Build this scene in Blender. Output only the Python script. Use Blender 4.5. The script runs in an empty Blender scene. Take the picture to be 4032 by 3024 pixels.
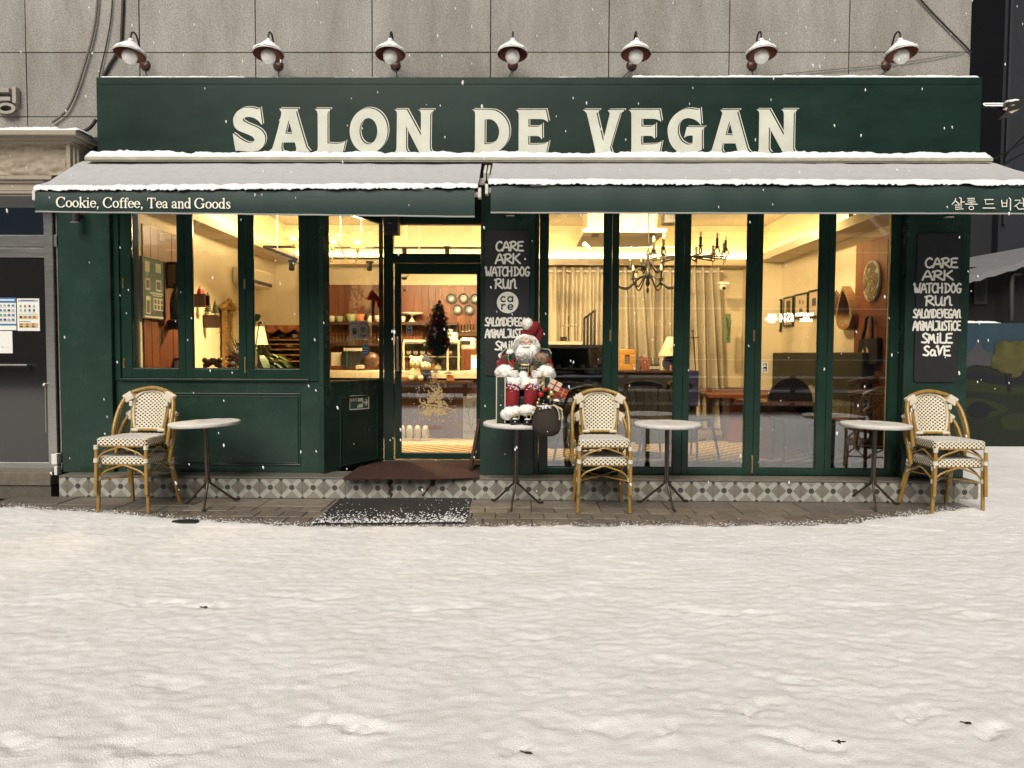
import bpy, math, random
import numpy as np
from mathutils import Vector, Matrix
from mathutils.geometry import tessellate_polygon
rnd = random.Random(7)
S = bpy.context.scene
COL = S.collection

# ------------------------------------------------------------------ camera
FPX, PX0, PY0 = 2800.0, 2016.0, 1512.0          # focal length and centre in photograph pixels
CAM = Vector((0.0, -6.7, 1.35))
CROT = (Matrix.Rotation(math.radians(0.69), 3, 'Z') @ Matrix.Rotation(math.radians(90 - 2.43), 3, 'X')
        @ Matrix.Rotation(math.radians(0.27), 3, 'Z'))
cam_data = bpy.data.cameras.new('camera')
cam = bpy.data.objects.new('camera', cam_data)
COL.objects.link(cam)
cam.location = CAM
cam.rotation_euler = CROT.to_euler()
cam_data.sensor_width = 36.0
cam_data.lens = 36.0 * FPX / 4032.0
cam_data.clip_end = 400
cam_data.clip_start = 0.05
S.camera = cam

# ------------------------------------------------------------------ sky and sun (night: the sky is almost black, the street light stands in as one soft sun)
SUN_EL, SUN_AZ = math.radians(43), math.radians(-13)   # height, and angle west of straight behind the camera
w = bpy.data.worlds.new('World')
S.world = w
w.use_nodes = True
nt = w.node_tree
sky = nt.nodes.new('ShaderNodeTexSky')
sky.sky_type = 'NISHITA'
sky.sun_disc = False
sky.sun_elevation = SUN_EL
sky.sun_rotation = math.radians(180) + SUN_AZ
nt.links.new(sky.outputs['Color'], nt.nodes['Background'].inputs['Color'])
nt.nodes['Background'].inputs['Strength'].default_value = 0.011
sd = bpy.data.lights.new('sun', 'SUN')
sd.energy = 2.8
sd.angle = math.radians(40)
sd.color = (1.0, 0.93, 0.81)
sun = bpy.data.objects.new('sun', sd)
COL.objects.link(sun)
sun.location = (-4, -20, 14)
sdir = Vector((math.sin(SUN_AZ) * math.cos(SUN_EL), -math.cos(SUN_AZ) * math.cos(SUN_EL), math.sin(SUN_EL)))
sun.rotation_euler = sdir.to_track_quat('Z', 'Y').to_euler()

S.view_settings.view_transform = 'Standard'
S.view_settings.look = 'None'
S.view_settings.exposure = 0.58
S.view_settings.gamma = 1.0
S.view_settings.use_curve_mapping = False
S.render.engine = 'CYCLES'
S.cycles.use_denoising = True
S.cycles.max_bounces = 8
S.cycles.transparent_max_bounces = 12
S.cycles.caustics_reflective = False
S.cycles.caustics_refractive = False
S.cycles.sample_clamp_indirect = 4.0

# ------------------------------------------------------------------ measuring: a point of the place seen at a photograph pixel
def ray(px, py):
    return CROT @ Vector(((px - PX0) / FPX, -(py - PY0) / FPX, -1.0))
def at(px, py, Y):                # on the vertical plane y = Y
    d = ray(px, py); t = (Y - CAM.y) / d.y
    return CAM + d * t
def onz(px, py, z):               # on the level plane z
    d = ray(px, py); t = (z - CAM.z) / d.z
    return CAM + d * t
def onx(px, py, X):               # on the vertical plane x = X
    d = ray(px, py); t = (X - CAM.x) / d.x
    return CAM + d * t
def onplane(px, py, p, n):
    d = ray(px, py); t = (p - CAM).dot(n) / d.dot(n)
    return CAM + d * t

# ------------------------------------------------------------------ noise helpers (numpy value noise)
def vnoise(x, y, seed=0):
    xi = np.floor(x).astype(np.int64); yi = np.floor(y).astype(np.int64)
    xf = x - xi; yf = y - yi
    u = xf * xf * (3 - 2 * xf); v = yf * yf * (3 - 2 * yf)
    def h(a, b):
        n = (a * 374761393 + b * 668265263 + seed * 974634777) & 0x7fffffff
        n = (n ^ (n >> 13)) * 1274126177 & 0x7fffffff
        return ((n ^ (n >> 16)) & 0xffff) / 65535.0
    return (h(xi, yi) * (1 - u) + h(xi + 1, yi) * u) * (1 - v) + (h(xi, yi + 1) * (1 - u) + h(xi + 1, yi + 1) * u) * v
def fbm(x, y, oct=4, seed=0):
    a, s, t = 0.5, 0.0, 0.0
    for i in range(oct):
        s = s + a * vnoise(x, y, seed + i * 17); t += a; a *= 0.5; x = x * 2.03 + 5.1; y = y * 2.03 + 3.7
    return s / t

# ------------------------------------------------------------------ mesh builder
ORG = {}
class MB:
    def __init__(s):
        s.v = []; s.f = []; s.m = []; s.sm = []
    def add(s, verts, faces, mi=0, smooth=False):
        o = len(s.v)
        s.v.extend([tuple(p) for p in verts])
        for f in faces:
            s.f.append(tuple(i + o for i in f)); s.m.append(mi); s.sm.append(smooth)
        return s
    def box(s, x0, x1, y0, y1, z0, z1, mi=0):
        if x0 > x1: x0, x1 = x1, x0
        if y0 > y1: y0, y1 = y1, y0
        if z0 > z1: z0, z1 = z1, z0
        v = [(x0,y0,z0),(x1,y0,z0),(x1,y1,z0),(x0,y1,z0),(x0,y0,z1),(x1,y0,z1),(x1,y1,z1),(x0,y1,z1)]
        return s.add(v, [(3,2,1,0),(4,5,6,7),(0,1,5,4),(1,2,6,5),(2,3,7,6),(3,0,4,7)], mi)
    def obox(s, c, ax, ay, az, mi=0):          # oriented box from half-axis vectors
        c, ax, ay, az = Vector(c), Vector(ax), Vector(ay), Vector(az)
        v = [c-ax-ay-az, c+ax-ay-az, c+ax+ay-az, c-ax+ay-az, c-ax-ay+az, c+ax-ay+az, c+ax+ay+az, c-ax+ay+az]
        fs = [(3,2,1,0),(4,5,6,7),(0,1,5,4),(1,2,6,5),(2,3,7,6),(3,0,4,7)]
        if ax.cross(ay).dot(az) < 0: fs = [f[::-1] for f in fs]
        return s.add(v, fs, mi)
    def beam(s, a, b, w, h, up=(0,0,1), mi=0):
        a, b = Vector(a), Vector(b); d = (b - a); L = d.length; d = d / L
        u = Vector(up); x = d.cross(u)
        if x.length < 1e-6: x = d.cross(Vector((1,0,0)))
        x.normalize(); u = x.cross(d)
        return s.obox((a + b) / 2, x * w / 2, d * L / 2, u * h / 2, mi)
    def quad(s, a, b, c, d, mi=0):
        return s.add([a, b, c, d], [(0,1,2,3)], mi)
    def tube(s, pts, r, n=8, caps=True, mi=0, smooth=True):
        P = [Vector(p) for p in pts]
        R_ = r if isinstance(r, (list, tuple)) else [r] * len(P)
        t0 = (P[1] - P[0]).normalized()
        nrm = t0.orthogonal().normalized()
        rings = []; vs = []
        for i, p in enumerate(P):
            t = (P[min(i+1, len(P)-1)] - P[max(i-1, 0)])
            t = t.normalized() if t.length > 1e-9 else t0
            nrm = (nrm - t * nrm.dot(t))
            nrm = nrm.normalized() if nrm.length > 1e-6 else t.orthogonal().normalized()
            bn = t.cross(nrm)
            for k in range(n):
                a = 2 * math.pi * k / n
                vs.append(p + (nrm * math.cos(a) + bn * math.sin(a)) * R_[i])
        fs = []
        for i in range(len(P) - 1):
            for k in range(n):
                fs.append((i*n+k, i*n+(k+1)%n, (i+1)*n+(k+1)%n, (i+1)*n+k))
        s.add(vs, fs, mi, smooth)
        if caps:
            s.add(vs[:n], [tuple(range(n))[::-1]], mi); s.add(vs[-n:], [tuple(range(n))], mi)
        return s
    def lathe(s, prof, c=(0,0,0), n=16, mi=0, M=None, smooth=True, sx=1.0, sy=1.0, caps=True):
        c = Vector(c); vs = []; fs = []
        for (r, z) in prof:
            for k in range(n):
                a = 2 * math.pi * k / n
                p = Vector((r * math.cos(a) * sx, r * math.sin(a) * sy, z))
                if M is not None: p = M @ p
                vs.append(c + p)
        for i in range(len(prof) - 1):
            for k in range(n):
                fs.append((i*n+k, i*n+(k+1)%n, (i+1)*n+(k+1)%n, (i+1)*n+k))
        s.add(vs, fs, mi, smooth)
        if caps and prof[0][0] > 1e-6: s.add(vs[:n], [tuple(range(n))[::-1]], mi)
        if caps and prof[-1][0] > 1e-6: s.add(vs[-n:], [tuple(range(n))], mi)
        return s
    def ball(s, c, r, n=12, m=8, mi=0, rough=0.0, sc=(1,1,1), M=None, seed=0):
        c = Vector(c); vs = []; fs = []; q = random.Random(seed)
        for i in range(m + 1):
            th = math.pi * i / m
            for k in range(n):
                a = 2 * math.pi * k / n
                rr = r * (1 + rough * (q.random() - 0.5) * 2)
                p = Vector((math.sin(th) * math.cos(a) * sc[0], math.sin(th) * math.sin(a) * sc[1], math.cos(th) * sc[2])) * rr
                if i in (0, m): p = Vector((0, 0, (1 if i == 0 else -1) * r * sc[2]))
                if M is not None: p = M @ p
                vs.append(c + p)
        for i in range(m):
            for k in range(n):
                fs.append((i*n+k, (i+1)*n+k, (i+1)*n+(k+1)%n, i*n+(k+1)%n))
        return s.add(vs, fs, mi, True)
    def grid(s, fn, nu, nv, mi=0, smooth=True):
        vs = [fn(i / nu, j / nv) for j in range(nv + 1) for i in range(nu + 1)]
        W_ = nu + 1
        fs = [(j*W_+i, j*W_+i+1, (j+1)*W_+i+1, (j+1)*W_+i) for j in range(nv) for i in range(nu)]
        return s.add(vs, fs, mi, smooth)
    def prism(s, outer, holes, mp, d0, d1, mi=0, side=True):
        """flat plate: 2-D outline with holes, mp(x, y, depth) gives the place of a point; d0 is the front"""
        loops = [outer] + list(holes)
        allp = [p for l in loops for p in l]
        tris = tessellate_polygon([[Vector((p[0], p[1], 0)) for p in l] for l in loops])
        fr = [mp(p[0], p[1], d0) for p in allp]; bk = [mp(p[0], p[1], d1) for p in allp]
        T = []
        for t in tris:
            a, b, c = [allp[i] for i in t]
            cr = (b[0]-a[0])*(c[1]-a[1]) - (b[1]-a[1])*(c[0]-a[0])
            if abs(cr) < 1e-14: continue
            T.append(tuple(t) if cr > 0 else tuple(t)[::-1])
        s.add(fr, T, mi)
        if side:
            o = 0
            for l in loops:
                n = len(l)
                ar = sum(l[i][0]*l[(i+1)%n][1] - l[(i+1)%n][0]*l[i][1] for i in range(n))
                for i in range(n):
                    a, b = o + i, o + (i + 1) % n
                    if (ar < 0) != (o > 0): a, b = b, a
                    s.add([fr[a], bk[a], bk[b], fr[b]], [(0,1,2,3)], mi)
                o += n
        return s
    def ribbon(s, pts, wd, mp, off, mi=0, cap=True):
        """brush stroke: 2-D points with a width, laid at depth off"""
        n = len(pts)
        if not isinstance(wd, (list, tuple)): wd = [wd] * n
        L = []; Rr = []
        for i in range(n):
            a = pts[max(i-1, 0)]; b = pts[min(i+1, n-1)]
            dx, dy = b[0]-a[0], b[1]-a[1]; l = math.hypot(dx, dy) or 1e-9
            nx, ny = -dy / l, dx / l
            L.append((pts[i][0] + nx * wd[i] / 2, pts[i][1] + ny * wd[i] / 2)); Rr.append((pts[i][0] - nx * wd[i] / 2, pts[i][1] - ny * wd[i] / 2))
        vs = [mp(p[0], p[1], off + i*1.4e-5) for i, p in enumerate(L)] + [mp(p[0], p[1], off + i*1.4e-5) for i, p in enumerate(Rr)]
        s.add(vs, [(n+i, n+i+1, i+1, i) for i in range(n-1)], mi)
        if cap:
            for (i, j, sg) in ((0, 1, 1), (n-1, n-2, -1)):
                dx, dy = pts[i][0]-pts[j][0], pts[i][1]-pts[j][1]; a0 = math.atan2(dy, dx)
                oc = off + i*1.4e-5; fan = [mp(pts[i][0], pts[i][1], oc)]
                for k in range(7):
                    a = a0 - math.pi/2 + math.pi * k / 6
                    fan.append(mp(pts[i][0] + math.cos(a) * wd[i] / 2, pts[i][1] + math.sin(a) * wd[i] / 2, oc))
                s.add(fan, [(0, k, k+1) for k in range(1, 7)], mi)
        return s
    def build(s, name, mats, parent=None, label=None, bev=0, uv=False, kind=None, cat=None, group=None, org=None):
        if org is None:
            if parent is not None: org = ORG.get(parent.name, Vector((0,0,0)))
            elif s.v:
                a = np.array(s.v); lo, hi = a.min(0), a.max(0)
                org = Vector(((lo[0]+hi[0])/2, (lo[1]+hi[1])/2, lo[2]))
        org = Vector(org)
        me = bpy.data.meshes.new(name)
        if len(s.v): a = np.array(s.v, dtype=float) - np.array(org)
        me.from_pydata(a.tolist(), [], s.f)
        if not isinstance(mats, (list, tuple)): mats = [mats]
        for m_ in mats: me.materials.append(m_)
        me.polygons.foreach_set('material_index', s.m)
        me.polygons.foreach_set('use_smooth', s.sm)
        if uv:
            ul = me.uv_layers.new(name='uv')
            for p in me.polygons:
                n = p.normal; ax = max(range(3), key=lambda k: abs(n[k]))
                for li in p.loop_indices:
                    c = me.vertices[me.loops[li].vertex_index].co
                    ul.data[li].uv = (c.y, c.z) if ax == 0 else ((c.x, c.z) if ax == 1 else (c.x, c.y))
        me.update()
        o = bpy.data.objects.new(name, me); COL.objects.link(o)
        if parent is not None: o.parent = parent
        else: o.location = org
        ORG[o.name] = org
        if bev:
            bm = o.modifiers.new('edge', 'BEVEL'); bm.width = bev; bm.segments = 2; bm.limit_method = 'ANGLE'; bm.angle_limit = math.radians(40)
            bm.harden_normals = False
        tag(o, label, cat, group, kind)
        return o

def tag(o, label=None, cat=None, group=None, kind=None):
    if label: o['label'] = label
    if cat: o['category'] = cat
    if group: o['group'] = group
    if kind: o['kind'] = kind
    return o
def thing(name, label, cat, loc=(0,0,0), group=None):
    o = bpy.data.objects.new(name, None); COL.objects.link(o)
    o.empty_display_size = 0.1
    o.location = loc; ORG[o.name] = Vector(loc)
    return tag(o, label, cat, group)
KIDS = None
def copy_tree(o, parent=None):
    global KIDS
    c = o.copy(); COL.objects.link(c); c.parent = parent
    if parent is None: ORG[c.name] = Vector((0,0,0))
    for ch in list(o.children): copy_tree(ch, c)
    return c
def shared(o, parent=None, loc=None):      # another piece with the same mesh
    c = o.copy(); COL.objects.link(c)
    if parent is not None: c.parent = parent
    if loc is not None: c.location = loc
    return c

def smooth_path(pts, sub=6, closed=False):
    """Catmull-Rom through points; a point with a third value 1 is a corner"""
    n = len(pts); out = []
    def P(i):
        if closed: return pts[i % n]
        return pts[max(0, min(n-1, i))]
    last = n if closed else n - 1
    for i in range(last):
        p1, p2 = P(i), P(i+1)
        c1 = len(p1) > 2 and p1[2]; c2 = len(p2) > 2 and p2[2]
        if c1 and c2:
            out.append((p1[0], p1[1])); continue
        p0 = P(i-1) if not c1 else (2*p1[0]-p2[0], 2*p1[1]-p2[1])
        p3 = P(i+2) if not c2 else (2*p2[0]-p1[0], 2*p2[1]-p1[1])
        if not closed and i == 0 and not c1: p0 = (2*p1[0]-p2[0], 2*p1[1]-p2[1])
        if not closed and i == n-2 and not c2: p3 = (2*p2[0]-p1[0], 2*p2[1]-p1[1])
        for k in range(sub):
            t = k / sub
            q = []
            for a in (0, 1):
                q.append(0.5*((2*p1[a]) + (-p0[a]+p2[a])*t + (2*p0[a]-5*p1[a]+4*p2[a]-p3[a])*t*t + (-p0[a]+3*p1[a]-3*p2[a]+p3[a])*t**3))
            out.append(tuple(q))
    if not closed: out.append((pts[-1][0], pts[-1][1]))
    return out
def curve3(pts, sub=6):
    P = [Vector(p) for p in pts]; out = []
    for i in range(len(P)-1):
        p1, p2 = P[i], P[i+1]; p0 = P[i-1] if i else 2*p1-p2; p3 = P[i+2] if i+2 < len(P) else 2*p2-p1
        for k in range(sub):
            t = k / sub
            out.append(0.5*((2*p1) + (p2-p0)*t + (2*p0-5*p1+4*p2-p3)*t*t + (3*p1-p0-3*p2+p3)*t**3))
    out.append(P[-1]); return out

# ------------------------------------------------------------------ materials
MATS = {}
def mat(name, col, rough=0.6, metal=0.0, var=0.0, vscale=6.0, bump=0.0, bscale=60.0, coat=0.0, emit=None, es=0.0, spec=0.5, stretch=None, dirt=None, sheen=0.0):
    if name in MATS: return MATS[name]
    m = bpy.data.materials.new(name); m.use_nodes = True
    N = m.node_tree.nodes; L = m.node_tree.links; b = N['Principled BSDF']
    b.inputs['Base Color'].default_value = (*col, 1)
    b.inputs['Roughness'].default_value = rough
    b.inputs['Metallic'].default_value = metal
    b.inputs['Specular IOR Level'].default_value = spec
    b.inputs['Coat Weight'].default_value = coat
    b.inputs['Coat Roughness'].default_value = 0.12
    b.inputs['Sheen Weight'].default_value = sheen
    if emit: b.inputs['Emission Color'].default_value = (*emit, 1); b.inputs['Emission Strength'].default_value = es
    tc = N.new('ShaderNodeTexCoord'); src = tc.outputs['Object']
    if stretch:
        mp = N.new('ShaderNodeMapping'); mp.inputs['Scale'].default_value = stretch
        L.new(src, mp.inputs['Vector']); src = mp.outputs['Vector']
    if var:
        n = N.new('ShaderNodeTexNoise'); n.inputs['Scale'].default_value = vscale; n.inputs['Detail'].default_value = 6
        n.inputs['Roughness'].default_value = 0.65
        L.new(src, n.inputs['Vector'])
        r = N.new('ShaderNodeValToRGB')
        lo = tuple(max(0, c * (1 - var)) for c in col); hi = tuple(min(1, c * (1 + var)) for c in col)
        r.color_ramp.elements[0].position = 0.3; r.color_ramp.elements[1].position = 0.7
        r.color_ramp.elements[0].color = (*(dirt or lo), 1); r.color_ramp.elements[1].color = (*hi, 1)
        L.new(n.outputs['Fac'], r.inputs['Fac']); L.new(r.outputs['Color'], b.inputs['Base Color'])
        rr = N.new('ShaderNodeMapRange'); rr.inputs['To Min'].default_value = max(0.02, rough - 0.12 * min(1, var * 3)); rr.inputs['To Max'].default_value = min(1, rough + 0.12 * min(1, var * 3))
        L.new(n.outputs['Fac'], rr.inputs['Value']); L.new(rr.outputs['Result'], b.inputs['Roughness'])
    if bump:
        n2 = N.new('ShaderNodeTexNoise'); n2.inputs['Scale'].default_value = bscale; n2.inputs['Detail'].default_value = 5
        L.new(src, n2.inputs['Vector'])
        bp = N.new('ShaderNodeBump'); bp.inputs['Strength'].default_value = bump; bp.inputs['Distance'].default_value = 0.01
        L.new(n2.outputs['Fac'], bp.inputs['Height']); L.new(bp.outputs['Normal'], b.inputs['Normal'])
    MATS[name] = m
    return m
def glass_mat(name, refl=0.16, tint=(0.97, 0.98, 0.97)):
    m = bpy.data.materials.new(name); m.use_nodes = True
    N = m.node_tree.nodes; L = m.node_tree.links; N.clear()
    o = N.new('ShaderNodeOutputMaterial'); t = N.new('ShaderNodeBsdfTransparent'); g = N.new('ShaderNodeBsdfGlossy')
    g.inputs['Roughness'].default_value = 0.006; t.inputs['Color'].default_value = (*tint, 1)
    g.inputs['Color'].default_value = (0.95, 0.97, 1.0, 1)
    mx = N.new('ShaderNodeMixShader'); lw = N.new('ShaderNodeLayerWeight'); lw.inputs['Blend'].default_value = 0.12
    mr = N.new('ShaderNodeMapRange'); mr.inputs['To Min'].default_value = refl; mr.inputs['To Max'].default_value = 1.0
    L.new(lw.outputs['Fresnel'], mr.inputs['Value']); L.new(mr.outputs['Result'], mx.inputs['Fac'])
    L.new(t.outputs[0], mx.inputs[1]); L.new(g.outputs[0], mx.inputs[2]); L.new(mx.outputs[0], o.inputs['Surface'])
    return m

GREEN = (0.019, 0.042, 0.032)
M_green = mat('green_paint', GREEN, 0.26, var=0.22, vscale=3.5, bump=0.05, bscale=9, spec=0.3)
M_green_dk = mat('green_paint_frame', (0.013, 0.035, 0.025), 0.24, var=0.15, vscale=4, spec=0.3)
M_sign = mat('sign_green', (0.0085, 0.0255, 0.019), 0.36, var=0.3, vscale=1.3, bump=0.06, bscale=2.2, spec=0.22, stretch=(1,1,2.5))
M_cream = mat('cream_vinyl', (0.60, 0.61, 0.53), 0.5, var=0.14, vscale=3)
M_line = mat('cream_line', (0.66, 0.66, 0.58), 0.5)
M_dark = mat('black_gap', (0.004, 0.006, 0.006), 0.6)
M_white = mat('white_print', (0.82, 0.80, 0.70), 0.55)
M_snow = mat('snow', (0.84, 0.85, 0.88), 0.75, bump=0.5, bscale=90, spec=0.25)
M_steel = mat('brushed_steel', (0.50, 0.48, 0.45), 0.32, 1.0, var=0.12, vscale=4, stretch=(1, 1, 12))
M_brass = mat('brass', (0.70, 0.50, 0.24), 0.3, 1.0)
M_iron = mat('black_iron', (0.006, 0.0055, 0.0055), 0.42, var=0.2)
M_glass = glass_mat('window_glass', 0.15)
M_glass_dark = mat('dark_door_glass', (0.016, 0.0155, 0.015), 0.06, spec=0.9, coat=0.6)
M_black = mat('black_matte', (0.012, 0.012, 0.013), 0.55)
M_whitepl = mat('white_plastic', (0.72, 0.71, 0.68), 0.4)
M_paper = mat('paper', (0.74, 0.74, 0.70), 0.7)
# ================================================================== SETTING
# ---------------- ground, snow-covered street
g = MB(); g.quad((-80,-80,-0.09),(80,-80,-0.09),(80,80,-0.09),(-80,80,-0.09))
g.build('ground', mat('wet_asphalt', (0.035,0.034,0.033), 0.45, var=0.3, vscale=2), kind='structure', org=(0,0,0))

EDGE_PX = [(-700,1995),(0,1990),(120,1996),(230,2004),(400,2012),(530,2022),(700,2036),(900,2050),(1060,2056),(1160,2063),(1400,2068),(1700,2066),(2016,2064),(2400,2064),(2700,2064),(3000,2062),(3200,2058),(3350,2052),(3450,2038),(3560,2026),(3680,2010),(3790,1992)]
ex, ey = zip(*[(onz(a, b, 0.02).x, onz(a, b, 0.02).y) for a, b in EDGE_PX])
def snow_h(X, Y):
    edge = np.interp(X, ex, ey)
    # east of the shop the snow runs back into the yard
    t = np.clip((X - 4.02) / 0.35, 0, 1); edge = edge * (1 - t) + 8.0 * t
    und = (fbm(X * 1.3, Y * 1.9, 3, 3) - 0.5) * 0.012
    lump = (fbm(X * 9, Y * 13, 3, 9) - 0.5) * 0.009
    fine = (fbm(X * 30, Y * 38, 3, 21) - 0.5) * 0.0135
    h = 0.034 + und + lump + fine
    # long crusts and soft drifts that run along the street
    r = np.abs(fbm(X * 0.8 + 3, Y * 5.2, 3, 33) - 0.5)
    h += np.clip(0.05 - r, 0, 0.05) * 0.07 * fbm(X * 3, Y * 3, 2, 41)
    # footprints and wheel ruts, with a rim pushed up on the street side
    for (px, py, hw, dp) in RUTS:
        c = onz(px, py, 0.03); L = hw * (CAM.y - c.y) * -1 / FPX
        w_ = 0.036 + 0.016 * ((px * 7 + py) % 10) / 10
        dx = (X - c.x) / L + (fbm(X * 8, Y * 8, 3, 5) - 0.5) * 0.5; dy = (Y - c.y - 0.03 * np.sin(dx * 2 + px)) / w_ + (fbm(X * 14, Y * 14, 3, 6) - 0.5) * 2.2
        m = (np.abs(dx) < 2.2) & (np.abs(dy) < 4)
        if not m.any(): continue
        n = 0.5 + fbm(X[m] * 17, Y[m] * 23, 3, int(px) % 50)
        d2 = dx[m] ** 4 + dy[m] ** 2
        dep = np.exp(-d2 * 1.1); rim = np.exp(-(np.sqrt(dx[m] ** 4 * 0.8 + (dy[m] - 0.2) ** 2) - 1.5) ** 2 * 4.5)
        k_ = np.clip((n - 0.72) * 3.5, 0, 1); h[m] += (-dep * (0.006 if dp < 1 else 0.005) * (0.35 + k_) + rim * (0.0035 if dp < 1 else 0.004) * n - 0.003 * dep * n + dep * (fbm(X[m] * 46, Y[m] * 60, 3, 91) - 0.5) * (0.016 if dp < 1 else 0.034)) * dp
    # thins out and breaks up toward the bare pavement
    e = (edge - Y) + (fbm(X * 9, Y * 9, 3, 55) - 0.5) * 0.10
    k = np.clip(e / 0.16, -1, 1)
    spk = (fbm(X * 40, Y * 40, 2, 77) - 0.52) * 0.05
    h = np.where(k < 1, h * np.clip(k, 0, 1) ** 0.5 + np.where(k < 0, -0.05 + 0.0 * spk, 0) + np.clip(1 - k, 0, 1) * spk * 0.6 - np.clip(1 - k, 0, 1) * 0.006, h)
    far = np.clip((e + 0.10) / 0.1, 0, 1)
    h = h * far + (-0.075) * (1 - far)
    return h
RUTS = [(245,2356,190,.7),(700,2386,220,1.1),(1210,2352,190,.8),(1715,2396,180,.8),(650,2694,130,.7),(1300,2653,120,.7),(1360,2860,190,1.2),(60,2940,130,1.3),(480,2850,70,.9),(690,2930,320,.8),(520,3010,200,1.0),
        (2230,2352,170,.7),(2850,2411,210,.9),(3340,2388,170,.6),(3910,2446,140,.8),(2590,2639,200,.6),(3140,2687,140,.6),(2920,2787,150,1.1),(3600,2812,105,1.1),(3915,2887,90,1.0),(2310,2864,210,.9),(2640,2893,50,1.1),(3170,2932,150,1.3),(2030,2955,60,1.1),(1850,2560,150,.4),(3350,2165,150,.4),(2480,2215,120,.4),(3800,2180,160,.35),(2150,2520,170,.45),(900,2480,150,.35)]
xs = np.concatenate([np.linspace(-60, -6, 28), np.arange(-5.6, 5.9, 0.019), np.linspace(6.2, 60, 28)])
ys = np.concatenate([np.linspace(-60, -5.2, 40), np.arange(-5.0, -4.0, 0.014), np.arange(-4.0, -0.55, 0.012), np.arange(-0.55, 6.5, 0.09), np.linspace(6.6, 9.5, 8)])
GX, GY = np.meshgrid(xs, ys)
HZ = snow_h(GX, GY)
HZ[(GX > -4.9) & (GX < 4.0) & (GY > 0.3)] = -0.08
nx, ny = len(xs), len(ys)
idx = np.arange(nx * ny).reshape(ny, nx)
F = np.stack([idx[:-1, :-1], idx[:-1, 1:], idx[1:, 1:], idx[1:, :-1]], -1).reshape(-1, 4)
zmax = HZ.reshape(-1)[F].max(1)
F = F[zmax > -0.07]
me = bpy.data.meshes.new('snowy_street')
co = np.stack([GX, GY, HZ], -1).reshape(-1, 3)
me.vertices.add(len(co)); me.vertices.foreach_set('co', co.reshape(-1))
me.loops.add(F.size); me.loops.foreach_set('vertex_index', F.reshape(-1))
me.polygons.add(len(F)); me.polygons.foreach_set('loop_start', np.arange(0, F.size, 4))
me.polygons.foreach_set('use_smooth', np.ones(len(F), dtype=bool))
me.update(calc_edges=True)
def snow_ground_mat():
    m = bpy.data.materials.new('street_snow'); m.use_nodes = True
    N = m.node_tree.nodes; L = m.node_tree.links; b = N['Principled BSDF']
    b.inputs['Roughness'].default_value = 0.8; b.inputs['Specular IOR Level'].default_value = 0.25
    tc = N.new('ShaderNodeTexCoord')
    n = N.new('ShaderNodeTexNoise'); n.inputs['Scale'].default_value = 2.2; n.inputs['Detail'].default_value = 8; n.inputs['Roughness'].default_value = 0.7
    mp = N.new('ShaderNodeMapping'); mp.inputs['Scale'].default_value = (1, 2.2, 1)
    L.new(tc.outputs['Object'], mp.inputs['Vector']); L.new(mp.outputs['Vector'], n.inputs['Vector'])
    r = N.new('ShaderNodeValToRGB')
    r.color_ramp.elements[0].position = 0.32; r.color_ramp.elements[0].color = (0.78, 0.77, 0.775, 1)
    r.color_ramp.elements[1].position = 0.62; r.color_ramp.elements[1].color = (0.91, 0.905, 0.93, 1)
    L.new(n.outputs['Fac'], r.inputs['Fac']); L.new(r.outputs['Color'], b.inputs['Base Color'])
    h = None
    for sc, dist, st in ((480, 0.004, 0.7), (170, 0.007, 0.6)):
        n2 = N.new('ShaderNodeTexNoise'); n2.inputs['Scale'].default_value = sc; n2.inputs['Detail'].default_value = 3
        L.new(tc.outputs['Object'], n2.inputs['Vector'])
        bp = N.new('ShaderNodeBump'); bp.inputs['Strength'].default_value = st; bp.inputs['Distance'].default_value = dist
        L.new(n2.outputs['Fac'], bp.inputs['Height'])
        if h is not None: L.new(h.outputs['Normal'], bp.inputs['Normal'])
        h = bp
    L.new(h.outputs['Normal'], b.inputs['Normal'])
    return m
me.materials.append(snow_ground_mat())
o = bpy.data.objects.new('snowy_street', me); COL.objects.link(o); tag(o, kind='structure')

# ---------------- pavement of separate pavers along the shop
PAVE_Y = [-0.172, -0.50, -0.70, -0.90, -1.10, -1.30]
pv = thing('pavement', None, None, (0, -0.7, 0)); tag(pv, kind='structure')
b = MB(); b.box(-4.75, 4.35, -1.32, -0.17, -0.08, -0.012); b.build('sand_bed', mat('joint_sand', (0.035,0.03,0.025), 0.8), pv)
M_pave = [mat('paver_%d' % i, c, 0.5, var=0.35, vscale=9, bump=0.3, bscale=50) for i, c in enumerate([(0.15,0.125,0.10),(0.12,0.102,0.084),(0.18,0.15,0.12),(0.30,0.27,0.225)])]
def paver_mesh(wx, wy, m):
    q = MB(); q.box(-wx/2, wx/2, -wy/2, wy/2, -0.06, 0.0)
    return q.build('paver', m, pv, org=(0,0,0), bev=0.006)
slabs = [paver_mesh(0.592, 0.322, m) for m in M_pave[:3]]; pavs = [paver_mesh(0.194, 0.194, m) for m in M_pave]
first = set()
def lay(protos, k, x, y):
    p = protos[k]
    if p.name in first: p = shared(p, pv)
    else: first.add(p.name)
    p.location = (x, y + 0.7, rnd.uniform(-0.003, 0.002)); p.rotation_euler = (rnd.uniform(-.006,.006), rnd.uniform(-.006,.006), rnd.uniform(-.006,.006))
for i in range(15):
    lay(slabs, rnd.randrange(3), -4.4 + 0.6 * i, -0.336)
for r in range(4):
    yy = (PAVE_Y[r+1] + PAVE_Y[r+2]) / 2
    for i in range(44):
        x = -4.4 + 0.2 * i + (0.1 if r % 2 else 0)
        if x < -3.4 and r > 1: continue
        k = rnd.choices((0,1,2,3), (5,4,3,0.25))[0]
        lay(pavs, k, x, yy)
for p in slabs + pavs:
    if p.name not in first: bpy.data.objects.remove(p)

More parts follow.
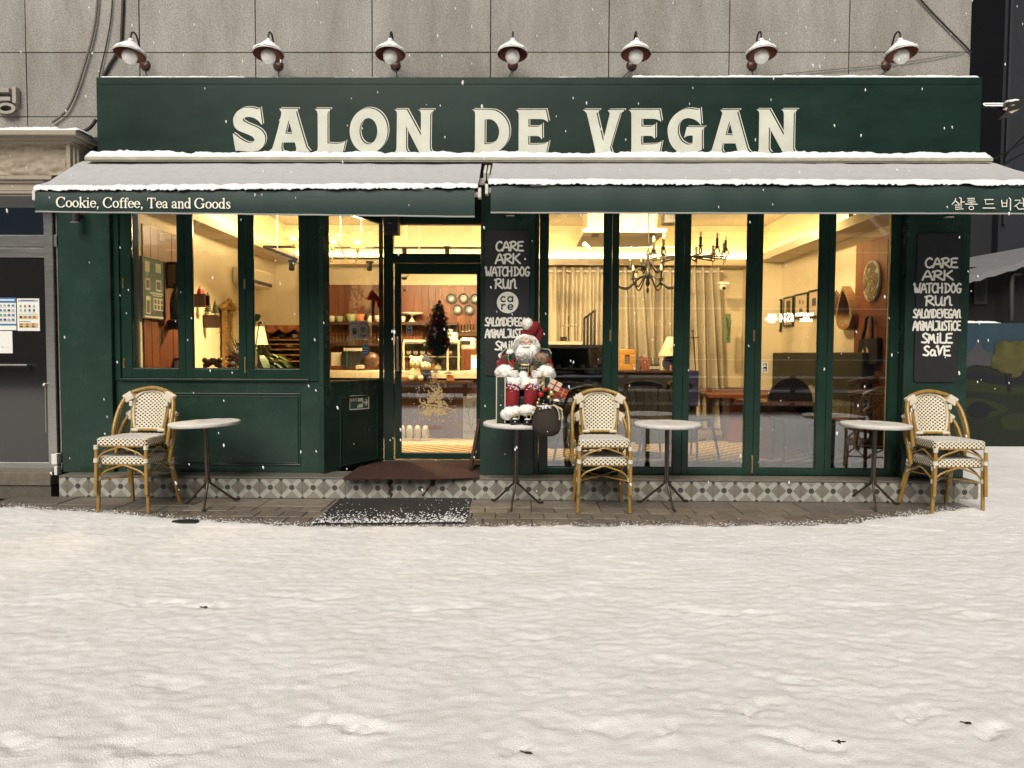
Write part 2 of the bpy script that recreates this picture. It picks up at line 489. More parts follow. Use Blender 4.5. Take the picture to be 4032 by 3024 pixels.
# ---------------- stone building
WY = 0.15
bld = thing('stone_clad_building', 'beige granite clad building rising behind the green shop sign', 'building', (0, WY, 0))
def stone(nm, c, sc=1.0):
    return mat(nm, c, 0.75, var=0.20, vscale=130 * sc, bump=0.35, bscale=120)
def granite_mat(nm, base):
    m = bpy.data.materials.new(nm); m.use_nodes = True
    N = m.node_tree.nodes; L = m.node_tree.links; b_ = N['Principled BSDF']; b_.inputs['Roughness'].default_value = 0.7; b_.inputs['Specular IOR Level'].default_value = 0.3
    tc = N.new('ShaderNodeTexCoord')
    n1 = N.new('ShaderNodeTexNoise'); n1.inputs['Scale'].default_value = 70; n1.inputs['Detail'].default_value = 4; n1.inputs['Roughness'].default_value = 0.75
    n2 = N.new('ShaderNodeTexNoise'); n2.inputs['Scale'].default_value = 1.4; n2.inputs['Detail'].default_value = 7; n2.inputs['Roughness'].default_value = 0.7
    geo = N.new('ShaderNodeNewGeometry')
    mp = N.new('ShaderNodeMapping'); mp.inputs['Scale'].default_value = (1.8, 1, 0.5)
    L.new(tc.outputs['Object'], n1.inputs['Vector']); L.new(geo.outputs['Position'], mp.inputs['Vector']); L.new(mp.outputs['Vector'], n2.inputs['Vector'])
    r1 = N.new('ShaderNodeValToRGB'); r1.color_ramp.elements[0].position = 0.36; r1.color_ramp.elements[1].position = 0.63
    r1.color_ramp.elements[0].color = (base[0]*0.62, base[1]*0.61, base[2]*0.58, 1); r1.color_ramp.elements[1].color = (base[0]*1.2, base[1]*1.2, base[2]*1.2, 1)
    r2 = N.new('ShaderNodeValToRGB'); r2.color_ramp.elements[0].position = 0.30; r2.color_ramp.elements[1].position = 0.66
    r2.color_ramp.elements[0].color = (0.62, 0.60, 0.56, 1); r2.color_ramp.elements[1].color = (1, 1, 1, 1)
    L.new(n1.outputs['Fac'], r1.inputs['Fac']); L.new(n2.outputs['Fac'], r2.inputs['Fac'])
    mx = N.new('ShaderNodeMix'); mx.data_type = 'RGBA'; mx.blend_type = 'MULTIPLY'; mx.inputs['Factor'].default_value = 1.0
    L.new(r1.outputs['Color'], mx.inputs['A']); L.new(r2.outputs['Color'], mx.inputs['B']); L.new(mx.outputs['Result'], b_.inputs['Base Color'])
    bp = N.new('ShaderNodeBump'); bp.inputs['Strength'].default_value = 0.35; bp.inputs['Distance'].default_value = 0.006
    L.new(n1.outputs['Fac'], bp.inputs['Height']); L.new(bp.outputs['Normal'], b_.inputs['Normal'])
    return m
M_gran = [granite_mat('granite_a', (0.37,0.36,0.345)), granite_mat('granite_b', (0.345,0.338,0.325)), granite_mat('granite_c', (0.39,0.38,0.365))]
M_joint = mat('dark_joint', (0.05,0.043,0.035), 0.9)
vx = [at(p, 120, WY).x for p in (-820, -360, 100, 548, 1005, 1465, 1932, 2398, 2873, 3345, 3823)]
z1 = at(2016, 206, WY).z; ph = at(200, 203, WY).z - at(200, 456, WY).z
zs = [z1 - 2*ph, z1 - ph, z1, z1 + ph, z1 + 2*ph, z1 + 3*ph]
b = MB(); b.box(vx[0], vx[-1] - 0.01, WY + 0.03, WY + 0.24, zs[0], zs[-1]); b.build('mortar_backing', M_joint, bld)
for r in range(5):
    for c in range(10):
        if r == 0 and c > 3: continue
        jx = 0.0045
        q = MB(); q.box(vx[c] + jx, vx[c+1] - (jx if c < 9 else 0), WY + rnd.uniform(-0.002, 0.002), WY + 0.035, zs[r] + 0.004, zs[r+1] - 0.004)
        q.build('stone_panel', M_gran[rnd.randrange(3)], bld, bev=0.003)
b = MB(); b.box(vx[-1] - 0.03, vx[-1] - 0.003, WY + 0.245, 5.0, zs[0], zs[-1]); b.box(-4.6, vx[-1]-0.05, 4.78, 4.95, -0.05, zs[-1]); b.box(-9.2, -4.61, 1.9, 2.1, -0.05, zs[-1])
b.build('side_wall', M_gran[1], bld)
b = MB(); b.box(-4.55, vx[-1]-0.035, WY + 0.245, 4.77, 3.52, 3.62); b.build('upper_floor_slab', M_joint, bld)

# ---------------- shop front
sf = thing('shopfront', 'dark green painted wooden shopfront with glazed folding windows and a recessed door', 'shopfront', (0, 0, 0.2))
ZP = 0.20; PY = -0.17
XL, XR = at(237, 1400, 0).x, at(3808, 1400, 0).x
ZT = 3.16
# plinth with patterned tiles
xt0, xt1 = at(233, 1925, PY).x, at(3853, 1945, PY).x
b = MB(); b.box(xt0, xt1 - 0.004, PY + 0.012, 0.0, -0.05, ZP - 0.018); plinth = b.build('plinth', mat('mortar', (0.30,0.29,0.26), 0.85), sf)
M_t = [mat('tile_pale', (0.36,0.36,0.32), 0.4, var=0.14, vscale=25), mat('tile_grey', (0.175,0.165,0.14), 0.42, var=0.18, vscale=25), mat('tile_mid', (0.23,0.22,0.195), 0.42, var=0.15, vscale=25), mat('tile_star', (0.055,0.05,0.045), 0.45, var=0.2, vscale=20)]
def tile_mb(wl, wr):
    q = MB(); T = 0.2
    q.box(-wl*T + 0.0012, wr*T - 0.0012, 0, 0.012, -0.0988, 0.0788, 0)
    def poly(pts, off, mi):
        # clip to the cut tile in x
        P = [p for p in pts]
        for lim, sg in ((-wl + 0.006, 1), (wr - 0.006, -1)):
            out = []
            for i in range(len(P)):
                a, c = P[i], P[(i+1) % len(P)]
                ia, ic = (a[0]-lim)*sg >= 0, (c[0]-lim)*sg >= 0
                if ia: out.append(a)
                if ia != ic:
                    t = (lim - a[0]) / (c[0] - a[0]); out.append((lim, a[1] + t * (c[1]-a[1])))
            P = out
            if len(P) < 3: return
        for lim, sg in ((-0.494, 1), (0.394, -1)):
            out = []
            for i in range(len(P)):
                a, c = P[i], P[(i+1) % len(P)]
                ia, ic = (a[1]-lim)*sg >= 0, (c[1]-lim)*sg >= 0
                if ia: out.append(a)
                if ia != ic:
                    t = (lim - a[1]) / (c[1] - a[1]); out.append((a[0] + t * (c[0]-a[0]), lim))
            P = out
            if len(P) < 3: return
        q.add([(x*T, -off, z*T) for x, z in P], [tuple(range(len(P)))], mi)
    for sx in (-1, 1):
        P = [(sx*0.5, -0.36), (sx*0.5, 0.36), (sx*0.15, 0)]
        poly(P if sx > 0 else P[::-1], 0.0004, 1)
    poly([(-0.36, 0.5), (0, 0.15), (0.36, 0.5)], 0.0004, 2); poly([(0.36, -0.5), (0, -0.15), (-0.36, -0.5)], 0.0004, 2)
    for cx, cz in ((-0.5, 0.38), (0.5, 0.38), (-0.5, -0.5), (0.5, -0.5)):
        poly([(cx + r_ * math.cos(a), cz + r_ * math.sin(a)) for r_, a in [((0.105 if k % 2 == 0 else 0.075), 2*math.pi*k/16) for k in range(16)]], 0.0008, 3)
    poly([(r_ * math.cos(a), r_ * math.sin(a)) for r_, a in [((0.155 if k % 2 == 0 else 0.108), 2*math.pi*k/16 + math.pi/8) for k in range(16)]], 0.0008, 3)
    return q
ptile = None
x = at(643, 1925, PY).x
while x - 0.1 > xt0: x -= 0.2
while x - 0.1 < xt1 - 0.02:
    wl, wr = min(0.5, (x - xt0) / 0.2), min(0.5, (xt1 - x) / 0.2)
    if wl > -0.4 and wr > -0.4:
        if wl < 0.5 or wr < 0.5 or ptile is None:
            o = tile_mb(wl, wr).build('tile', M_t, plinth, org=(0,0,0)); 
            if wl == 0.5 and wr == 0.5: ptile = o
        else: o = shared(ptile, plinth)
        o.location = Vector((x, PY, 0.10)) - ORG[plinth.name]
        o.location.y += rnd.uniform(-0.0006, 0.0006)
    x += 0.2
b = MB(); b.box(xt0, xt1, PY - 0.004, 0.97, ZP - 0.018, ZP); b.build('ledge', mat('stone_ledge', (0.13,0.12,0.10), 0.6, var=0.25, vscale=12, bump=0.2), sf, bev=0.003)
for j in range(3):
    b = MB(); x0 = at((1537, 1690, 1708)[j], 1900, PY).x
    pts = [(x0 + 0.012 * math.sin(k * 1.7 + j), 0.18 - 0.0175 * k * (1, .9, .35)[j]) for k in range(10)]
    if j == 1: pts = [(x0 + 0.05 - 0.012 * k, 0.18 - 0.016 * k) for k in range(10)]
    b.ribbon(pts, [(0.035, 0.02, 0.016)[j] * (0.6 + 0.5 * abs(math.sin(k * 2.1 + j))) for k in range(10)], lambda u, v, d: (u, PY - d, v), 0.0014 + 0.0003 * j)
    b.build('dirt_streak', mat('brown_dirt', (0.035,0.022,0.018), 0.9), plinth)
# pillars
def pillar(px0, px1, y1=0.30):
    q = MB(); q.box(at(px0, 1400, 0).x, at(px1, 1400, 0).x, 0.0, y1, ZP, ZT); return q.build('pillar', M_green, sf, bev=0.006)
pillar(237, 440); pillar(1891.5, 2104, 0.92); pillar(3560, 3808)
# lintel above everything
b = MB(); b.box(XL + 0.002, XR - 0.002, 0.004, 0.148, ZT + 0.001, 3.36); b.build('lintel', M_green, sf)
LB0, LB1 = at(440, 1400, 0).x + 0.001, at(1272, 1400, 0).x
# left bay: dado with a raised panel, then the three-leaf window above
def molding_panel(name, parent, x0, x1, z0, z1, yf, wdt=0.018, M=None):
    """a raised bead round a field that sits 8 mm back"""
    q = MB()
    T = (lambda p: p) if M is None else (lambda p: M @ Vector(p))
    for (a0, a1, c0, c1) in ((x0, x1, z0, z0 + wdt), (x0, x1, z1 - wdt, z1), (x0, x0 + wdt, z0 + wdt, z1 - wdt), (x1 - wdt, x1, z0 + wdt, z1 - wdt)):
        s0 = len(q.v); q.box(a0, a1, yf - 0.010, yf + 0.004, c0, c1)
        if M is not None: q.v[s0:] = [tuple(T(p)) for p in q.v[s0:]]
    return q.build(name, M_green_dk, parent, bev=0.005)
YB = 0.055
zsill = at(840, 1500, YB).z
b = MB(); b.box(LB0, LB1, YB, 0.16, ZP, zsill); b.build('dado_panel', M_green, sf, bev=0.004)
molding_panel('panel_molding', sf, at(515, 1700, YB).x, at(1184, 1700, YB).x, at(850, 1832, YB).z, at(850, 1547, YB).z, YB)
molding_panel('panel_molding', sf, at(528, 1700, YB).x, at(1175, 1700, YB).x, at(850, 1822, YB).z, at(850, 1558, YB).z, YB, 0.006)
ZG = 2.72
b = MB()
b.box(LB0, at(473, 1200, YB).x, YB - 0.012, 0.15, zsill, ZT); b.box(at(1217, 1200, YB).x, LB1, YB - 0.012, 0.15, zsill, ZT)
b.box(at(473, 1200, YB).x, at(1217, 1200, YB).x, YB - 0.012, 0.15, ZG + 0.07, ZT); b.box(at(473, 1200, YB).x, at(1217, 1200, YB).x, YB - 0.03, 0.15, zsill, zsill + 0.022)
b.build('window_frame', M_green_dk, sf, bev=0.004)
def sash(x0, x1, gx0, gx1, z0, gz0, yf, gz1=ZG, z1=ZG + 0.068, th=0.05):
    q = MB(); e = 0.0015
    q.box(x0 + e, gx0, yf, yf + th, z0, z1); q.box(gx1, x1 - e, yf, yf + th, z0, z1)
    q.box(gx0, gx1, yf, yf + th, z0, gz0); q.box(gx0, gx1, yf, yf + th, gz1, z1)
    o = q.build('window_sash', M_green_dk, sf, bev=0.004)
    gq = MB(); gq.box(gx0 - 0.004, gx1 + 0.004, yf + 0.024, yf + 0.028, gz0 - 0.004, gz1 + 0.004); gq.build('pane', M_glass, o)
    be = MB(); w_ = 0.008
    for (a0, a1, c0, c1) in ((gx0, gx0 + w_, gz0, gz1), (gx1 - w_, gx1, gz0, gz1), (gx0 + w_, gx1 - w_, gz0, gz0 + w_)):
        be.box(a0, a1, yf + 0.012, yf + 0.0235, c0, c1)
    be.build('glazing_bead', M_green_dk, o)
    return o
def bolt(px, py, Y, parent, h=0.09):
    c = at(px, py, Y); q = MB()
    q.box(c.x - 0.008, c.x + 0.008, Y - 0.004, Y - 0.0005, c.z - h/2, c.z + h/2); q.tube([(c.x, Y - 0.012, c.z - h*0.42), (c.x, Y - 0.012, c.z + h*0.42)], 0.005, 8)
    q.box(c.x - 0.004, c.x + 0.004, Y - 0.011, Y - 0.004, c.z - h*.3, c.z - h*.2); q.box(c.x - 0.004, c.x + 0.004, Y - 0.011, Y - 0.004, c.z + h*.2, c.z + h*.3)
    return q.build('bolt_handle', M_brass, parent)
YS = 0.062
gz = at(840, 1452, YS).z
XX = lambda p: at(p, 1200, YS).x
edges = [473.5, 728, 968, 1216.5]; gl = [(517, 700), (756, 940), (996, 1179)]
sL = [sash(XX(edges[i]), XX(edges[i+1]), XX(gl[i][0]), XX(gl[i][1]), zsill + 0.024, gz, YS) for i in range(3)]
bolt(485, 1115, YS, sL[0]); bolt(489, 1430, YS, sL[0]); bolt(963, 1118, YS, sL[1]); bolt(966, 1437, YS, sL[1], 0.15)
# angled side of the entrance
A0, A1 = Vector((LB1, 0.0, 0)), Vector((at(1512, 1816, 0.90).x, 0.90, 0))
au = (A1 - A0).normalized(); an = Vector((au.y, -au.x, 0)); AL = (A1 - A0).length
MA = Matrix(((au.x, -an.x, 0, A0.x), (au.y, -an.y, 0, A0.y), (0, 0, 1, 0), (0, 0, 0, 1)))   # local x along, y inward
def ang(px, py):
    p = onplane(px, py, A0, an) - A0
    return p.dot(au), p.z + A0.z
def aboxes(lst, name, m, parent, bev=0.004):
    q = MB()
    for bx in lst: q.box(*bx)
    q.v = [tuple(MA @ Vector(p)) for p in q.v]
    return q.build(name, m, parent, bev=bev)
ga0, gzb = ang(1300, 1500); ga1, _ = ang(1507, 1200)
gzb = ang(1300, 1503)[1]
angled = aboxes([(0.003, AL, 0.0, 0.05, ZP, gzb - 0.03), (0.003, ga0, 0, 0.05, gzb - 0.03, ZT), (ga1, AL, 0, 0.05, gzb - 0.03, ZT), (ga0, ga1, 0, 0.05, ZG, ZT), (ga0, ga1, 0.0, 0.05, gzb - 0.03, gzb)], 'splayed_side_panel', M_green, sf)
aboxes([(ga0 - 0.003, ga1 + 0.003, 0.025, 0.029, gzb - 0.003, ZG + 0.003)], 'pane', M_glass, angled, 0)
p0 = ang(1338, 1810); p1 = ang(1487, 1550)
molding_panel('panel_molding', angled, p0[0], p1[0], ang(1487, 1808)[1], ang(1487, 1552)[1], 0, 0.02, MA)
# recessed door
DY = 0.90
D = lambda px, py: at(px, py, DY)
dx0, dx1 = A1.x + 0.001, at(1893, 1300, DY).x
dz0, dzt, dztr0, dztr1 = ZP, D(1700, 1035).z, D(1700, 998).z, 2.72
q = MB()
q.box(dx0, D(1549, 1400).x, DY, DY + 0.09, ZP, ZT); q.box(D(1898, 1400).x, dx1 + 0.06, DY, DY + 0.09, ZP, ZT)
q.box(D(1549, 1400).x, D(1898, 1400).x, DY, DY + 0.09, dzt, dztr0); q.box(D(1549, 1400).x, D(1898, 1400).x, DY, DY + 0.09, dztr1, ZT)
dframe = q.build('door_frame', M_green_dk, sf, bev=0.004)
q = MB(); q.box(D(1549, 1400).x, D(1898, 1400).x, DY + 0.04, DY + 0.044, dztr0, dztr1); q.build('transom_pane', M_glass, dframe)
q = MB(); lx0, lx1 = D(1554, 1400).x, D(1897, 1400).x; gx0, gx1 = D(1579, 1400).x, D(1876, 1400).x
dgz0, dgz1 = D(1700, 1784).z, D(1700, 1078).z
yd = DY + 0.012
q.box(lx0, gx0, yd, yd + 0.045, ZP + 0.012, dzt - 0.004); q.box(gx1, lx1, yd, yd + 0.045, ZP + 0.012, dzt - 0.004)
q.box(gx0, gx1, yd, yd + 0.045, ZP + 0.012, dgz0); q.box(gx0, gx1, yd, yd + 0.045, dgz1, dzt - 0.004)
door = q.build('door', M_green_dk, sf, bev=0.004)
q = MB(); q.box(gx0 - 0.003, gx1 + 0.003, yd + 0.02, yd + 0.025, dgz0 - 0.003, dgz1 + 0.003); q.build('pane', M_glass, door)
hx = D(1568, 1400).x; hz0, hz1 = D(1568, 1460).z, D(1568, 1324).z
q = MB(); q.tube([(hx, yd - 0.05, hz0), (hx, yd - 0.05, hz1)], 0.013, 10); q.box(hx - 0.01, hx + 0.01, yd - 0.05, yd, hz0 + 0.02, hz0 + 0.035); q.box(hx - 0.01, hx + 0.01, yd - 0.05, yd, hz1 - 0.035, hz1 - 0.02)
q.box(hx - 0.03, hx + 0.012, yd - 0.006, yd - 0.0005, hz0 - 0.004, hz0 + 0.012); q.build('handle', M_steel, door)
# folding windows of the right bay
RY = 0.10
RB0, RB1 = at(2104, 1400, 0).x + 0.001, at(3560, 1400, 0).x - 0.001
RX = lambda p: at(p, 1200, RY).x
rz0 = at(2800, 1872, RY).z; rgz = at(2800, 1844, RY).z
q = MB(); q.box(RB0, RX(2122), RY - 0.03, 0.2, ZP, ZT); q.box(RX(3545), RB1, RY - 0.03, 0.2, ZP, ZT); q.box(RX(2122), RX(3545), RY - 0.03, 0.2, ZG + 0.07, ZT); q.box(RX(2122), RX(3545), RY - 0.045, 0.2, ZP, rz0 - 0.004)
q.build('window_frame', M_green_dk, sf, bev=0.004)
re_ = [2123, 2409, 2692, 2976, 3261, 3544]
rg = [(2157, 2378), (2434, 2658), (2716, 2941), (3000, 3225), (3285, 3508)]
sR = [sash(RX(re_[i]), RX(re_[i+1]), RX(rg[i][0]), RX(rg[i][1]), rz0, rgz, RY) for i in range(5)]
bolt(2403, 1322, RY, sR[0], 0.105); bolt(2969, 1322, RY, sR[2], 0.105); bolt(3542, 1324, RY, sR[4], 0.105); bolt(2961, 1828, RY, sR[2], 0.17); bolt(3528, 1834, RY, sR[4], 0.105)
# vent box low on the first pillar, little round downlights
q = MB(); c = at(338, 1850, 0); q.box(at(318, 1850, 0).x, at(372, 1850, 0).x, -0.006, -0.0005, at(340, 1868, 0).z, at(340, 1832, 0).z); q.build('vent_cover', M_green_dk, sf, bev=0.002)
# ================================================================== SIGN BOARD
SY = -0.15
sp = lambda px, py, d=0.0: at(px, py, SY - d)
sx0, sx1 = sp(381, 450).x, sp(3863, 450).x
szt, szb = 0.5 * (sp(381, 303).z + sp(3863, 297).z) - 0.008, 3.10
sign = thing('shop_sign', 'long dark green sign board with cream serif letters reading SALON DE VEGAN', 'sign', ((sx0+sx1)/2, SY, szb))
q = MB(); q.box(sx0, sx1, SY, WY - 0.006, szb, szt); q.build('board', M_sign, sign, bev=0.004)
q = MB(); q.box(sx0 + 0.01, sx1 - 0.03, SY - 0.004, SY - 0.0006, szt - 0.062, szt - 0.052); q.build('trim_line', M_sign, sign)
def glyph(zx, zy, sc, pts, holes=(), sub=7):
    f = lambda P: [(zx + x / sc, zy + y / sc) for x, y in smooth_path(P, sub, True)]
    return f(pts), [f(h) for h in holes]
def ell(cx, cy, rx, ry, n=36): return [(cx + rx * math.cos(2*math.pi*k/n), cy + ry * math.sin(2*math.pi*k/n)) for k in range(n)]
E_ = [(1172,200,1),(1900,200,1),(1958,495,1),(1930,480),(1870,440),(1780,425),(1478,420,1),(1478,605,1),(1690,605),(1760,585),(1805,530,1),(1808,905,1),(1790,905),(1760,860),(1690,835),(1475,835,1),(1475,1040,1),(1780,1035),(1880,1015),(1968,965,1),(1905,1258,1),(1168,1258,1),(1210,1220),(1240,1170,1),(1245,300,1),(1225,250)]
LET = [
 (880,400,4.2538,[(612,100,1),(595,122),(560,125),(500,108),(420,100),(330,110),(230,165),(170,260),(162,340),(185,420),(240,480),(330,520),(430,560),(490,595),(520,640),(500,675),(440,690),(370,675),(290,630),(220,575),(155,530,1),(178,690),(205,835,1),(232,818,1),(300,828),(400,838),(510,835),(600,810),(670,740),(698,650),(690,570),(640,490),(560,435),(470,395),(390,360),(335,325),(328,295),(360,268),(430,258),(510,275),(580,320),(640,390,1),(650,385,1)],[]),
 (880,400,4.2538,[(932,118,1),(1250,122,1),(1245,145),(1220,170),(1222,200),(1290,440),(1380,740),(1400,780),(1450,842,1),(1185,842,1),(1210,820),(1218,780),(1195,685,1),(985,685,1),(968,760),(980,815),(995,842,1),(740,835,1),(800,800),(830,740),(900,500),(960,240),(968,180),(950,145)],[[(1092,310,1),(1155,540,1),(1035,535,1)]]),
 (880,400,4.2538,[(1525,122,1),(1790,122,1),(1782,148),(1755,172),(1742,200,1),(1742,700,1),(1900,705),(1990,690),(2045,655,1),(2000,850,1),(1540,845,1),(1570,815),(1580,770,1),(1577,200,1),(1560,155)],[]),
 (1340,400,5.2667,ell(587,606,393,468),[ell(583,615,185,270)]),
 (1340,400,5.2667,[(1115,165,1),(1378,165,1),(1672,708,1),(1672,250,1),(1655,200),(1612,170,1),(1945,170,1),(1935,195),(1885,230),(1865,270,1),(1855,960,1),(1875,1030),(1915,1078,1),(1650,1078,1),(1365,515,1),(1362,960,1),(1380,1020),(1410,1055,1),(1110,1055,1),(1150,1020),(1165,960,1),(1175,260,1),(1160,200)],[]),
 (1840,400,6.1444,[(118,192,1),(560,200),(700,230),(850,330),(970,500),(1015,700),(990,900),(900,1070),(760,1190),(600,1250,1),(110,1250,1),(160,1215),(185,1160,1),(190,300,1),(175,240)],[[(420,430,1),(560,430),(660,480),(740,590),(770,720),(745,870),(670,970),(560,1020),(415,1030,1)]]),
 (1840,400,6.1444,E_,[]),
 (2270,400,4.0218,[(97,130,1),(365,130,1),(355,155),(320,180),(325,220),(420,630,1),(520,220),(520,180),(495,135,1),(755,130,1),(745,155),(700,180),(680,220),(545,680),(535,740),(560,825,1),(265,825,1),(295,790),(290,740),(175,240),(140,165)],[]),
 (2270,400,4.0218,[(828,130,1),(1310,130,1),(1342,322,1),(1310,300),(1230,275),(1028,272,1),(1028,395,1),(1170,395),(1215,380),(1245,350,1),(1243,590,1),(1225,575),(1180,545),(1025,545,1),(1025,680,1),(1220,675),(1290,660),(1350,630,1),(1310,822,1),(820,825,1),(860,790),(870,740,1),(870,200,1),(855,160)],[]),
 (2270,400,4.0218,[(1955,105,1),(1925,128),(1880,125),(1800,115),(1720,122),(1620,160),(1520,250),(1455,370),(1445,500),(1480,650),(1560,760),(1660,815),(1770,828),(1880,805),(1985,765,1),(1985,480),(2010,430),(2035,405,1),(1745,402,1),(1702,580,1),(1740,550),(1800,538),(1840,538,1),(1840,660,1),(1790,678),(1740,675),(1670,630),(1620,550),(1603,460),(1620,360),(1680,290),(1760,262),(1840,275),(1910,310),(1975,375,1)],[]),
 (2740,400,5.027,[(480,165,1),(862,165,1),(855,190),(825,210),(830,250),(920,580),(1020,930),(1050,980),(1095,1022,1),(770,1020,1),(810,990),(815,950),(785,828,1),(535,828,1),(510,930),(520,985),(545,1020,1),(225,1020,1),(290,980),(325,920),(420,600),(515,270),(518,220),(505,190)],[[(665,385,1),(735,665,1),(585,660,1)]]),
 (2740,400,5.027,[(1200,155,1),(1455,155,1),(1740,670,1),(1742,240,1),(1725,190),(1690,155,1),(2010,155,1),(2000,175),(1955,210),(1938,250,1),(1925,930,1),(1945,985),(1980,1018,1),(1728,1018,1),(1445,500,1),(1440,930,1),(1460,985),(1498,1018,1),(1188,1018,1),(1230,985),(1245,930,1),(1255,230,1),(1240,190)],[])]
for (zx, zy, sc, P, Hs) in LET:
    out, hol = glyph(zx, zy, sc, P, Hs)
    mp = lambda x, y, d: at(x, y, SY - d)
    fl = lambda L, dx, dy: [(x + dx, y + dy) for x, y in L]
    q = MB()
    q2 = lambda dx, dy, d0, d1, mi: q.prism(fl(out, dx, dy)[::-1], [fl(h, dx, dy)[::-1] for h in hol], mp, d0, d1, mi)
    q2(7.2, -5.6, 0.0020, 0.0004, 1); q2(4.4, -3.4, 0.0034, 0.0021, 2); q2(0, 0, 0.0050, 0.0035, 0)
    q.build('letter', [M_cream, M_line, M_dark], sign)

# lumpy ridge of snow lying on a straight ledge
def snow_ridge(name, parent, xa, xb, yf, yb, z, h, seed=0, step=0.02, gaps=0.0, over=0.0, zfun=None, sag=0.02, mats=None, droop=0.0):
    n = max(8, int((xb - xa) / step)); q = MB(); q.v = []; prof = 9
    X = np.linspace(xa, xb, n + 1)
    hh = h * (0.72 + 0.55 * fbm(X * 5, X * 0 + seed, 3, seed)) + h * 0.35 * (fbm(X * 26, X * 0, 2, seed + 3) - 0.5)
    if gaps: hh = hh * np.clip((fbm(X * 2.1, X * 0 + 2, 3, seed + 9) - gaps) * 9, 0.0, 1)
    edge = (fbm(X * 22, X * 0, 3, seed + 5) - 0.5)
    vs = []
    for i in range(n + 1):
        e = min(1, min(X[i]-xa, xb-X[i]) / (h*0.8) + 0.25)
        z0 = z if zfun is None else zfun(X[i])
        H = max(0.0, hh[i]) * e ** 0.6
        for k in range(prof):
            t = k / (prof - 1)
            y = yf - over * (0.6 + edge[i]) * math.sin(math.pi * min(t * 2.2 + 0.15, 1)) * min(1, H / h) + (yb - yf) * t
            prz = math.sin(min(1, t * 3.2) * math.pi / 2) ** 0.8 if t < 0.5 else math.sin(min(1, (1 - t) * 5) * math.pi / 2) ** 0.7
            jit = 0.10 * h * (random.Random(i * 31 + k + seed).random() - 0.5) if H > 0 else 0
            zz = z0 + H * prz + jit * prz
            if k == 0: zz = z0 - (sag + droop * max(0, edge[i] * 2)) * min(1, H / h)
            vs.append((X[i], y, zz - 0.001))
    fs = [(i*prof+k, (i+1)*prof+k, (i+1)*prof+k+1, i*prof+k+1) for i in range(n) for k in range(prof - 1)]
    q.add(vs, fs, 0, True)
    return q.build(name, mats or M_snow, parent)
snow_ridge('snow', sign, sx0 + 0.02, sp(960, 300).x, SY + 0.004, WY - 0.06, szt + 0.001, 0.030, 3, gaps=0.36)
snow_ridge('snow', sign, sp(965, 300).x, sp(2475, 300).x, SY + 0.004, WY - 0.06, szt + 0.001, 0.020, 8, gaps=0.36)
snow_ridge('snow', sign, sp(2490, 300).x, sx1 - 0.004, SY + 0.002, WY - 0.06, szt + 0.001, 0.038, 5, gaps=0.08)

# ================================================================== AWNINGS
hoodY = -0.30
hl, hr = at(333, 605, hoodY), at(3910, 615, hoodY)
hz0 = at(2016, 632, hoodY).z
hood = thing('awning_cover', 'narrow cream metal awning cover under the sign, topped with snow', 'awning cover', (0, hoodY, hz0))
M_hood = mat('cream_metal', (0.42,0.40,0.33), 0.4, var=0.2, vscale=5)
q = MB(); q.box(hl.x, hr.x, hoodY, SY - 0.002, hz0 + 0.012, hz0 + 0.028); q.box(hl.x, hr.x, hoodY - 0.006, hoodY - 0.0005, hz0, hz0 + 0.03); q.box(hl.x, hr.x, hoodY + 0.004, hoodY + 0.01, hz0 - 0.012, hz0 + 0.0115)
q.build('cover_plate', M_hood, hood, bev=0.003)
snow_ridge('snow', hood, hl.x + 0.004, hr.x - 0.004, hoodY - 0.004, SY - 0.004, hz0 + 0.028, 0.060, 12, over=0.008, sag=0.004)
M_canvas = mat('awning_canvas', (0.0045,0.027,0.022), 0.6, var=0.15, vscale=5, bump=0.1, bscale=300)
M_hem = mat('awning_hem', (0.30,0.30,0.28), 0.6)
M_alu = mat('white_aluminium', (0.62,0.60,0.56), 0.38, var=0.08)
AF = -0.95
M_thin = mat('thin_snow_over_cloth', (0.47,0.475,0.49), 0.85, var=0.07, vscale=14, bump=0.5, bscale=120, spec=0.2)
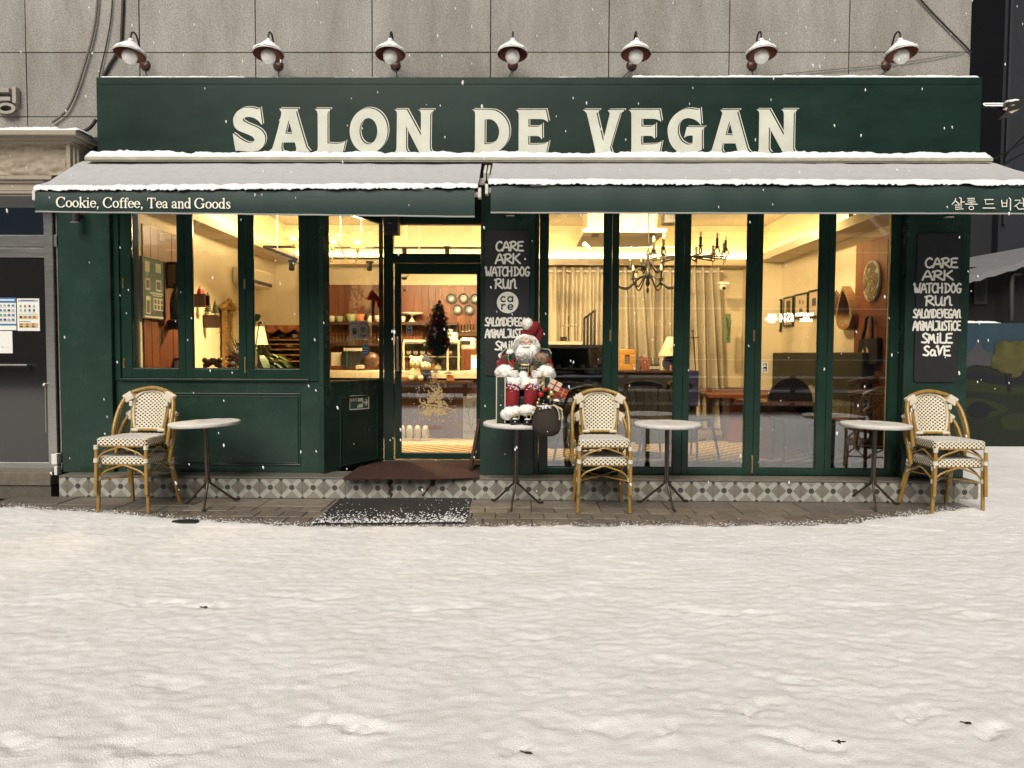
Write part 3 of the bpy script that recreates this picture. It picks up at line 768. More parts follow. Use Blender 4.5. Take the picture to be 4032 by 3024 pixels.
def awning(label, xb0, xb1, xf0, xf1, zf0, zf1, zv0, zv1, seed, texts):
    """canopy from the wall out to the front bar, with a hanging valance"""
    a = thing('awning', label, 'awning', ((xf0+xf1)/2, AF, min(zv0, zv1)), 'green fabric awnings over the shopfront')
    zb = at(1200, 628, -0.10).z
    zF = lambda t: zf0 + (zf1 - zf0) * t
    q = MB()
    def cn(u, v, dz=0.0):
        xb, xf = xb0 + (xb1-xb0)*u, xf0 + (xf1-xf0)*u
        s_ = 0.018 * math.sin(math.pi * v) * (0.6 + 0.4*math.sin(u*9))
        return Vector((xb + (xf-xb)*v, -0.10 + (AF+0.10)*v, zb + (zF(u)-zb)*v - s_ + dz))
    q.grid(lambda u, v: cn(u, v), 40, 8)
    q.grid(lambda u, v: cn(1-u, v, -0.004), 40, 8)
    q.build('canopy', M_canvas, a)
    q = MB()
    for i in range(1):
        xa, xb_ = xf0 + 0.0, xf1
        q.tube([(xa, AF + 0.04, zf0 - 0.035), (xb_, AF + 0.04, zf1 - 0.035)], 0.026, 10)
    q.build('front_bar', M_alu, a)
    for e, x, z in ((0, xf0, zf0), (1, xf1, zf1)):
        q = MB(); sg = 1 if e else -1
        q.box(x + sg*0.001, x + sg*0.026, AF - 0.012, AF + 0.06, z - 0.075, z + 0.004); q.build('end_cap', M_alu, a, bev=0.003)
    # valance with a light wave
    zV = lambda t: zv0 + (zv1 - zv0) * t
    q = MB()
    vy = lambda u: AF - 0.016 - 0.004 * math.sin(u * 31 + seed) - 0.003 * math.sin(u * 71)
    xv0, xv1 = xf0 + (0.005 if seed == 1 else 0.02), xf1 - (0.025 if seed == 1 else 0.0)
    top = lambda u: zF(u) - 0.012
    def vl(u, v, dy=0): return Vector((xv0 + (xv1-xv0)*u, vy(u)*1 + 0.014*(1-v) * 0.6 - 0.010*math.sin(math.pi*v) + dy, top(u) + (zV(u)-top(u))*v))
    q.grid(lambda u, v: vl(u, v), 90, 10); q.grid(lambda u, v: vl(1-u, v, 0.003), 90, 10)
    val = q.build('valance', M_canvas, a)
    q = MB(); q.grid(lambda u, v: vl(u, 0.25 + 0.012*v, -0.0016), 90, 1); q.build('seam', mat('seam_green', (0.022,0.06,0.048), 0.6), val)
    q = MB(); q.grid(lambda u, v: Vector((xv0 + (xv1-xv0)*u, vy(u) - 0.003 - 0.003*math.sin(math.pi*v), zV(u) - 0.012*v)), 90, 3)
    q.grid(lambda u, v: Vector((xv0 + (xv1-xv0)*(1-u), vy(1-u) + 0.004, zV(1-u) - 0.012*v)), 90, 1); q.build('hem', M_hem, val)
    # folding arms under the cloth
    for t in (0.06, 0.94):
        xf = xf0 + (xf1-xf0)*t; xw = xf; xe = xf + (0.45 if t < .5 else -0.45)
        q = MB(); q.tube([(xw, 0.10, zb - 0.16), (xe, -0.45, (zb+zF(t))/2 - 0.14)], 0.02, 8); q.tube([(xe, -0.45, (zb+zF(t))/2 - 0.14), (xf, AF + 0.03, zF(t) - 0.07)], 0.02, 8)
        q.build('folding_arm', M_alu, a)
    # snow on the cloth: even sheet, thick lumpy lip in front
    nu, nv = 420, 26
    U = np.linspace(0, 1, nu + 1)
    bk = 0.02 + 0.05 * (fbm(U * 40, U * 0 + seed, 4, seed) - 0.4); lip = fbm(U * 60, U * 0, 3, seed + 2); lip2 = fbm(U * 240, U * 0, 2, seed + 4)
    q = MB()
    def sn(i, j):
        u = U[i]; v = j / nv
        if v < 0.78:
            t = v / 0.78; vv = bk[i] + (0.985 - bk[i]) * t
            p = cn(u, vv, 0.020 * min(1, t * 6) + 0.016 * (fbm(np.array([u*25]), np.array([vv*5]), 3, seed)[0]-0.5) * min(1, t*6) + 0.02 * max(0, t - 0.75) * 4 * (0.5 + lip[i]))
            if t == 0: p.z -= 0.004
        else:
            t = (v - 0.78) / 0.22; ang_ = t * math.pi * 0.62; r = 0.010 + 0.012 * lip[i]
            c = cn(u, 0.985, 0.0)
            drop = 0.012 + 0.018 * lip[i] + 0.022 * (lip2[i] - 0.5)
            p = Vector((c.x, c.y - r * math.sin(ang_) * 1.15 - 0.022, c.z + 0.024 + 0.012*lip[i] + r * (math.cos(ang_) - 1) - drop * max(0, t - 0.25)))
            p.y += (lip2[i] - 0.5) * 0.012 * math.sin(ang_)
        return p
    W_ = nu + 1
    q.add([sn(i, j) for j in range(nv + 1) for i in range(nu + 1)], [(j*W_+i, (j+1)*W_+i, (j+1)*W_+i+1, j*W_+i+1) for j in range(nv) for i in range(nu)], 0, True)
    q.f = [f[::-1] for f in q.f]
    q.m = [0 if i // nu < nv * 0.74 else 1 for i in range(len(q.f))]
    q.build('snow', [M_thin, M_snow], a)
    for (lab_mesh) in texts(lambda px, py, d: at(px, py, AF - 0.0315 - d)):
        lab_mesh.build('lettering', M_white, val)
    return a

# ---- lettering strokes
def arc(cx, cy, rx, ry, a0, a1, hair, stem, n=14):
    P, W_ = [], []
    for k in range(n + 1):
        a = math.radians(a0 + (a1 - a0) * k / n)
        P.append((cx + rx * math.cos(a), cy + ry * math.sin(a))); W_.append(hair + (stem - hair) * abs(math.cos(a)) ** 1.3)
    return P, W_
def serif_glyph(c):
    h, s = 0.065, 0.150; X = 0.67
    L = lambda x0, y0, x1, y1, w_: ([(x0, y0), ((x0+x1)/2, (y0+y1)/2), (x1, y1)], [w_]*3)
    cv = lambda pts, ws: (smooth_path(pts, 5), [np.interp(i/ (len(smooth_path(pts, 5))-1) * (len(ws)-1), range(len(ws)), ws) for i in range(len(smooth_path(pts, 5)))])
    foot = lambda x, y=0.03: L(x-0.13, y, x+0.13, y, h*0.9)
    if c in 'CG':
        g_ = [arc(.47,.5,.41,.485,42,(318 if c == 'C' else 322),h,s*1.15,22), L(.80,.96,.80,.70,h)]
        if c == 'G': g_ += [L(.83,.42,.83,.12,s), L(.64,.44,.97,.44,h)]
        return g_, (.90 if c == 'C' else 1.02)
    if c == 'o': return [arc(.31,.335,.235,.30,0,360,h,s,20)], .63
    if c == 'k': return [L(.15,.03,.15,.98,s*.9), foot(.15), L(.03,.95,.15,.95,h), L(.58,.64,.20,.30,h), L(.30,.40,.58,.03,s*.95), L(.44,.03,.68,.03,h), L(.44,.64,.66,.64,h)], .68
    if c == 'i': return [L(.17,.03,.17,.64,s*.9), foot(.17), L(.05,.63,.17,.63,h), L(.17,.90,.17,.905,.15)], .36
    if c == 'e': return [arc(.30,.335,.23,.30,5,318,h,s*.95,18), L(.09,.38,.52,.38,h)], .58
    if c == ',': return [cv([(.15,.06),(.18,0),(.10,-.17)], [.15,.11,.04])], .36
    if c == 'f': return [cv([(.19,.03),(.19,.45),(.20,.80),(.32,.95),(.43,.91)], [s*.9,s*.9,s*.9,h,s*.7]), foot(.19), L(.03,.64,.38,.64,h)], .41
    if c == 'T': return [L(.41,.03,.41,.95,s), L(.05,.95,.77,.95,h*1.25), L(.06,.96,.04,.74,h), L(.76,.96,.78,.74,h), L(.27,.03,.55,.03,h)], .84
    if c == 'a': return [arc(.25,.185,.165,.15,0,360,h,s*.85,14), cv([(.09,.52),(.24,.645),(.40,.53),(.41,.20),(.44,.06),(.55,.06)], [s*.8,h,s*.8,s*.9,s*.8,h])], .58
    if c == 'n': return [L(.15,.03,.15,.62,s*.9), L(.04,.61,.15,.62,h), cv([(.15,.48),(.28,.62),(.40,.62),(.48,.48),(.48,.03)], [h,h,s*.7,s*.9,s*.9]), L(.05,.03,.27,.03,h*.9), L(.37,.03,.60,.03,h*.9)], .65
    if c == 'd': return [arc(.27,.335,.20,.30,20,340,h,s*.95,18), L(.50,.04,.50,.98,s*.9), L(.38,.96,.50,.96,h), L(.50,.03,.61,.03,h)], .66
    if c == 's': return [cv([(.42,.50),(.38,.60),(.24,.645),(.11,.55),(.20,.40),(.36,.27),(.40,.13),(.25,.03),(.12,.06),(.06,.18)], [h,h,h,s*.8,s,s,s*.8,h,h,h])], .50
    return [], .30
def text_strokes(fn, text, gap=0.0):
    x = 0; out = []
    for c in text:
        st, adv = fn(c)
        out.append([([(a + x, b) for a, b in P], W_) for P, W_ in st]); x += adv + gap
    return out, x - gap
def lay_text(fn, text, x0, y0, x1, y1, hpx, mp, gap=0.0, bold=1.0, depth=0.0012):
    """baseline from (x0,y0) to (x1,y1) in photograph pixels, cap height hpx; returns one mesh per word"""
    gl_, tot = text_strokes(fn, text, gap); sc = math.hypot(x1-x0, y1-y0) / tot; words = []; q = MB(); k = 0
    for c, st in zip(text, gl_):
        if c == ' ':
            if q.v: words.append(q)
            q = MB(); continue
        for P, W_ in st:
            pp = [(x0 + (x1-x0)*a/tot, y0 + (y1-y0)*a/tot - b*hpx) for a, b in P]
            k += 1
            W2 = [w_ * bold * (sc + hpx) / 2 for w_ in (W_ if isinstance(W_, (list, tuple)) else [W_]*len(P))]
            q.ribbon(pp[::-1], W2[::-1], mp, depth + 0.00015 * (k % 7))
    if q.v: words.append(q)
    return words
def korean(mp):
    f = lambda P: [(3700 + x/6.38, 740 + y/6.38) for x, y in P]
    syl = [[([(402,262),(395,300),(370,350),(310,415)],18),([(395,325),(440,360),(490,405)],24),([(500,242),(540,262),(536,398)],24),([(545,355),(625,350)],19),([(385,430),(555,430),(550,480),(392,482),(398,538),(590,525)],19)],
           [([(700,265),(880,260),(875,305),(707,307),(707,357),(892,350)],19),([(795,357),(795,403)],18),([(650,405),(945,408)],22),(ell(795,500,58,46,20)+[(853,500)],18)],
           [([(1130,292),(1345,290)],20),([(1152,295),(1154,405),(1350,395)],20),([(1090,503),(1385,505)],23)],
           [([(1555,310),(1575,475)],22),([(1692,297),(1682,465)],22),([(1577,380),(1685,378)],18),([(1577,463),(1690,463)],18),([(1745,252),(1781,278),(1776,560)],25)],
           [([(1890,310),(2035,306),(1980,390),(1880,465)],19),([(2010,380),(2080,380)],18),([(2080,252),(2107,278),(2107,470)],24),([(1935,460),(1975,530),(2190,525)],22)]]
    out = []
    for s_ in syl:
        q = MB()
        for k, (P, w_) in enumerate(s_): q.ribbon(f(P)[::-1], w_/6.38, mp, 0.0012 + 0.0002*k)
        out.append(q)
    return out
fA = lambda px, py: at(px, py, AF)
bA = lambda px: at(px, 628, -0.10).x
awning('left green awning lettered Cookie, Coffee, Tea and Goods, with snow lying on top', bA(340), bA(1899), fA(142, 760).x, fA(1882, 745).x, fA(142, 752).z, fA(1882, 742).z, fA(140, 832).z, fA(1872, 852).z, 1,
       lambda mp: lay_text(serif_glyph, 'Cookie, Coffee, Tea and Goods', 221, 816, 909, 822, 41, mp))
awning('right green awning with white Korean lettering at its far corner, snow on top', bA(1946), bA(3872), fA(1923, 738).x, fA(4185, 738).x, fA(1923, 727).z, fA(4185, 730).z, fA(1930, 836).z, fA(4185, 840).z, 2, korean)
# brackets between the two awnings
br = thing('awning_bracket', 'pair of white awning rails hanging between the two awnings', 'bracket', at(1920, 690, -0.4))
for px in (1917, 1931):
    p, e = at(px, 650, -0.12), at(px, 720, -0.45); q = MB(); q.beam(p, (p.x, -0.5, p.z - 0.20), 0.022, 0.07); q.build('rail', M_alu, br, bev=0.003)
p = at(1896, 716, -0.3); q = MB(); q.box(at(1886, 700, -0.3).x, at(1912, 700, -0.3).x, -0.34, -0.28, at(1896, 727, -0.3).z, at(1896, 705, -0.3).z); q.build('joint_block', M_alu, br, bev=0.003)
p = at(1906, 665, -0.2); q = MB(); q.tube([(p.x, -0.2, p.z + 0.03), (p.x, -0.2, p.z - 0.03)], 0.014, 10); q.build('roller', M_steel, br)

# ================================================================== GOOSENECK LAMPS
M_copper = mat('copper_inside', (0.16,0.055,0.03), 0.4, 0.6, var=0.15)
M_enamel = mat('white_enamel', (0.70,0.68,0.64), 0.35, var=0.06)
M_globe = mat('milk_glass', (0.93,0.92,0.88), 0.25, spec=0.6)
hz = 4.075; R_ = 0.135
def lamp(X, k, cord):
    lb = ['gooseneck sign lamp at the left end of the row beside the hanging cables', 'gooseneck sign lamp above the letter S A gap, second from the cables', 'gooseneck sign lamp above the letter O of SALON', 'gooseneck sign lamp above the gap before DE, middle of the row', 'gooseneck sign lamp above the letters V and E of VEGAN', 'gooseneck sign lamp above the last A and N of VEGAN', 'gooseneck sign lamp at the right end of the row near the wall corner'][k]
    t = thing('gooseneck_lamp', lb, 'wall lamp', (0,0,0), 'white gooseneck lamps above the sign')
    y = -0.12
    tilt = Matrix.Rotation(math.radians(-9), 3, 'X') @ Matrix.Rotation(math.radians(rnd.uniform(-4,4)), 3, 'Y')
    q = MB(); pr = [(0.020,0.105),(0.034,0.095),(0.062,0.070),(0.100,0.038),(0.128,0.010),(R_,-0.004),(R_,-0.012)]
    q.lathe(pr[::-1], (0, y, hz), 28, M=tilt, caps=False); q.build('lamp_shade', M_enamel, t)
    q = MB(); q.lathe([(R_-0.003,-0.011),(0.125,0.006),(0.097,0.033),(0.060,0.065),(0.02,0.088),(0.0,0.09)][::-1], (0, y, hz), 28, M=tilt, caps=False); q.f = [f[::-1] for f in q.f]; q.build('shade_lining', M_copper, t)
    q = MB(); q.ball(tilt @ Vector((0,0,-0.028)) + Vector((0, y, hz)), 0.066, 20, 14); q.build('globe_bulb', M_globe, t)
    top = tilt @ Vector((0,0,0.105)) + Vector((0, y, hz))
    q = MB(); q.lathe([(0.026,-0.02),(0.026,0.012),(0.020,0.022),(0.012,0.028)], top, 14); q.build('socket', M_copper, t)
    q = MB(); q.tube(curve3([top + Vector((0,0,0.02)), top + Vector((0,0.004,0.075)), top + Vector((0,0.045,0.115)), top + Vector((0,0.105,0.10)), top + Vector((0,0.17,-0.01)), (0, WY-0.02, hz+0.02), (0, WY-0.005, hz-0.0)], 6), 0.0085, 8); q.build('gooseneck', M_iron, t)
    q = MB(); q.lathe([(0.0,-0.024),(0.022,-0.022),(0.045,-0.012),(0.05,0.0)], (0, WY-0.001, hz+0.0), 18, M=Matrix.Rotation(math.radians(-90), 3, 'X')); q.build('wall_plate', mat('brown_plate', (0.06,0.022,0.016), 0.4), t)
    q = MB(); n = 26
    for (r, z, d) in (): pass
    prs = [(R_+0.004,-0.002),(R_+0.003,0.012),(0.122,0.030),(0.092,0.058),(0.060,0.088),(0.034,0.108),(0.026,0.116),(0.0,0.118)]
    rs = random.Random(k + 5); vs = []
    for i, (r, z) in enumerate(prs):
        for a in range(n):
            an_ = 2*math.pi*a/n; jj = rs.uniform(-0.004, 0.005); p = tilt @ Vector(((r + jj*0.4)*math.cos(an_), (r + jj*0.4)*math.sin(an_), z + jj)); vs.append(p + Vector((0, y, hz)))
    q.add(vs, [(i*n+a, i*n+(a+1)%n, (i+1)*n+(a+1)%n, (i+1)*n+a) for i in range(len(prs)-1) for a in range(n)], 0, True); q.build('snow', M_snow, t)
    q = MB(); q.ball(top + Vector((0,0,0.022)), 0.024, 10, 6, rough=0.12, sc=(1,1,.8), seed=k); q.build('snow', M_snow, t)
    q = MB(); q.tube(curve3([(0, WY-0.012, hz-0.04), (cord*0.35, WY-0.03, hz-0.10), (cord, WY-0.05, szt+0.012)], 6), 0.0045, 6); q.build('cord', M_black, t)
    t.location.x = X
for k, (px, cd) in enumerate([(512,0.06),(1057,0.03),(1537,0.045),(2018,-0.08),(2504,-0.17),(2998,0.0),(3548,-0.16)]):
    lamp(at(px, 240, -0.12).x, k, cd)

# ================================================================== CABLES ON THE WALL
def cable(name, label, pts, r, m, Y=WY - 0.02, cat='cable'):
    q = MB(); q.tube(curve3([at(a, b_, Y) for a, b_ in pts], 6), r, 8); return q.build(name, m, label=label, cat=cat)
M_cab = mat('black_cable', (0.02,0.014,0.012), 0.5); M_cabg = mat('grey_cable', (0.16,0.135,0.11), 0.6)
cable('grey_cable', 'dusty grey cable curving down the granite to the stone cornice', [(386,-40),(378,60),(362,150),(330,262),(298,360),(268,425),(238,458),(205,482)], 0.011, M_cabg, WY - 0.03)
cable('thin_black_cable', 'thin black cable hanging straight down to the sign corner', [(444,-40),(438,60),(424,150),(404,240),(390,303)], 0.006, M_cab)
cable('thick_black_conduit', 'thick dark conduit kinking behind the leftmost lamp', [(485,-40),(484,30),(480,110),(477,165),(466,196),(448,230),(428,262),(408,302)], 0.014, M_cab)
cable('diagonal_cable', 'black cable slanting across the top right granite corner', [(3600,-30),(3660,38),(3740,120),(3800,180),(3824,207)], 0.008, M_cab)
cable('thin_wire', 'thin grey wire rising to the right wall corner behind the last lamp', [(3040,296),(3250,276),(3480,256),(3650,232),(3800,203)], 0.004, M_cabg)
cable('drooping_cable', 'short bundle of dark cables drooping beside the left end of the sign', [(378,470),(370,485),(352,505),(330,516),(300,520)], 0.015, M_cab, -0.02)
# ================================================================== NEIGHBOUR ON THE LEFT
nb = thing('neighbour_entrance', 'pale stone neighbouring entrance with cornice and dark glass door left of the shop', 'building', (-4.8, 0, 0))
CY_ = -0.30
M_st = mat('pale_stone', (0.33,0.285,0.225), 0.75, var=0.14, vscale=60, bump=0.25, bscale=130)
M_rough = mat('rock_faced_stone', (0.33,0.28,0.215), 0.8, var=0.22, vscale=22, bump=0.9, bscale=22)
cp = lambda px, py, Y=CY_: at(px, py, Y)
XE = -9.0
def band(name, xe_px, py0, py1, Y, Yb=WY - 0.01, m=M_st, bev=0.006):
    q = MB(); q.box(XE, cp(xe_px, 600, Y).x, Y, Yb, cp(100, py1, Y).z, cp(100, py0, Y).z); return q.build(name, m, nb, bev=bev)
band('cornice', 299, 511, 531, -0.34); band('cornice', 292, 531.5, 545, -0.30); band('cornice', 288, 545.5, 551, -0.285); band('cornice', 284, 551.5, 563, -0.26)
q = MB(); xr = cp(284, 600, -0.2).x; zt_, zb_ = cp(100, 564.5, -0.2).z, cp(100, 690, -0.2).z
fz = lambda u, v: Vector((XE + (xr - 0.06 - XE) * u, -0.17 - 0.05 * fbm(np.array([u*60]), np.array([v*9]), 4, 5)[0], zb_ + (zt_ - zb_) * v))
q.grid(fz, 300, 22); q.box(XE, xr - 0.06, -0.165, WY - 0.01, zb_, zt_); q.build('rock_face', M_rough, nb)
for a, b_, Y in ((259, 276, -0.235), (285, 294, -0.205), (298, 309, -0.18)):
    q = MB(); q.box(cp(a, 600, Y).x, cp(b_, 600, Y).x, Y, WY - 0.012, zb_ + 0.001, zt_ - 0.001); q.build('pilaster_strip', M_st, nb, bev=0.004)
q = MB(); q.box(xr - 0.05, cp(318, 600, -0.12).x, -0.12, WY - 0.014, zb_ + 0.002, zt_ - 0.002); q.build('rock_face', M_rough, nb)
band('stone_band', 200, 690.5, 706, -0.235); band('stone_band', 170, 707, 720, -0.21); band('lintel', 148, 720.5, 752, -0.19); band('stone_band', 146, 752.5, 762, -0.215); band('steel_band', 146, 762.5, 772, -0.17, m=M_steel)
snow_ridge('snow', nb, XE, cp(298, 500, -0.34).x, -0.335, -0.05, cp(100, 511, -0.34).z + 0.001, 0.040, 31, over=0.006, sag=0.004)
q = MB(); zc = cp(100, 511, -0.34).z; q.box(XE, cp(200, 490, -0.06).x, -0.07, WY - 0.015, zc + 0.001, zc + 0.075); q.build('parapet', M_st, nb)
snow_ridge('snow', nb, XE, cp(222, 490, -0.06).x, -0.075, WY - 0.02, zc + 0.076, 0.045, 32)
# door and frame
ND = 0.08; dp = lambda px, py: at(px, py, ND)
q = MB(); q.box(dp(190, 1400).x, dp(224, 1400).x, ND - 0.03, ND + 0.06, 0.23, dp(200, 772).z); q.box(dp(229, 1400).x, dp(236, 1400).x, ND, ND + 0.04, 0.21, dp(200, 772).z)
q.build('steel_post', M_steel, nb, bev=0.004)
q = MB(); q.box(XE, dp(236, 1400).x, ND - 0.012, ND + 0.04, dp(100, 971).z, dp(100, 926).z); q.build('steel_rail', M_steel, nb, bev=0.004)
q = MB(); q.box(XE, dp(189, 1400).x, ND, ND + 0.04, dp(100, 1013).z, dp(100, 975).z); q.build('steel_rail', M_steel, nb, bev=0.004)
q = MB(); q.box(XE, dp(202, 1400).x, ND, ND + 0.04, dp(100, 1862).z, dp(100, 1820).z); q.build('steel_rail', M_steel, nb, bev=0.004)
q = MB(); q.box(XE, dp(189, 1400).x, ND + 0.012, ND + 0.02, dp(100, 1820).z, dp(100, 1013).z); ndoor = q.build('glass_door', M_glass_dark, nb)
q = MB(); q.box(XE, dp(189, 1400).x, ND + 0.012, ND + 0.02, dp(100, 926).z, dp(100, 772).z); q.build('transom_pane', glass_mat('green_transom_glass', 0.2, (0.16,0.19,0.17)), nb)
q = MB(); q.tube([(XE, ND - 0.05, dp(60, 1437).z), (dp(122, 1437).x, ND - 0.05, dp(60, 1437).z)], 0.010, 8); q.box(dp(112,1437).x, dp(120,1437).x, ND - 0.05, ND + 0.011, dp(60,1440).z, dp(60,1434).z); q.build('push_bar', M_steel, ndoor)
q = MB(); c = dp(188, 1515); q.ball((c.x, ND - 0.045, c.z), 0.022, 12, 8); q.box(c.x - 0.004, c.x + 0.004, ND - 0.04, ND - 0.03, dp(188, 1700).z, c.z); q.build('door_knob', M_steel, ndoor)
for py0, py1, wx in ((1782, 1823, 228), (1830, 1864, 238)):
    q = MB(); q.box(dp(wx, 1800).x, dp(250, 1800).x, ND - 0.10, ND - 0.03, dp(240, py1).z, dp(240, py0).z); q.build('white_block', M_whitepl, nb, bev=0.004)
q = MB(); q.box(XE, dp(236, 1880).x, -0.06, 1.8, dp(100, 1893).z - 0.02, 0.205); q.build('step_tread', mat('worn_step', (0.15,0.13,0.10), 0.6, var=0.25, vscale=10), nb, bev=0.006)
q = MB(); q.box(XE, dp(234, 1900).x, -0.045, 1.8, -0.05, dp(100, 1893).z - 0.021); q.build('step_riser', mat('worn_riser', (0.10,0.088,0.07), 0.7, var=0.25, vscale=14), nb)
# things seen dimly behind that glass
q = MB(); q.quad((XE, 1.85, 0.2), (-4.62, 1.85, 0.2), (-4.62, 1.85, 3.2), (XE, 1.85, 3.2)); q.build('hall_wall', mat('hall_wall_grey', (0.22,0.21,0.20), 0.8), nb)
# papers stuck on the glass door
M_ink = mat('ink_dark', (0.03,0.035,0.06), 0.7); M_inkg = mat('ink_green', (0.10,0.28,0.20), 0.7); M_inkr = mat('ink_red', (0.45,0.07,0.05), 0.7); M_inkb = mat('ink_blue', (0.06,0.16,0.36), 0.7); M_inky = mat('ink_yellow', (0.55,0.42,0.16), 0.7); M_grey = mat('ink_grey', (0.35,0.36,0.38), 0.7)
PP = [M_paper, M_ink, M_inkg, M_inkr, M_inkb, M_inky, M_grey]
def paper(name, label, cat, p0, p1, Y, marks, base=0, bev=0, mats=None):
    a, b_ = at(*p0, Y), at(*p1, Y); x0, x1, z1_, z0_ = a.x, b_.x, a.z, b_.z; q = MB()
    q.box(x0, x1, Y, Y + 0.0012, z0_, z1_, base)
    for k, (u0, v0, u1, v1, mi) in enumerate(marks):
        q.quad((x0+(x1-x0)*u0, Y - 0.0005 - 0.00008*k, z1_+(z0_-z1_)*v1), (x0+(x1-x0)*u1, Y - 0.0005 - 0.00008*k, z1_+(z0_-z1_)*v1), (x0+(x1-x0)*u1, Y - 0.0005 - 0.00008*k, z1_+(z0_-z1_)*v0), (x0+(x1-x0)*u0, Y - 0.0005 - 0.00008*k, z1_+(z0_-z1_)*v0), mi)
    return q.build(name, mats or PP, label=label, cat=cat)
mk = [(0.05,0.04,0.95,0.10,6),(0.2,0.05,0.8,0.085,4)]
rr = random.Random(4)
for r in range(2):
    for c in range(4): mk += [(0.12+c*0.2, 0.2+r*0.13, 0.12+c*0.2+0.09, 0.2+r*0.13+0.07, rr.choice((1,2,3,6))), (0.1+c*0.2, 0.285+r*0.13, 0.1+c*0.2+0.14, 0.295+r*0.13, 6)]
mk += [(0.08,0.48,0.92,0.49,2),(0.08,0.53,0.92,0.63,5)] + [(0.12+c*0.2,0.54,0.12+c*0.2+0.1,0.61,rr.choice((1,3,4))) for c in range(4)]
mk += [(0.08,0.70,0.6,0.72,2),(0.08,0.76,0.92,0.90,5)] + [(0.12+c*0.27,0.77,0.12+c*0.27+0.12,0.82,3) for c in range(3)] + [(0.12+c*0.27,0.84,0.12+c*0.27+0.12,0.89,1) for c in range(3)]
paper('notice', 'notice sheet with rows of coloured pictograms nearest the steel door post', 'notice', (66, 1175), (157, 1303), ND + 0.009, mk)
mk = [(0,0.0,1,0.16,4),(0.05,0.05,0.95,0.09,0),(0,0.80,1,0.86,4)]
for r in range(4):
    for c in range(6): mk.append((0.04+c*0.16, 0.21+r*0.145, 0.04+c*0.16+0.1, 0.21+r*0.145+0.06, rr.choice((1,2,4,5,6,6)))); mk.append((0.04+c*0.16, 0.285+r*0.145, 0.04+c*0.16+0.13, 0.297+r*0.145, 6))
paper('notice', 'notice sheet with a blue heading band beside the pictogram sheet', 'notice', (-40, 1172), (65, 1300), ND + 0.0095, mk)
paper('notice', 'plain white sheet taped below the blue headed notice', 'notice', (-40, 1303), (50, 1391), ND + 0.009, [(0.5,0.70,0.62,0.74,6),(0.68,0.72,0.9,0.735,6)])
# raised letter on the granite, cut by the edge of the picture
ql = MB(); c = lambda px, py: at(px, py, WY - 0.07)
def bar(q, x0, x1, y0, y1): a, b_ = c(x0, y0), c(x1, y1); q.box(a.x, b_.x, WY - 0.07, WY - 0.012, b_.z, a.z)
lt = thing('wall_letter', 'raised grey Korean sign letter on the granite at the far left', 'sign letter', c(20, 450), )
M_let = mat('grey_letter', (0.33,0.30,0.26), 0.5, var=0.1)
q = MB(); bar(q, -40, 34, 345, 362); bar(q, -40, -20, 362.2, 380); bar(q, -40, 40, 380.2, 396); q.build('stroke', M_let, lt, bev=0.003)
q = MB(); bar(q, 46, 63, 341, 405); q.build('stroke', M_let, lt, bev=0.003)
q = MB(); q.prism(ell(23, 426, 38, 22)[::-1], [ell(23, 426, 22, 11)[::-1]], lambda x, y, d: at(x, y, WY - d), 0.07, 0.012); q.build('ring', M_let, lt)

# ================================================================== YARD ON THE RIGHT
MY = 3.7
mz1, mxr = at(3900, 1272, MY).z, 12.0
mx0 = 4.31
mw = thing('painted_wall', 'low yard wall painted with a blue sky, trees and green meadow', 'wall', (6, MY, 0))
q = MB(); q.box(mx0, mxr, MY, MY + 0.18, -0.08, mz1); q.build('wall_slab', mat('mural_sky', (0.012, 0.034, 0.052), 0.8, var=0.35, vscale=1.5), mw)  # mural paint dimmed: distance from the street lamps is put into the colour
def paint(name, pts, col, off, var=0.25):
    P = smooth_path(pts, 5, True); q = MB(); q.prism(P[::-1], [], lambda x, y, d: at(x, y, MY - d), off, off - 0.0012, side=True); return q.build(name, mat('mural_' + name, col, 0.85, var=var, vscale=4), mw)
paint('painted_cloud', [(3790,1440),(3800,1400),(3830,1372),(3848,1345),(3868,1370),(3885,1385),(3905,1388),(3915,1410),(3912,1440)], (0.0432, 0.0459, 0.0513), 0.002)
paint('painted_meadow', [(3760,1480,1),(3830,1438),(3900,1442),(4100,1450,1),(4400,1450,1),(4400,1800,1),(3760,1800,1)], (0.00486, 0.00945, 0.00378), 0.004)
paint('painted_hedge', [(3760,1475),(3850,1462),(3950,1480),(4200,1470),(4200,1512),(3950,1510),(3850,1508),(3760,1500)], (0.00216, 0.00324, 0.0081), 0.0055)
paint('painted_lawn', [(3760,1500),(3840,1496),(3960,1520),(4300,1540),(4300,1560),(3960,1552),(3760,1530)], (0.0135, 0.0189, 0.00405), 0.007)
paint('painted_lawn', [(3770,1580),(3850,1568),(3950,1595),(3960,1620),(3860,1650),(3770,1630)], (0.01215, 0.01755, 0.00486), 0.0075)
paint('painted_bush', [(3805,1610),(3835,1585),(3870,1582),(3900,1600),(3930,1615),(3900,1620),(3890,1640),(3850,1648),(3815,1636)], (0.00162, 0.00243, 0.0054), 0.010)
paint('painted_lawn', [(3950,1640),(4060,1625),(4300,1650),(4300,1700),(4050,1695),(3960,1690)], (0.00945, 0.0135, 0.00486), 0.0085)
pts = []
for k in range(26):
    a = 2*math.pi*k/26; r = 1 + 0.10*math.sin(k*5.1) + 0.06*math.sin(k*9.7); pts.append((3985 + 80*r*math.cos(a), 1410 - 72*r*math.sin(a)))
paint('painted_tree_crown', pts, (0.06,0.055,0.012), 0.012, 0.5)
paint('painted_tree_trunk', [(3960,1470,1),(3985,1470,1),(3980,1545,1),(3968,1545,1)], (0.00324, 0.0027, 0.00324), 0.0135)
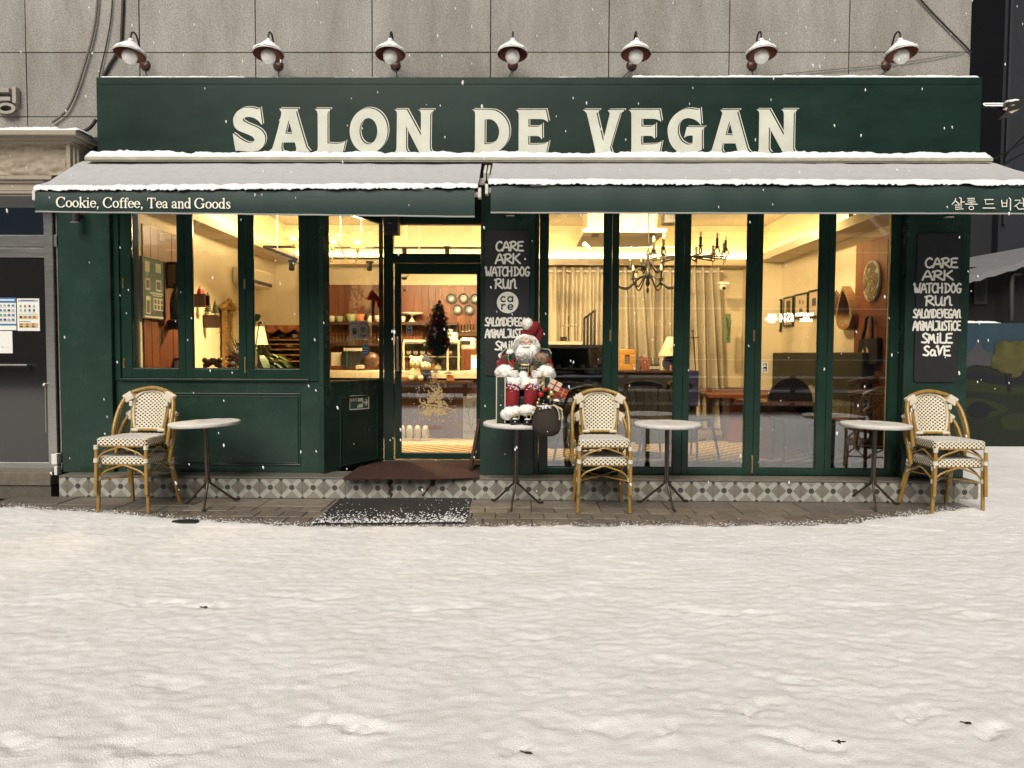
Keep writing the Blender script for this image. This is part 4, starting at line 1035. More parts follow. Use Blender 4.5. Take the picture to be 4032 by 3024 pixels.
snow_ridge('snow', mw, mx0 + 0.02, mxr - 0.05, MY + 0.005, MY + 0.175, mz1 + 0.001, 0.03, 66, gaps=0.42)
# house behind it; night falloff is put into its wall and roof colours
HY = 4.4
hs = thing('old_house', 'dark old house with a snow covered roof behind the painted wall', 'house', (6, HY, 0))
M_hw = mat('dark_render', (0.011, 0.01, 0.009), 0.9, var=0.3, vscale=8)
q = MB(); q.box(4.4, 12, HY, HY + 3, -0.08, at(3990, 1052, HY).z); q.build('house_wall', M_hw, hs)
w0, w1 = at(3842, 1186, HY), at(3872, 1108, HY)
q = MB(); q.box(w0.x - .05, w1.x + .05, HY - 0.03, HY - 0.001, w0.z - .05, w1.z + .05); wf = q.build('window_frame', mat('old_window_frame', (0.03, 0.0275, 0.0225), 0.7), hs)
q = MB(); q.box(w0.x, w1.x, HY - 0.035, HY - 0.0305, w0.z, w1.z); q.build('pane', M_dark, wf)
M_ros = mat('roof_snow', (0.17, 0.17, 0.18), 0.85, var=0.08, bump=0.5)
ev0, ev1 = at(3800, 1112, HY - 0.5), at(4012, 1050, HY - 0.5)
sl = (ev1.z - ev0.z) / (ev1.x - ev0.x); rg0 = at(3825, 1026, HY + 1.2)
q = MB()
def roof(u, v, dz=0.0):
    x = 4.25 + 8 * u; zE = ev0.z + sl * (x - ev0.x); zR = rg0.z + sl * 0.62 * (x - rg0.x)
    return Vector((x, HY - 0.5 + 1.7 * v, zE + (zR - zE) * v + dz + 0.012 * math.sin(x * 37) * (1 - v)))
q.grid(lambda u, v: roof(u, v, 0.06), 80, 6); q.grid(lambda u, v: roof(1-u, v, -0.03), 80, 6)
q.add([roof(k/80, 0, 0.06) for k in range(81)] + [roof(k/80, 0, -0.03) for k in range(81)], [(81+k, 82+k, k+1, k) for k in range(80)]); q.build('roof', M_ros, hs)
q = MB(); q.tube([at(4016, 1078, HY - 0.3), at(3990, 1078, HY - 0.3), at(3983, 1084, HY - 0.3), at(3982, 1262, HY - 0.3)], 0.035, 8); q.build('drain_pipe', mat('pale_pipe', (0.035, 0.034, 0.031), 0.5), hs)
# tall dark blocks
bb = thing('dark_block', 'tall unlit navy grey building at the right edge', 'building', (9, 9, 0))
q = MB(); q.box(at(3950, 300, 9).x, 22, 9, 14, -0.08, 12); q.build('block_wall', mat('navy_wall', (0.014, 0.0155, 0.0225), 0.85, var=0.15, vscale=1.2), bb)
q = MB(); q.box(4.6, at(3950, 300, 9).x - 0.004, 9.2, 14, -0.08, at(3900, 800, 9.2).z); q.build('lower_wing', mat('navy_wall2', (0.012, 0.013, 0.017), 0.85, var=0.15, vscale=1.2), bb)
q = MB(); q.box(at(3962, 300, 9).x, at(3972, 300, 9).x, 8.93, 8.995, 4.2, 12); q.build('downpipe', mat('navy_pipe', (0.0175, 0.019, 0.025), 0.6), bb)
b2 = thing('black_block', 'black unlit building filling the gap beside the granite corner', 'building', (7, 15, 0))
q = MB(); q.box(5.6, 16, 15, 20, -0.08, 16); q.build('block_wall', mat('black_wall', (0.002, 0.002, 0.0025), 0.9), b2)  # black volume added to close off the sky in the gap
# floodlight on its arm
fl_ = thing('floodlight', 'small tilted floodlight on a thin arm beside the sign end', 'floodlight', at(3990, 420, -0.1))
a0, a1 = at(3866, 417, -0.1), at(3965, 419, -0.1)
q = MB(); q.beam(a0, a1, 0.03, 0.025); q.build('arm', M_iron, fl_)
c0 = at(3986, 424, -0.14)
q = MB(); q.obox(c0, (0.085, 0.0, 0.022), (0.02, 0.03, 0.055), (-0.012, 0.05, -0.028), 0); q.build('housing', M_iron, fl_, bev=0.006)
P = [at(3953, 430, -0.2), at(3985, 446, -0.2), at(4021, 425, -0.2), at(3992, 411, -0.2)]
q = MB(); q.add([*P, *[p + Vector((0, 0.02, 0.004)) for p in P]], [(3,2,1,0)[::-1], (0,1,5,4), (1,2,6,5), (2,3,7,6), (3,0,4,7)]); q.build('lamp_face', mat('led_face', (0.62,0.52,0.42), 0.4, var=0.2, vscale=60), fl_)
snow_ridge('snow', fl_, a0.x, a1.x, -0.117, -0.083, a0.z + 0.013, 0.014, 4)
q = MB(); q.ball(c0 + Vector((0.0, 0.0, 0.05)), 0.05, 12, 6, rough=0.2, sc=(1.5, .8, .45), seed=2); q.build('snow', M_snow, fl_)
def wire(name, label, pts, r=0.008):
    q = MB(); q.tube(curve3([at(a, b_, y) for a, b_, y in pts], 5), r, 6); q.build(name, M_iron, label=label, cat='wire')
wire('overhead_wire', 'dark overhead wire running up to the right from the awning cover end', [(3895,632,0.2),(3960,600,1.0),(4060,545,2.0)])
wire('overhead_wire', 'pale overhead wire low above the right awning corner', [(3945,652,0.3),(3990,625,0.8),(4060,590,2.0)], 0.01)
wire('overhead_wire', 'steep dark wire crossing the navy building beside the floodlight', [(3948,655,1.0),(3970,600,1.4),(4050,520,2.0)])
# ================================================================== BISTRO CHAIRS AND TABLES
M_cane = mat('bamboo_tube', (0.31,0.185,0.040), 0.28, var=0.22, vscale=9, coat=0.3, stretch=(6,6,1))
M_wrap = mat('white_wrap', (0.62,0.56,0.46), 0.6, var=0.12, vscale=30)
def weave_mat():
    m = bpy.data.materials.new('chequer_weave'); m.use_nodes = True
    N = m.node_tree.nodes; L = m.node_tree.links; b = N['Principled BSDF']; b.inputs['Roughness'].default_value = 0.5
    uv = N.new('ShaderNodeUVMap'); sx = N.new('ShaderNodeSeparateXYZ'); L.new(uv.outputs['UV'], sx.inputs[0])
    def M(op, a, b_=None):
        n = N.new('ShaderNodeMath'); n.operation = op
        for i, v in enumerate((a, b_)):
            if v is None: continue
            if isinstance(v, (int, float)): n.inputs[i].default_value = v
            else: L.new(v, n.inputs[i])
        return n.outputs[0]
    r = M('DIVIDE', sx.outputs[1], 0.0158); row = M('FLOOR', r); odd = M('MULTIPLY', M('FLOORED_MODULO', row, 2.0), 0.5)
    c = M('FRACT', M('ADD', M('DIVIDE', sx.outputs[0], 0.0385), odd)); fr = M('FRACT', r)
    k = M('MULTIPLY', M('LESS_THAN', c, 0.40), M('LESS_THAN', fr, 0.80))
    mx = N.new('ShaderNodeMix'); mx.data_type = 'RGBA'; mx.inputs['A'].default_value = (0.70, 0.64, 0.50, 1); mx.inputs['B'].default_value = (0.008, 0.009, 0.011, 1)
    L.new(k, mx.inputs['Factor']); L.new(mx.outputs['Result'], b.inputs['Base Color'])
    bp = N.new('ShaderNodeBump'); bp.inputs['Strength'].default_value = 0.4; bp.inputs['Distance'].default_value = 0.002; bp.invert = True
    L.new(k, bp.inputs['Height']); L.new(bp.outputs['Normal'], b.inputs['Normal'])
    return m
M_weave = weave_mat()
M_dust = mat('snow_dusted_weave', (0.62,0.60,0.57), 0.75, var=0.15, vscale=60, bump=0.5, bscale=150)
def make_chair():
    t = thing('bistro_chair', 'bamboo look bistro chair', 'chair', (0,0,0))
    w0, w1, yf, yr, zs = 0.222, 0.195, -0.21, 0.20, 0.465
    # seat: woven apron band all round, snow-dusted top
    out = []
    for (x, y, r) in ((-w0, yf, .05), (w0, yf, .05), (w1, yr, .08), (-w1, yr, .08)):
        sx, sy = (1 if x > 0 else -1), (1 if y > 0 else -1)
        cx, cy = x - sx*r, y - sy*r; a0 = {(-1,-1):180, (1,-1):270, (1,1):0, (-1,1):90}[(sx,sy)]
        for k in range(6): a = math.radians(a0 + 90*k/5); out.append((cx + r*math.cos(a), cy + r*math.sin(a)))
    q = MB(); n = len(out)
    for (za, zb, sc0, sc1) in ((zs-0.055, zs-0.008, 1, 1), (zs-0.008, zs, 1, 0.985)):
        q.add([(x*sc0, y*sc0, za) for x, y in out] + [(x*sc1, y*sc1, zb) for x, y in out], [(i, (i+1)%n, n+(i+1)%n, n+i) for i in range(n)])
    q.add([(x, y, zs-0.055) for x, y in out], [tuple(range(n))[::-1]])
    seat = q.build('seat', M_weave, t, uv=True, org=(0,0,0))
    q = MB()
    ring = [(0.985, zs+0.0005), (0.965, zs+0.004), (0.9, zs+0.007), (0.5, zs+0.006)]
    vs = []
    for s_, z in ring:
        for i, (x, y) in enumerate(out): vs.append((x*s_*0.985, y*s_*0.985 , z + 0.0015*math.sin(i*2.3+s_*20)))
    q.add(vs, [(j*n+i, j*n+(i+1)%n, (j+1)*n+(i+1)%n, (j+1)*n+i) for j in range(3) for i in range(n)], 0, True); q.add(vs[-n:], [tuple(range(n))], 0, True)
    q.build('snow', M_dust, seat)
    q = MB(); q.tube([(x*0.93, y*0.93, zs-0.060) for x, y in out] + [(out[0][0]*0.93, out[0][1]*0.93, zs-0.060)], 0.011, 8, caps=False); q.build('seat_rail', M_cane, t)
    for s_ in (-1, 1):
        q = MB(); q.tube([(s_*0.215, -0.195, zs-0.06), (s_*0.217, -0.2, 0.2), (s_*0.221, -0.205, 0.0)], 0.0155, 10); q.build('front_leg', M_cane, t)
        q = MB(); q.tube(curve3([(s_*0.178, 0.175, zs-0.02), (s_*0.195, 0.215, 0.25), (s_*0.222, 0.275, 0.0)], 5), 0.0155, 10); q.build('rear_leg', M_cane, t)
        q = MB()
        q.tube([(s_*0.216, -0.197, 0.30), (s_*0.2165, -0.199, 0.265)], 0.021, 10); q.tube([(s_*0.216, -0.197, zs-0.055), (s_*0.216, -0.197, zs-0.09)], 0.0195, 10)
        q.tube([(s_*0.245, 0.10, zs-0.045), (s_*0.235, 0.13, zs-0.085)], 0.024, 10); q.tube([(s_*0.19, 0.20, 0.33), (s_*0.194, 0.21, 0.30)], 0.02, 10); q.build('joint_wrap', M_wrap, t)
        q = MB(); q.tube(curve3([(s_*0.214, -0.19, 0.29), (s_*0.214, -0.1, 0.345), (s_*0.205, 0.0, 0.375), (s_*0.197, 0.1, 0.34), (s_*0.192, 0.195, 0.30)], 4), 0.008, 6); q.build('side_brace', M_cane, t)
    for y, x_, z0_ in ((-0.199, 0.205, 0.325), (0.20, 0.18, 0.32)):
        q = MB(); q.tube(curve3([(-x_, y, z0_-0.03), (-x_*0.75, y, z0_+0.02), (-x_*0.3, y, z0_+0.055), (0, y, z0_+0.072), (x_*0.3, y, z0_+0.055), (x_*0.75, y, z0_+0.02), (x_, y, z0_-0.03)], 4), 0.0085, 6); q.build('arched_brace', M_cane, t)
    q = MB(); q.tube(curve3([(-0.21,-0.19,0.27),(0,0.0,0.285),(0.192,0.2,0.31)], 4), 0.007, 6); q.tube(curve3([(0.21,-0.19,0.268),(0,0.0,0.283),(-0.192,0.2,0.308)], 4), 0.007, 6); q.build('cross_stretcher', M_cane, t)
    # outer hoop (double tube): arms rise from the seat sides into the arched back
    def hoop(dx, dy, top, r):
        P = [(-0.246-dx, 0.075+dy, zs-0.075), (-0.252-dx, 0.10+dy, zs+0.05), (-0.252-dx, 0.145+dy, zs+0.16), (-0.236-dx, 0.195+dy, zs+0.265), (-0.185-dx*.6, 0.238+dy, zs+0.352), (-0.10, 0.262+dy, top-0.016), (0, 0.268+dy, top)]
        P = P + [(-x, y, z) for x, y, z in P[-2::-1]]
        return curve3(P, 5), r
    q = MB(); p, r = hoop(0, 0, zs + 0.405, 0.0165); q.tube(p, r, 10); q.build('arm_hoop', M_cane, t)
    q = MB(); p, r = hoop(-0.004, 0.026, zs + 0.398, 0.013); q.tube(p, r, 8); q.build('rear_hoop', M_cane, t)
    # woven back shield with its inner frame
    sh = [(-0.125, zs+0.055), (-0.142, zs+0.16), (-0.148, zs+0.26), (-0.138, zs+0.315), (-0.10, zs+0.355), (-0.05, zs+0.372), (0, zs+0.377)]
    sh = sh + [(-x, z) for x, z in sh[-2::-1]]
    shp = smooth_path([(x, z) for x, z in sh], 4)
    yb = lambda x, z: 0.195 + 0.17*(z - zs - 0.05)/0.35*0.42 + 0.03*(1 - (x/0.15)**2)
    shp = shp + [(0.10, zs+0.045), (0.0, zs+0.042), (-0.10, zs+0.045)]
    q = MB(); c0 = (0, zs+0.2)
    vs = []; fs = []; NR = 5
    for j in range(NR+1):
        for (x, z) in shp:
            s_ = j/NR; X, Z = c0[0]+(x-c0[0])*s_, c0[1]+(z-c0[1])*s_; vs.append((X, yb(X, Z), Z))
    n2 = len(shp)
    for j in range(1, NR): fs += [(j*n2+i, (j+1)*n2+i, (j+1)*n2+(i+1)%n2, j*n2+(i+1)%n2) for i in range(n2)]
    fs += [(0, n2+i, n2+(i+1)%n2) for i in range(n2)]
    q.add(vs, fs); q.add([(x, y+0.008, z) for x, y, z in vs], [f[::-1] for f in fs])
    q.build('woven_back', M_weave, t, uv=True)
    q = MB(); P = [(x, yb(x, z) - 0.003, z) for x, z in shp]; q.tube(P + [P[0]], 0.0115, 8, caps=False); q.build('braided_edge', mat('braid_cream', (0.62,0.56,0.42), 0.6, var=0.15, vscale=60, bump=0.5, bscale=160), t)
    for s_ in (-1, 1):
        q = MB(); q.tube(curve3([(s_*0.165, 0.19, zs-0.06), (s_*0.150, 0.205, zs+0.06), (s_*0.168, 0.235, zs+0.2), (s_*0.165, 0.25, zs+0.30), (s_*0.135, 0.262, zs+0.355)], 4), 0.012, 8); q.build('back_post', M_cane, t)
        q = MB(); q.obox((s_*0.185, 0.232, zs+0.325), (0.036, 0, -s_*0.022), (0, 0.028, 0), (s_*0.018, 0, 0.032)); q.obox((s_*0.163, 0.232, zs+0.265), (0.016, 0, 0), (0, 0.024, 0), (0, 0, 0.024)); q.build('corner_wrap', M_wrap, t, bev=0.006)
    q = MB(); q.tube([(-0.155, 0.205, zs+0.032), (0.155, 0.205, zs+0.032)], 0.0115, 8); q.build('back_rail', M_cane, t)
    q = MB()
    for s_ in (-1, 1): q.tube([(s_*0.09, 0.205, zs+0.032), (s_*0.155, 0.205, zs+0.032)], 0.0175, 8)
    q.build('rail_wrap', M_wrap, t)
    return t
CH = make_chair(); STK = 0.158
first_chair = [True]
def put_chair(px, py, rot, lower, upper, dxy):
    base = onz(px, py, 0.0)
    rz = math.radians(rot); f = Vector((math.sin(rz), -math.cos(rz), 0))     # facing direction
    for k, lab in enumerate((lower, upper)):
        t = CH if first_chair[0] else copy_tree(CH); first_chair[0] = False
        p = Vector((base.x, base.y, 0)) - f * 0.205 + f * (0.03 * k)
        t.location = (p.x, p.y, STK * k + 0.004); t.rotation_euler = (0, 0, rz + math.radians((0, dxy)[k]))
        t['label'] = lab; t['group'] = 'cane bistro chairs stacked in pairs'
put_chair(486, 2019, -4, 'lower chair of the left stacked pair, on the snow before the panelled dado', 'upper chair of the left stacked pair beside the snowy round table', 1)
put_chair(2378, 2021, 0.5, 'lower chair of the middle stacked pair, legs on the pavers', 'upper chair of the middle stacked pair, seen square on between two tables', 0)
put_chair(3770, 2028, 3, 'lower chair of the right stacked pair at the shop corner', 'upper chair of the right stacked pair below the chalkboard at the shop corner', -1)

M_top = mat('frosted_table_top', (0.52,0.50,0.47), 0.6, var=0.12, vscale=12, bump=0.4, bscale=120)
M_rust = mat('dark_steel_pole', (0.115,0.095,0.075), 0.38, 0.85, var=0.3, vscale=8)
def make_table():
    t = thing('bistro_table', 'round bistro table', 'table', (0,0,0), 'round pedestal tables along the shopfront')
    R0 = 0.295; q = MB(); q.lathe([(0.05,0.700),(R0-0.01,0.704),(R0,0.712),(R0,0.724),(R0-0.006,0.73),(0.0,0.731)], n=48); q.build('table_top', M_top, t)
    q = MB(); rs = random.Random(3); n = 48
    pr = [(R0-0.001,0.722),(R0+0.003,0.732),(R0-0.012,0.742),(0.24,0.744),(0.15,0.742),(0.0,0.743)]
    vs = [((r+rs.uniform(-.003,.003))*math.cos(2*math.pi*a/n), (r+rs.uniform(-.003,.003))*math.sin(2*math.pi*a/n), z+rs.uniform(-.0025,.0025)) for r, z in pr for a in range(n)]
    q.add(vs, [(i*n+a, i*n+(a+1)%n, (i+1)*n+(a+1)%n, (i+1)*n+a) for i in range(len(pr)-1) for a in range(n)], 0, True); q.build('snow', M_thin2, t)
    for k in range(3):
        a = 2*math.pi*k/3; q = MB(); q.tube([(0.012*math.cos(a), 0.012*math.sin(a), 0.70), (0.012*math.cos(a), 0.012*math.sin(a), 0.21)], 0.0105, 8); q.build('pole', M_rust, t)
    for k in range(3):
        a = 2*math.pi*k/3; c, s_ = math.cos(a), math.sin(a); q = MB()
        q.tube([(0.012*c, 0.012*s_, 0.215), (0.02*c, 0.02*s_, 0.195), (0.215*c, 0.215*s_, 0.022), (0.235*c, 0.235*s_, 0.010), (0.275*c, 0.275*s_, 0.010)], 0.0105, 8); q.build('leg', M_rust, t)
    q = MB(); q.lathe([(0.03,0.205),(0.03,0.225)], n=12); q.build('collar', M_rust, t)
    q = MB(); q.lathe([(0.07,0.69),(0.07,0.6995)], n=16); q.build('mount_plate', M_rust, t)
    return t
M_thin2 = mat('table_snow', (0.66,0.645,0.62), 0.8, var=0.08, vscale=30, bump=0.6, bscale=140)
TB = make_table()
TL = ['white round bistro table right of the left chair stack, its top slightly tilted', 'round bistro table carrying the red suited doll in its armchair', 'snow dusted round bistro table right of the middle chair stack', 'snow dusted round bistro table left of the right chair stack']
for k, (px, py, rot, tilt) in enumerate([(823, 1990, 284, 2.2), (2028, 1990, 262, -0.8), (2624, 1990, 274, 0.0), (3434, 1990, 250, -0.8)]):
    t = TB if k == 0 else copy_tree(TB); p = onz(px, py, 0.0)
    t.location = (p.x, p.y, 0.003); t.rotation_euler = (0, math.radians(-tilt), math.radians(rot)); t['label'] = TL[k]
    # rotation order keeps the tilt sideways
    t.rotation_mode = 'QUATERNION'; t.rotation_quaternion = (Matrix.Rotation(math.radians(-tilt), 4, 'Y') @ Matrix.Rotation(math.radians(rot), 4, 'Z')).to_quaternion()
T_DOLL = onz(2028, 1990, 0.0)
# ================================================================== RED SUITED DOLL IN ITS ARMCHAIR ON THE SECOND TABLE
dz = 0.749
ZX = lambda x: 1900 + x/3.317
ZY = lambda y: 1220 + y/3.317
dd = lambda x, y, Y: at(ZX(x), ZY(y), Y)          # measured on an enlargement of the photograph
M_velvet = mat('green_velvet', (0.004,0.022,0.017), 0.6, var=0.2, vscale=14)
M_pipe = mat('cream_piping', (0.55,0.48,0.34), 0.6)
M_red = mat('red_plush', (0.19,0.004,0.010), 0.8, var=0.35, vscale=30, bump=0.7, bscale=90)
M_fur = mat('white_fur', (0.95,0.93,0.88), 0.85, var=0.03, vscale=30)
M_glove = mat('white_glove', (0.78,0.75,0.72), 0.6)
M_skin = mat('doll_face', (0.70,0.44,0.32), 0.5, var=0.1, vscale=30)
M_boot = mat('patent_black', (0.006,0.006,0.007), 0.12, spec=0.7)
M_gold = mat('gold', (0.72,0.54,0.22), 0.32, 0.9)
def fur(q, c, r, n, ln, sc=(1,1,1), seed=0, down=0.3, M=None, hemi=None):
    """plush: a soft core with many short tapering tufts"""
    rs = random.Random(seed); c = Vector(c)
    q.ball(c, r*0.96, 14, 10, rough=0.05, sc=sc, M=M, seed=seed)
    for i in range(n):
        z = rs.uniform(-1, 1); a = rs.uniform(0, 2*math.pi); s_ = math.sqrt(1-z*z)
        d = Vector((s_*math.cos(a), s_*math.sin(a), z))
        if hemi and d.dot(Vector(hemi)) < -0.3: continue
        p = Vector((d.x*sc[0], d.y*sc[1], d.z*sc[2]))*r
        nn = Vector((d.x/sc[0], d.y/sc[1], d.z/sc[2])).normalized()
        if M is not None: p = M @ p; nn = M @ nn
        e = nn + Vector((rs.uniform(-.6,.6), rs.uniform(-.6,.6), rs.uniform(-.6,.6) - down)); e.normalize()
        L_ = ln*rs.uniform(.6, 1.25); u = e.orthogonal().normalized(); w_ = u.cross(e); wd = ln*0.2
        b0 = c + p*0.97
        q.add([b0 + u*wd, b0 - u*wd*.5 + w_*wd*.87, b0 - u*wd*.5 - w_*wd*.87, b0 + e*L_], [(0,1,3),(1,2,3),(2,0,3)], 0, True)
    return q
arm = thing('toy_armchair', 'small quilted dark green velvet armchair with cream piping on the second table', 'armchair', (T_DOLL.x, T_DOLL.y, dz))
Xa, Xb = dd(183,900,-0.55).x, dd(300,900,-0.55).x; Xc, Xd = dd(800,900,-0.55).x, dd(885,900,-0.55).x
zarm = dd(240, 870, -0.6).z; zb_top = dd(345, 497, -0.25).z
yF, yK = -0.60, -0.20
for x0, x1 in ((Xa, Xb), (Xc, Xd)):
    q = MB(); q.box(x0, x1, yF, yK - 0.03, dz, zarm); a_ = q.build('arm', M_velvet, arm, bev=0.014)
    q = MB()
    for xx in (x0 + .002, x1 - .002): q.tube([(xx, yF - 0.002, dz + 0.004), (xx, yF - 0.002, zarm - 0.008), (xx, yF + 0.012, zarm), (xx, yK - 0.04, zarm)], 0.0052, 6)
    q.tube([(x0 + .002, yF - 0.002, zarm - 0.002), (x1 - .002, yF - 0.002, zarm - 0.002)], 0.0052, 6)
    q.build('piping', M_pipe, a_)
    q = MB(); k = 0
    for i in range(-2, 9):
        for sg in (-1, 1):
            p0 = (x0 + 0.004, dz + 0.055*i + (0 if sg > 0 else 0.0)); p1 = (x1 - 0.004, p0[1] + sg*(x1-x0)*1.2)
            z0, z1_ = p0[1], p1[1]
            if min(z0, z1_) < dz + .006 or max(z0, z1_) > zarm - .012: continue
            q.beam((p0[0], yF - 0.0008, z0), (p1[0], yF - 0.0008, z1_), 0.0016, 0.0016)
    q.build('quilting', mat('quilt_thread', (0.012,0.035,0.028), 0.6), a_)
q = MB(); bw = (Xa + 0.0, Xd)
prof = [(Xa + 0.025, dz), (Xa + 0.025, zb_top - 0.09), (Xa + 0.035, zb_top - 0.045), (Xa + 0.07, zb_top - 0.008), (Xa + 0.115, zb_top), ((Xa+Xd)/2 - 0.01, zb_top - 0.012), (Xd - 0.085, zb_top - 0.004), (Xd + 0.0, zb_top - 0.012), (Xd + 0.022, zb_top - 0.05), (Xd + 0.022, dz)]
q.prism(prof[::-1], [], lambda x, z, d: Vector((x, d, z)), yK - 0.035, yK + 0.035)
bk_ = q.build('back', M_velvet, arm, bev=0.008)
q = MB(); q.tube([(x, yK - 0.036, z) for x, z in prof[1:-1]], 0.0052, 6); q.build('piping', M_pipe, bk_)
zseat = dz + 0.235
q = MB(); q.box(Xb + 0.002, Xc - 0.002, -0.53, yK - 0.037, dz + 0.02, zseat); q.build('seat', M_velvet, arm, bev=0.02)

doll = thing('bearded_doll', 'seated plush doll in a red fur trimmed suit with a long white beard', 'doll', (T_DOLL.x, T_DOLL.y, zseat))
SANTA_O = Vector((T_DOLL.x, T_DOLL.y, zseat))
def skin_body(name, m, parent, verts, edges, levels=2):
    me = bpy.data.meshes.new(name); org = ORG[parent.name]
    me.from_pydata([tuple(Vector(v[0]) - org) for v in verts], edges, []); me.materials.append(m)
    o = bpy.data.objects.new(name, me); COL.objects.link(o); o.parent = parent; ORG[o.name] = org
    sk = o.modifiers.new('skin', 'SKIN'); sk.use_smooth_shade = True
    for i, v in enumerate(verts):
        r = v[1]; me.skin_vertices[0].data[i].radius = (r, r) if isinstance(r, (int, float)) else r
        me.skin_vertices[0].data[i].use_root = (i == 0)
    sb = o.modifiers.new('smooth', 'SUBSURF'); sb.levels = levels; sb.render_levels = levels
    return o
V = [(dd(545,860,-0.36), (0.10,0.09)), (dd(548,760,-0.34), (0.11,0.09)), (dd(555,640,-0.32), (0.105,0.08)), (dd(568,560,-0.31), (0.05,0.05)),
     (dd(330,620,-0.34), 0.055), (dd(232,740,-0.40), 0.052), (dd(280,800,-0.48), 0.042),
     (dd(790,610,-0.34), 0.055), (dd(872,750,-0.40), 0.050), (dd(840,810,-0.48), 0.042),
     (dd(440,920,-0.40), 0.072), (dd(400,1010,-0.55), 0.068), (dd(388,1160,-0.585), 0.068), (dd(372,1320,-0.58), 0.062),
     (dd(640,920,-0.40), 0.072), (dd(650,1010,-0.55), 0.068), (dd(630,1140,-0.585), 0.066), (dd(605,1290,-0.58), 0.054)]
body = skin_body('body', M_red, doll, V, [(0,1),(1,2),(2,3),(2,4),(4,5),(5,6),(2,7),(7,8),(8,9),(0,10),(10,11),(11,12),(12,13),(0,14),(14,15),(15,16),(16,17)])
hc = dd(572, 455, -0.37)
q = MB(); q.ball(hc, 0.062, 20, 14, sc=(0.92,0.95,1.1))
fx = lambda x, y, Y=-0.432: dd(x, y, Y)
q.ball(fx(563, 432, -0.431), 0.013, 10, 8, sc=(.85,1,1.0)); q.ball(fx(520, 447, -0.42), 0.016, 10, 8, sc=(1,.6,.9)); q.ball(fx(607, 447, -0.42), 0.016, 10, 8, sc=(1,.6,.9))
q.ball(fx(563,492,-0.428), 0.009, 10, 6, sc=(1.5,.7,.6), mi=1)
for x in (535, 597): q.ball(fx(x, 421, -0.4275), 0.0072, 8, 6, mi=2, sc=(1.2,.7,.8)); q.ball(fx(x, 421, -0.433), 0.0036, 8, 6, mi=3)
q.ball(hc + Vector((0.058,0,0)), 0.014, 8, 6, sc=(.5,.8,1.2)); q.ball(hc + Vector((-0.058,0,0)), 0.014, 8, 6, sc=(.5,.8,1.2))
q.build('head', [M_skin, mat('doll_lips', (0.30,0.07,0.06), 0.5), mat('eye_white', (0.7,0.68,0.62), 0.3), M_boot], doll)
q = MB()
for x in (533, 598): q.tube([fx(x, 422, -0.445) + Vector((0.016*math.cos(2*math.pi*k/14), 0, 0.013*math.sin(2*math.pi*k/14))) for k in range(15)], 0.0013, 5, caps=False)
q.tube([fx(551, 420, -0.446), fx(582, 420, -0.446)], 0.0013, 5); q.build('spectacles', M_gold, doll)
def strands(q, root, n, ln, wd, spread, seed, mat_i=0):
    rs = random.Random(seed)
    for i in range(n):
        p, d = root(rs); L_ = ln(p, rs); d = d.normalized(); u = Vector((1,0,0)).cross(d)
        u = u.normalized() if u.length > .1 else Vector((0,0,1)); u = (u + Vector((rs.uniform(-1,1), rs.uniform(-1,1), 0))*.6).normalized(); s_ = d.cross(u).normalized()
        bend = Vector((rs.uniform(-spread, spread), rs.uniform(-.15, .05), -0.35*rs.random()))
        P = [p + d*L_*t + bend*L_*t*t for t in (0, .5, 1)]
        q.add([P[0]-s_*wd, P[0]+s_*wd, P[1]+s_*wd*.8, P[1]-s_*wd*.8, P[2], P[0]+u*wd, P[1]+u*wd*.7], [(0,1,2,3),(3,2,4),(1,5,6,2),(5,0,3,6),(2,6,4),(6,3,4)], mat_i, True)
    return q
def beard_root(rs):
    u, v = rs.uniform(-1, 1), rs.random()
    x = 572 + u*(98 + 50*v - 70*max(0, v-.55)); y = 480 + v*165
    p = dd(x, y, -0.43 + 0.035*u*u - 0.02*math.sin(v*3))
    return p, Vector((u*0.28, -0.32 + 0.2*v, -1.0))
q = MB(); q.ball(dd(570, 560, -0.385), 0.098, 18, 12, sc=(1.05,.58,1.05), rough=.03); q.ball(dd(568, 650, -0.40), 0.075, 16, 10, sc=(.95,.58,.95), rough=.03); q.ball(dd(566, 705, -0.41), 0.045, 12, 8, sc=(.8,.55,.9), rough=.04)
strands(q, beard_root, 520, lambda p, r: r.uniform(.025,.06), 0.0042, .3, 11)
q.build('beard', M_fur, doll)
def hair_root(rs):
    a = rs.uniform(-0.15, math.pi + 0.15); rr_ = rs.uniform(0.066, 0.098); c = dd(570, 470, -0.395)
    p = c + Vector((math.cos(a)*rr_*1.12, rs.uniform(-.05,.03), math.sin(a)*rr_*1.0))
    return p, Vector((math.cos(a)*.8, -.35, .15 - .9*abs(math.cos(a))))
q = MB()
for a in range(0, 190, 12): q.ball(dd(570, 470, -0.385) + Vector((math.cos(math.radians(a))*.088, 0, math.sin(math.radians(a))*.076)), 0.031, 10, 8, rough=.06, seed=a)
for s_ in (-1, 1): q.ball(dd(570 + s_*135, 500, -0.37), 0.045, 12, 8, rough=.05, sc=(.8,.9,1.3), seed=3)
strands(q, hair_root, 330, lambda p, r: r.uniform(.016,.034), 0.004, .3, 12); q.build('hair', M_fur, doll)
q = MB()
for s_ in (-1, 1): q.tube(curve3([fx(565, 474, -0.447), fx(565+s_*25, 470, -0.447), fx(565+s_*60, 482, -0.435)], 5), [0.009,0.0095,0.0105,0.0105,0.0105,0.010,0.009,0.008,0.006,0.004,0.002], 8)
q.build('moustache', M_fur, doll)
q = MB()
for s_ in (-1, 1): q.tube([fx(563+s_*18, 404, -0.431), fx(563+s_*38, 396, -0.43), fx(563+s_*58, 404, -0.425)], [.004,.005,.003], 7)
q.build('eyebrow', M_fur, doll)
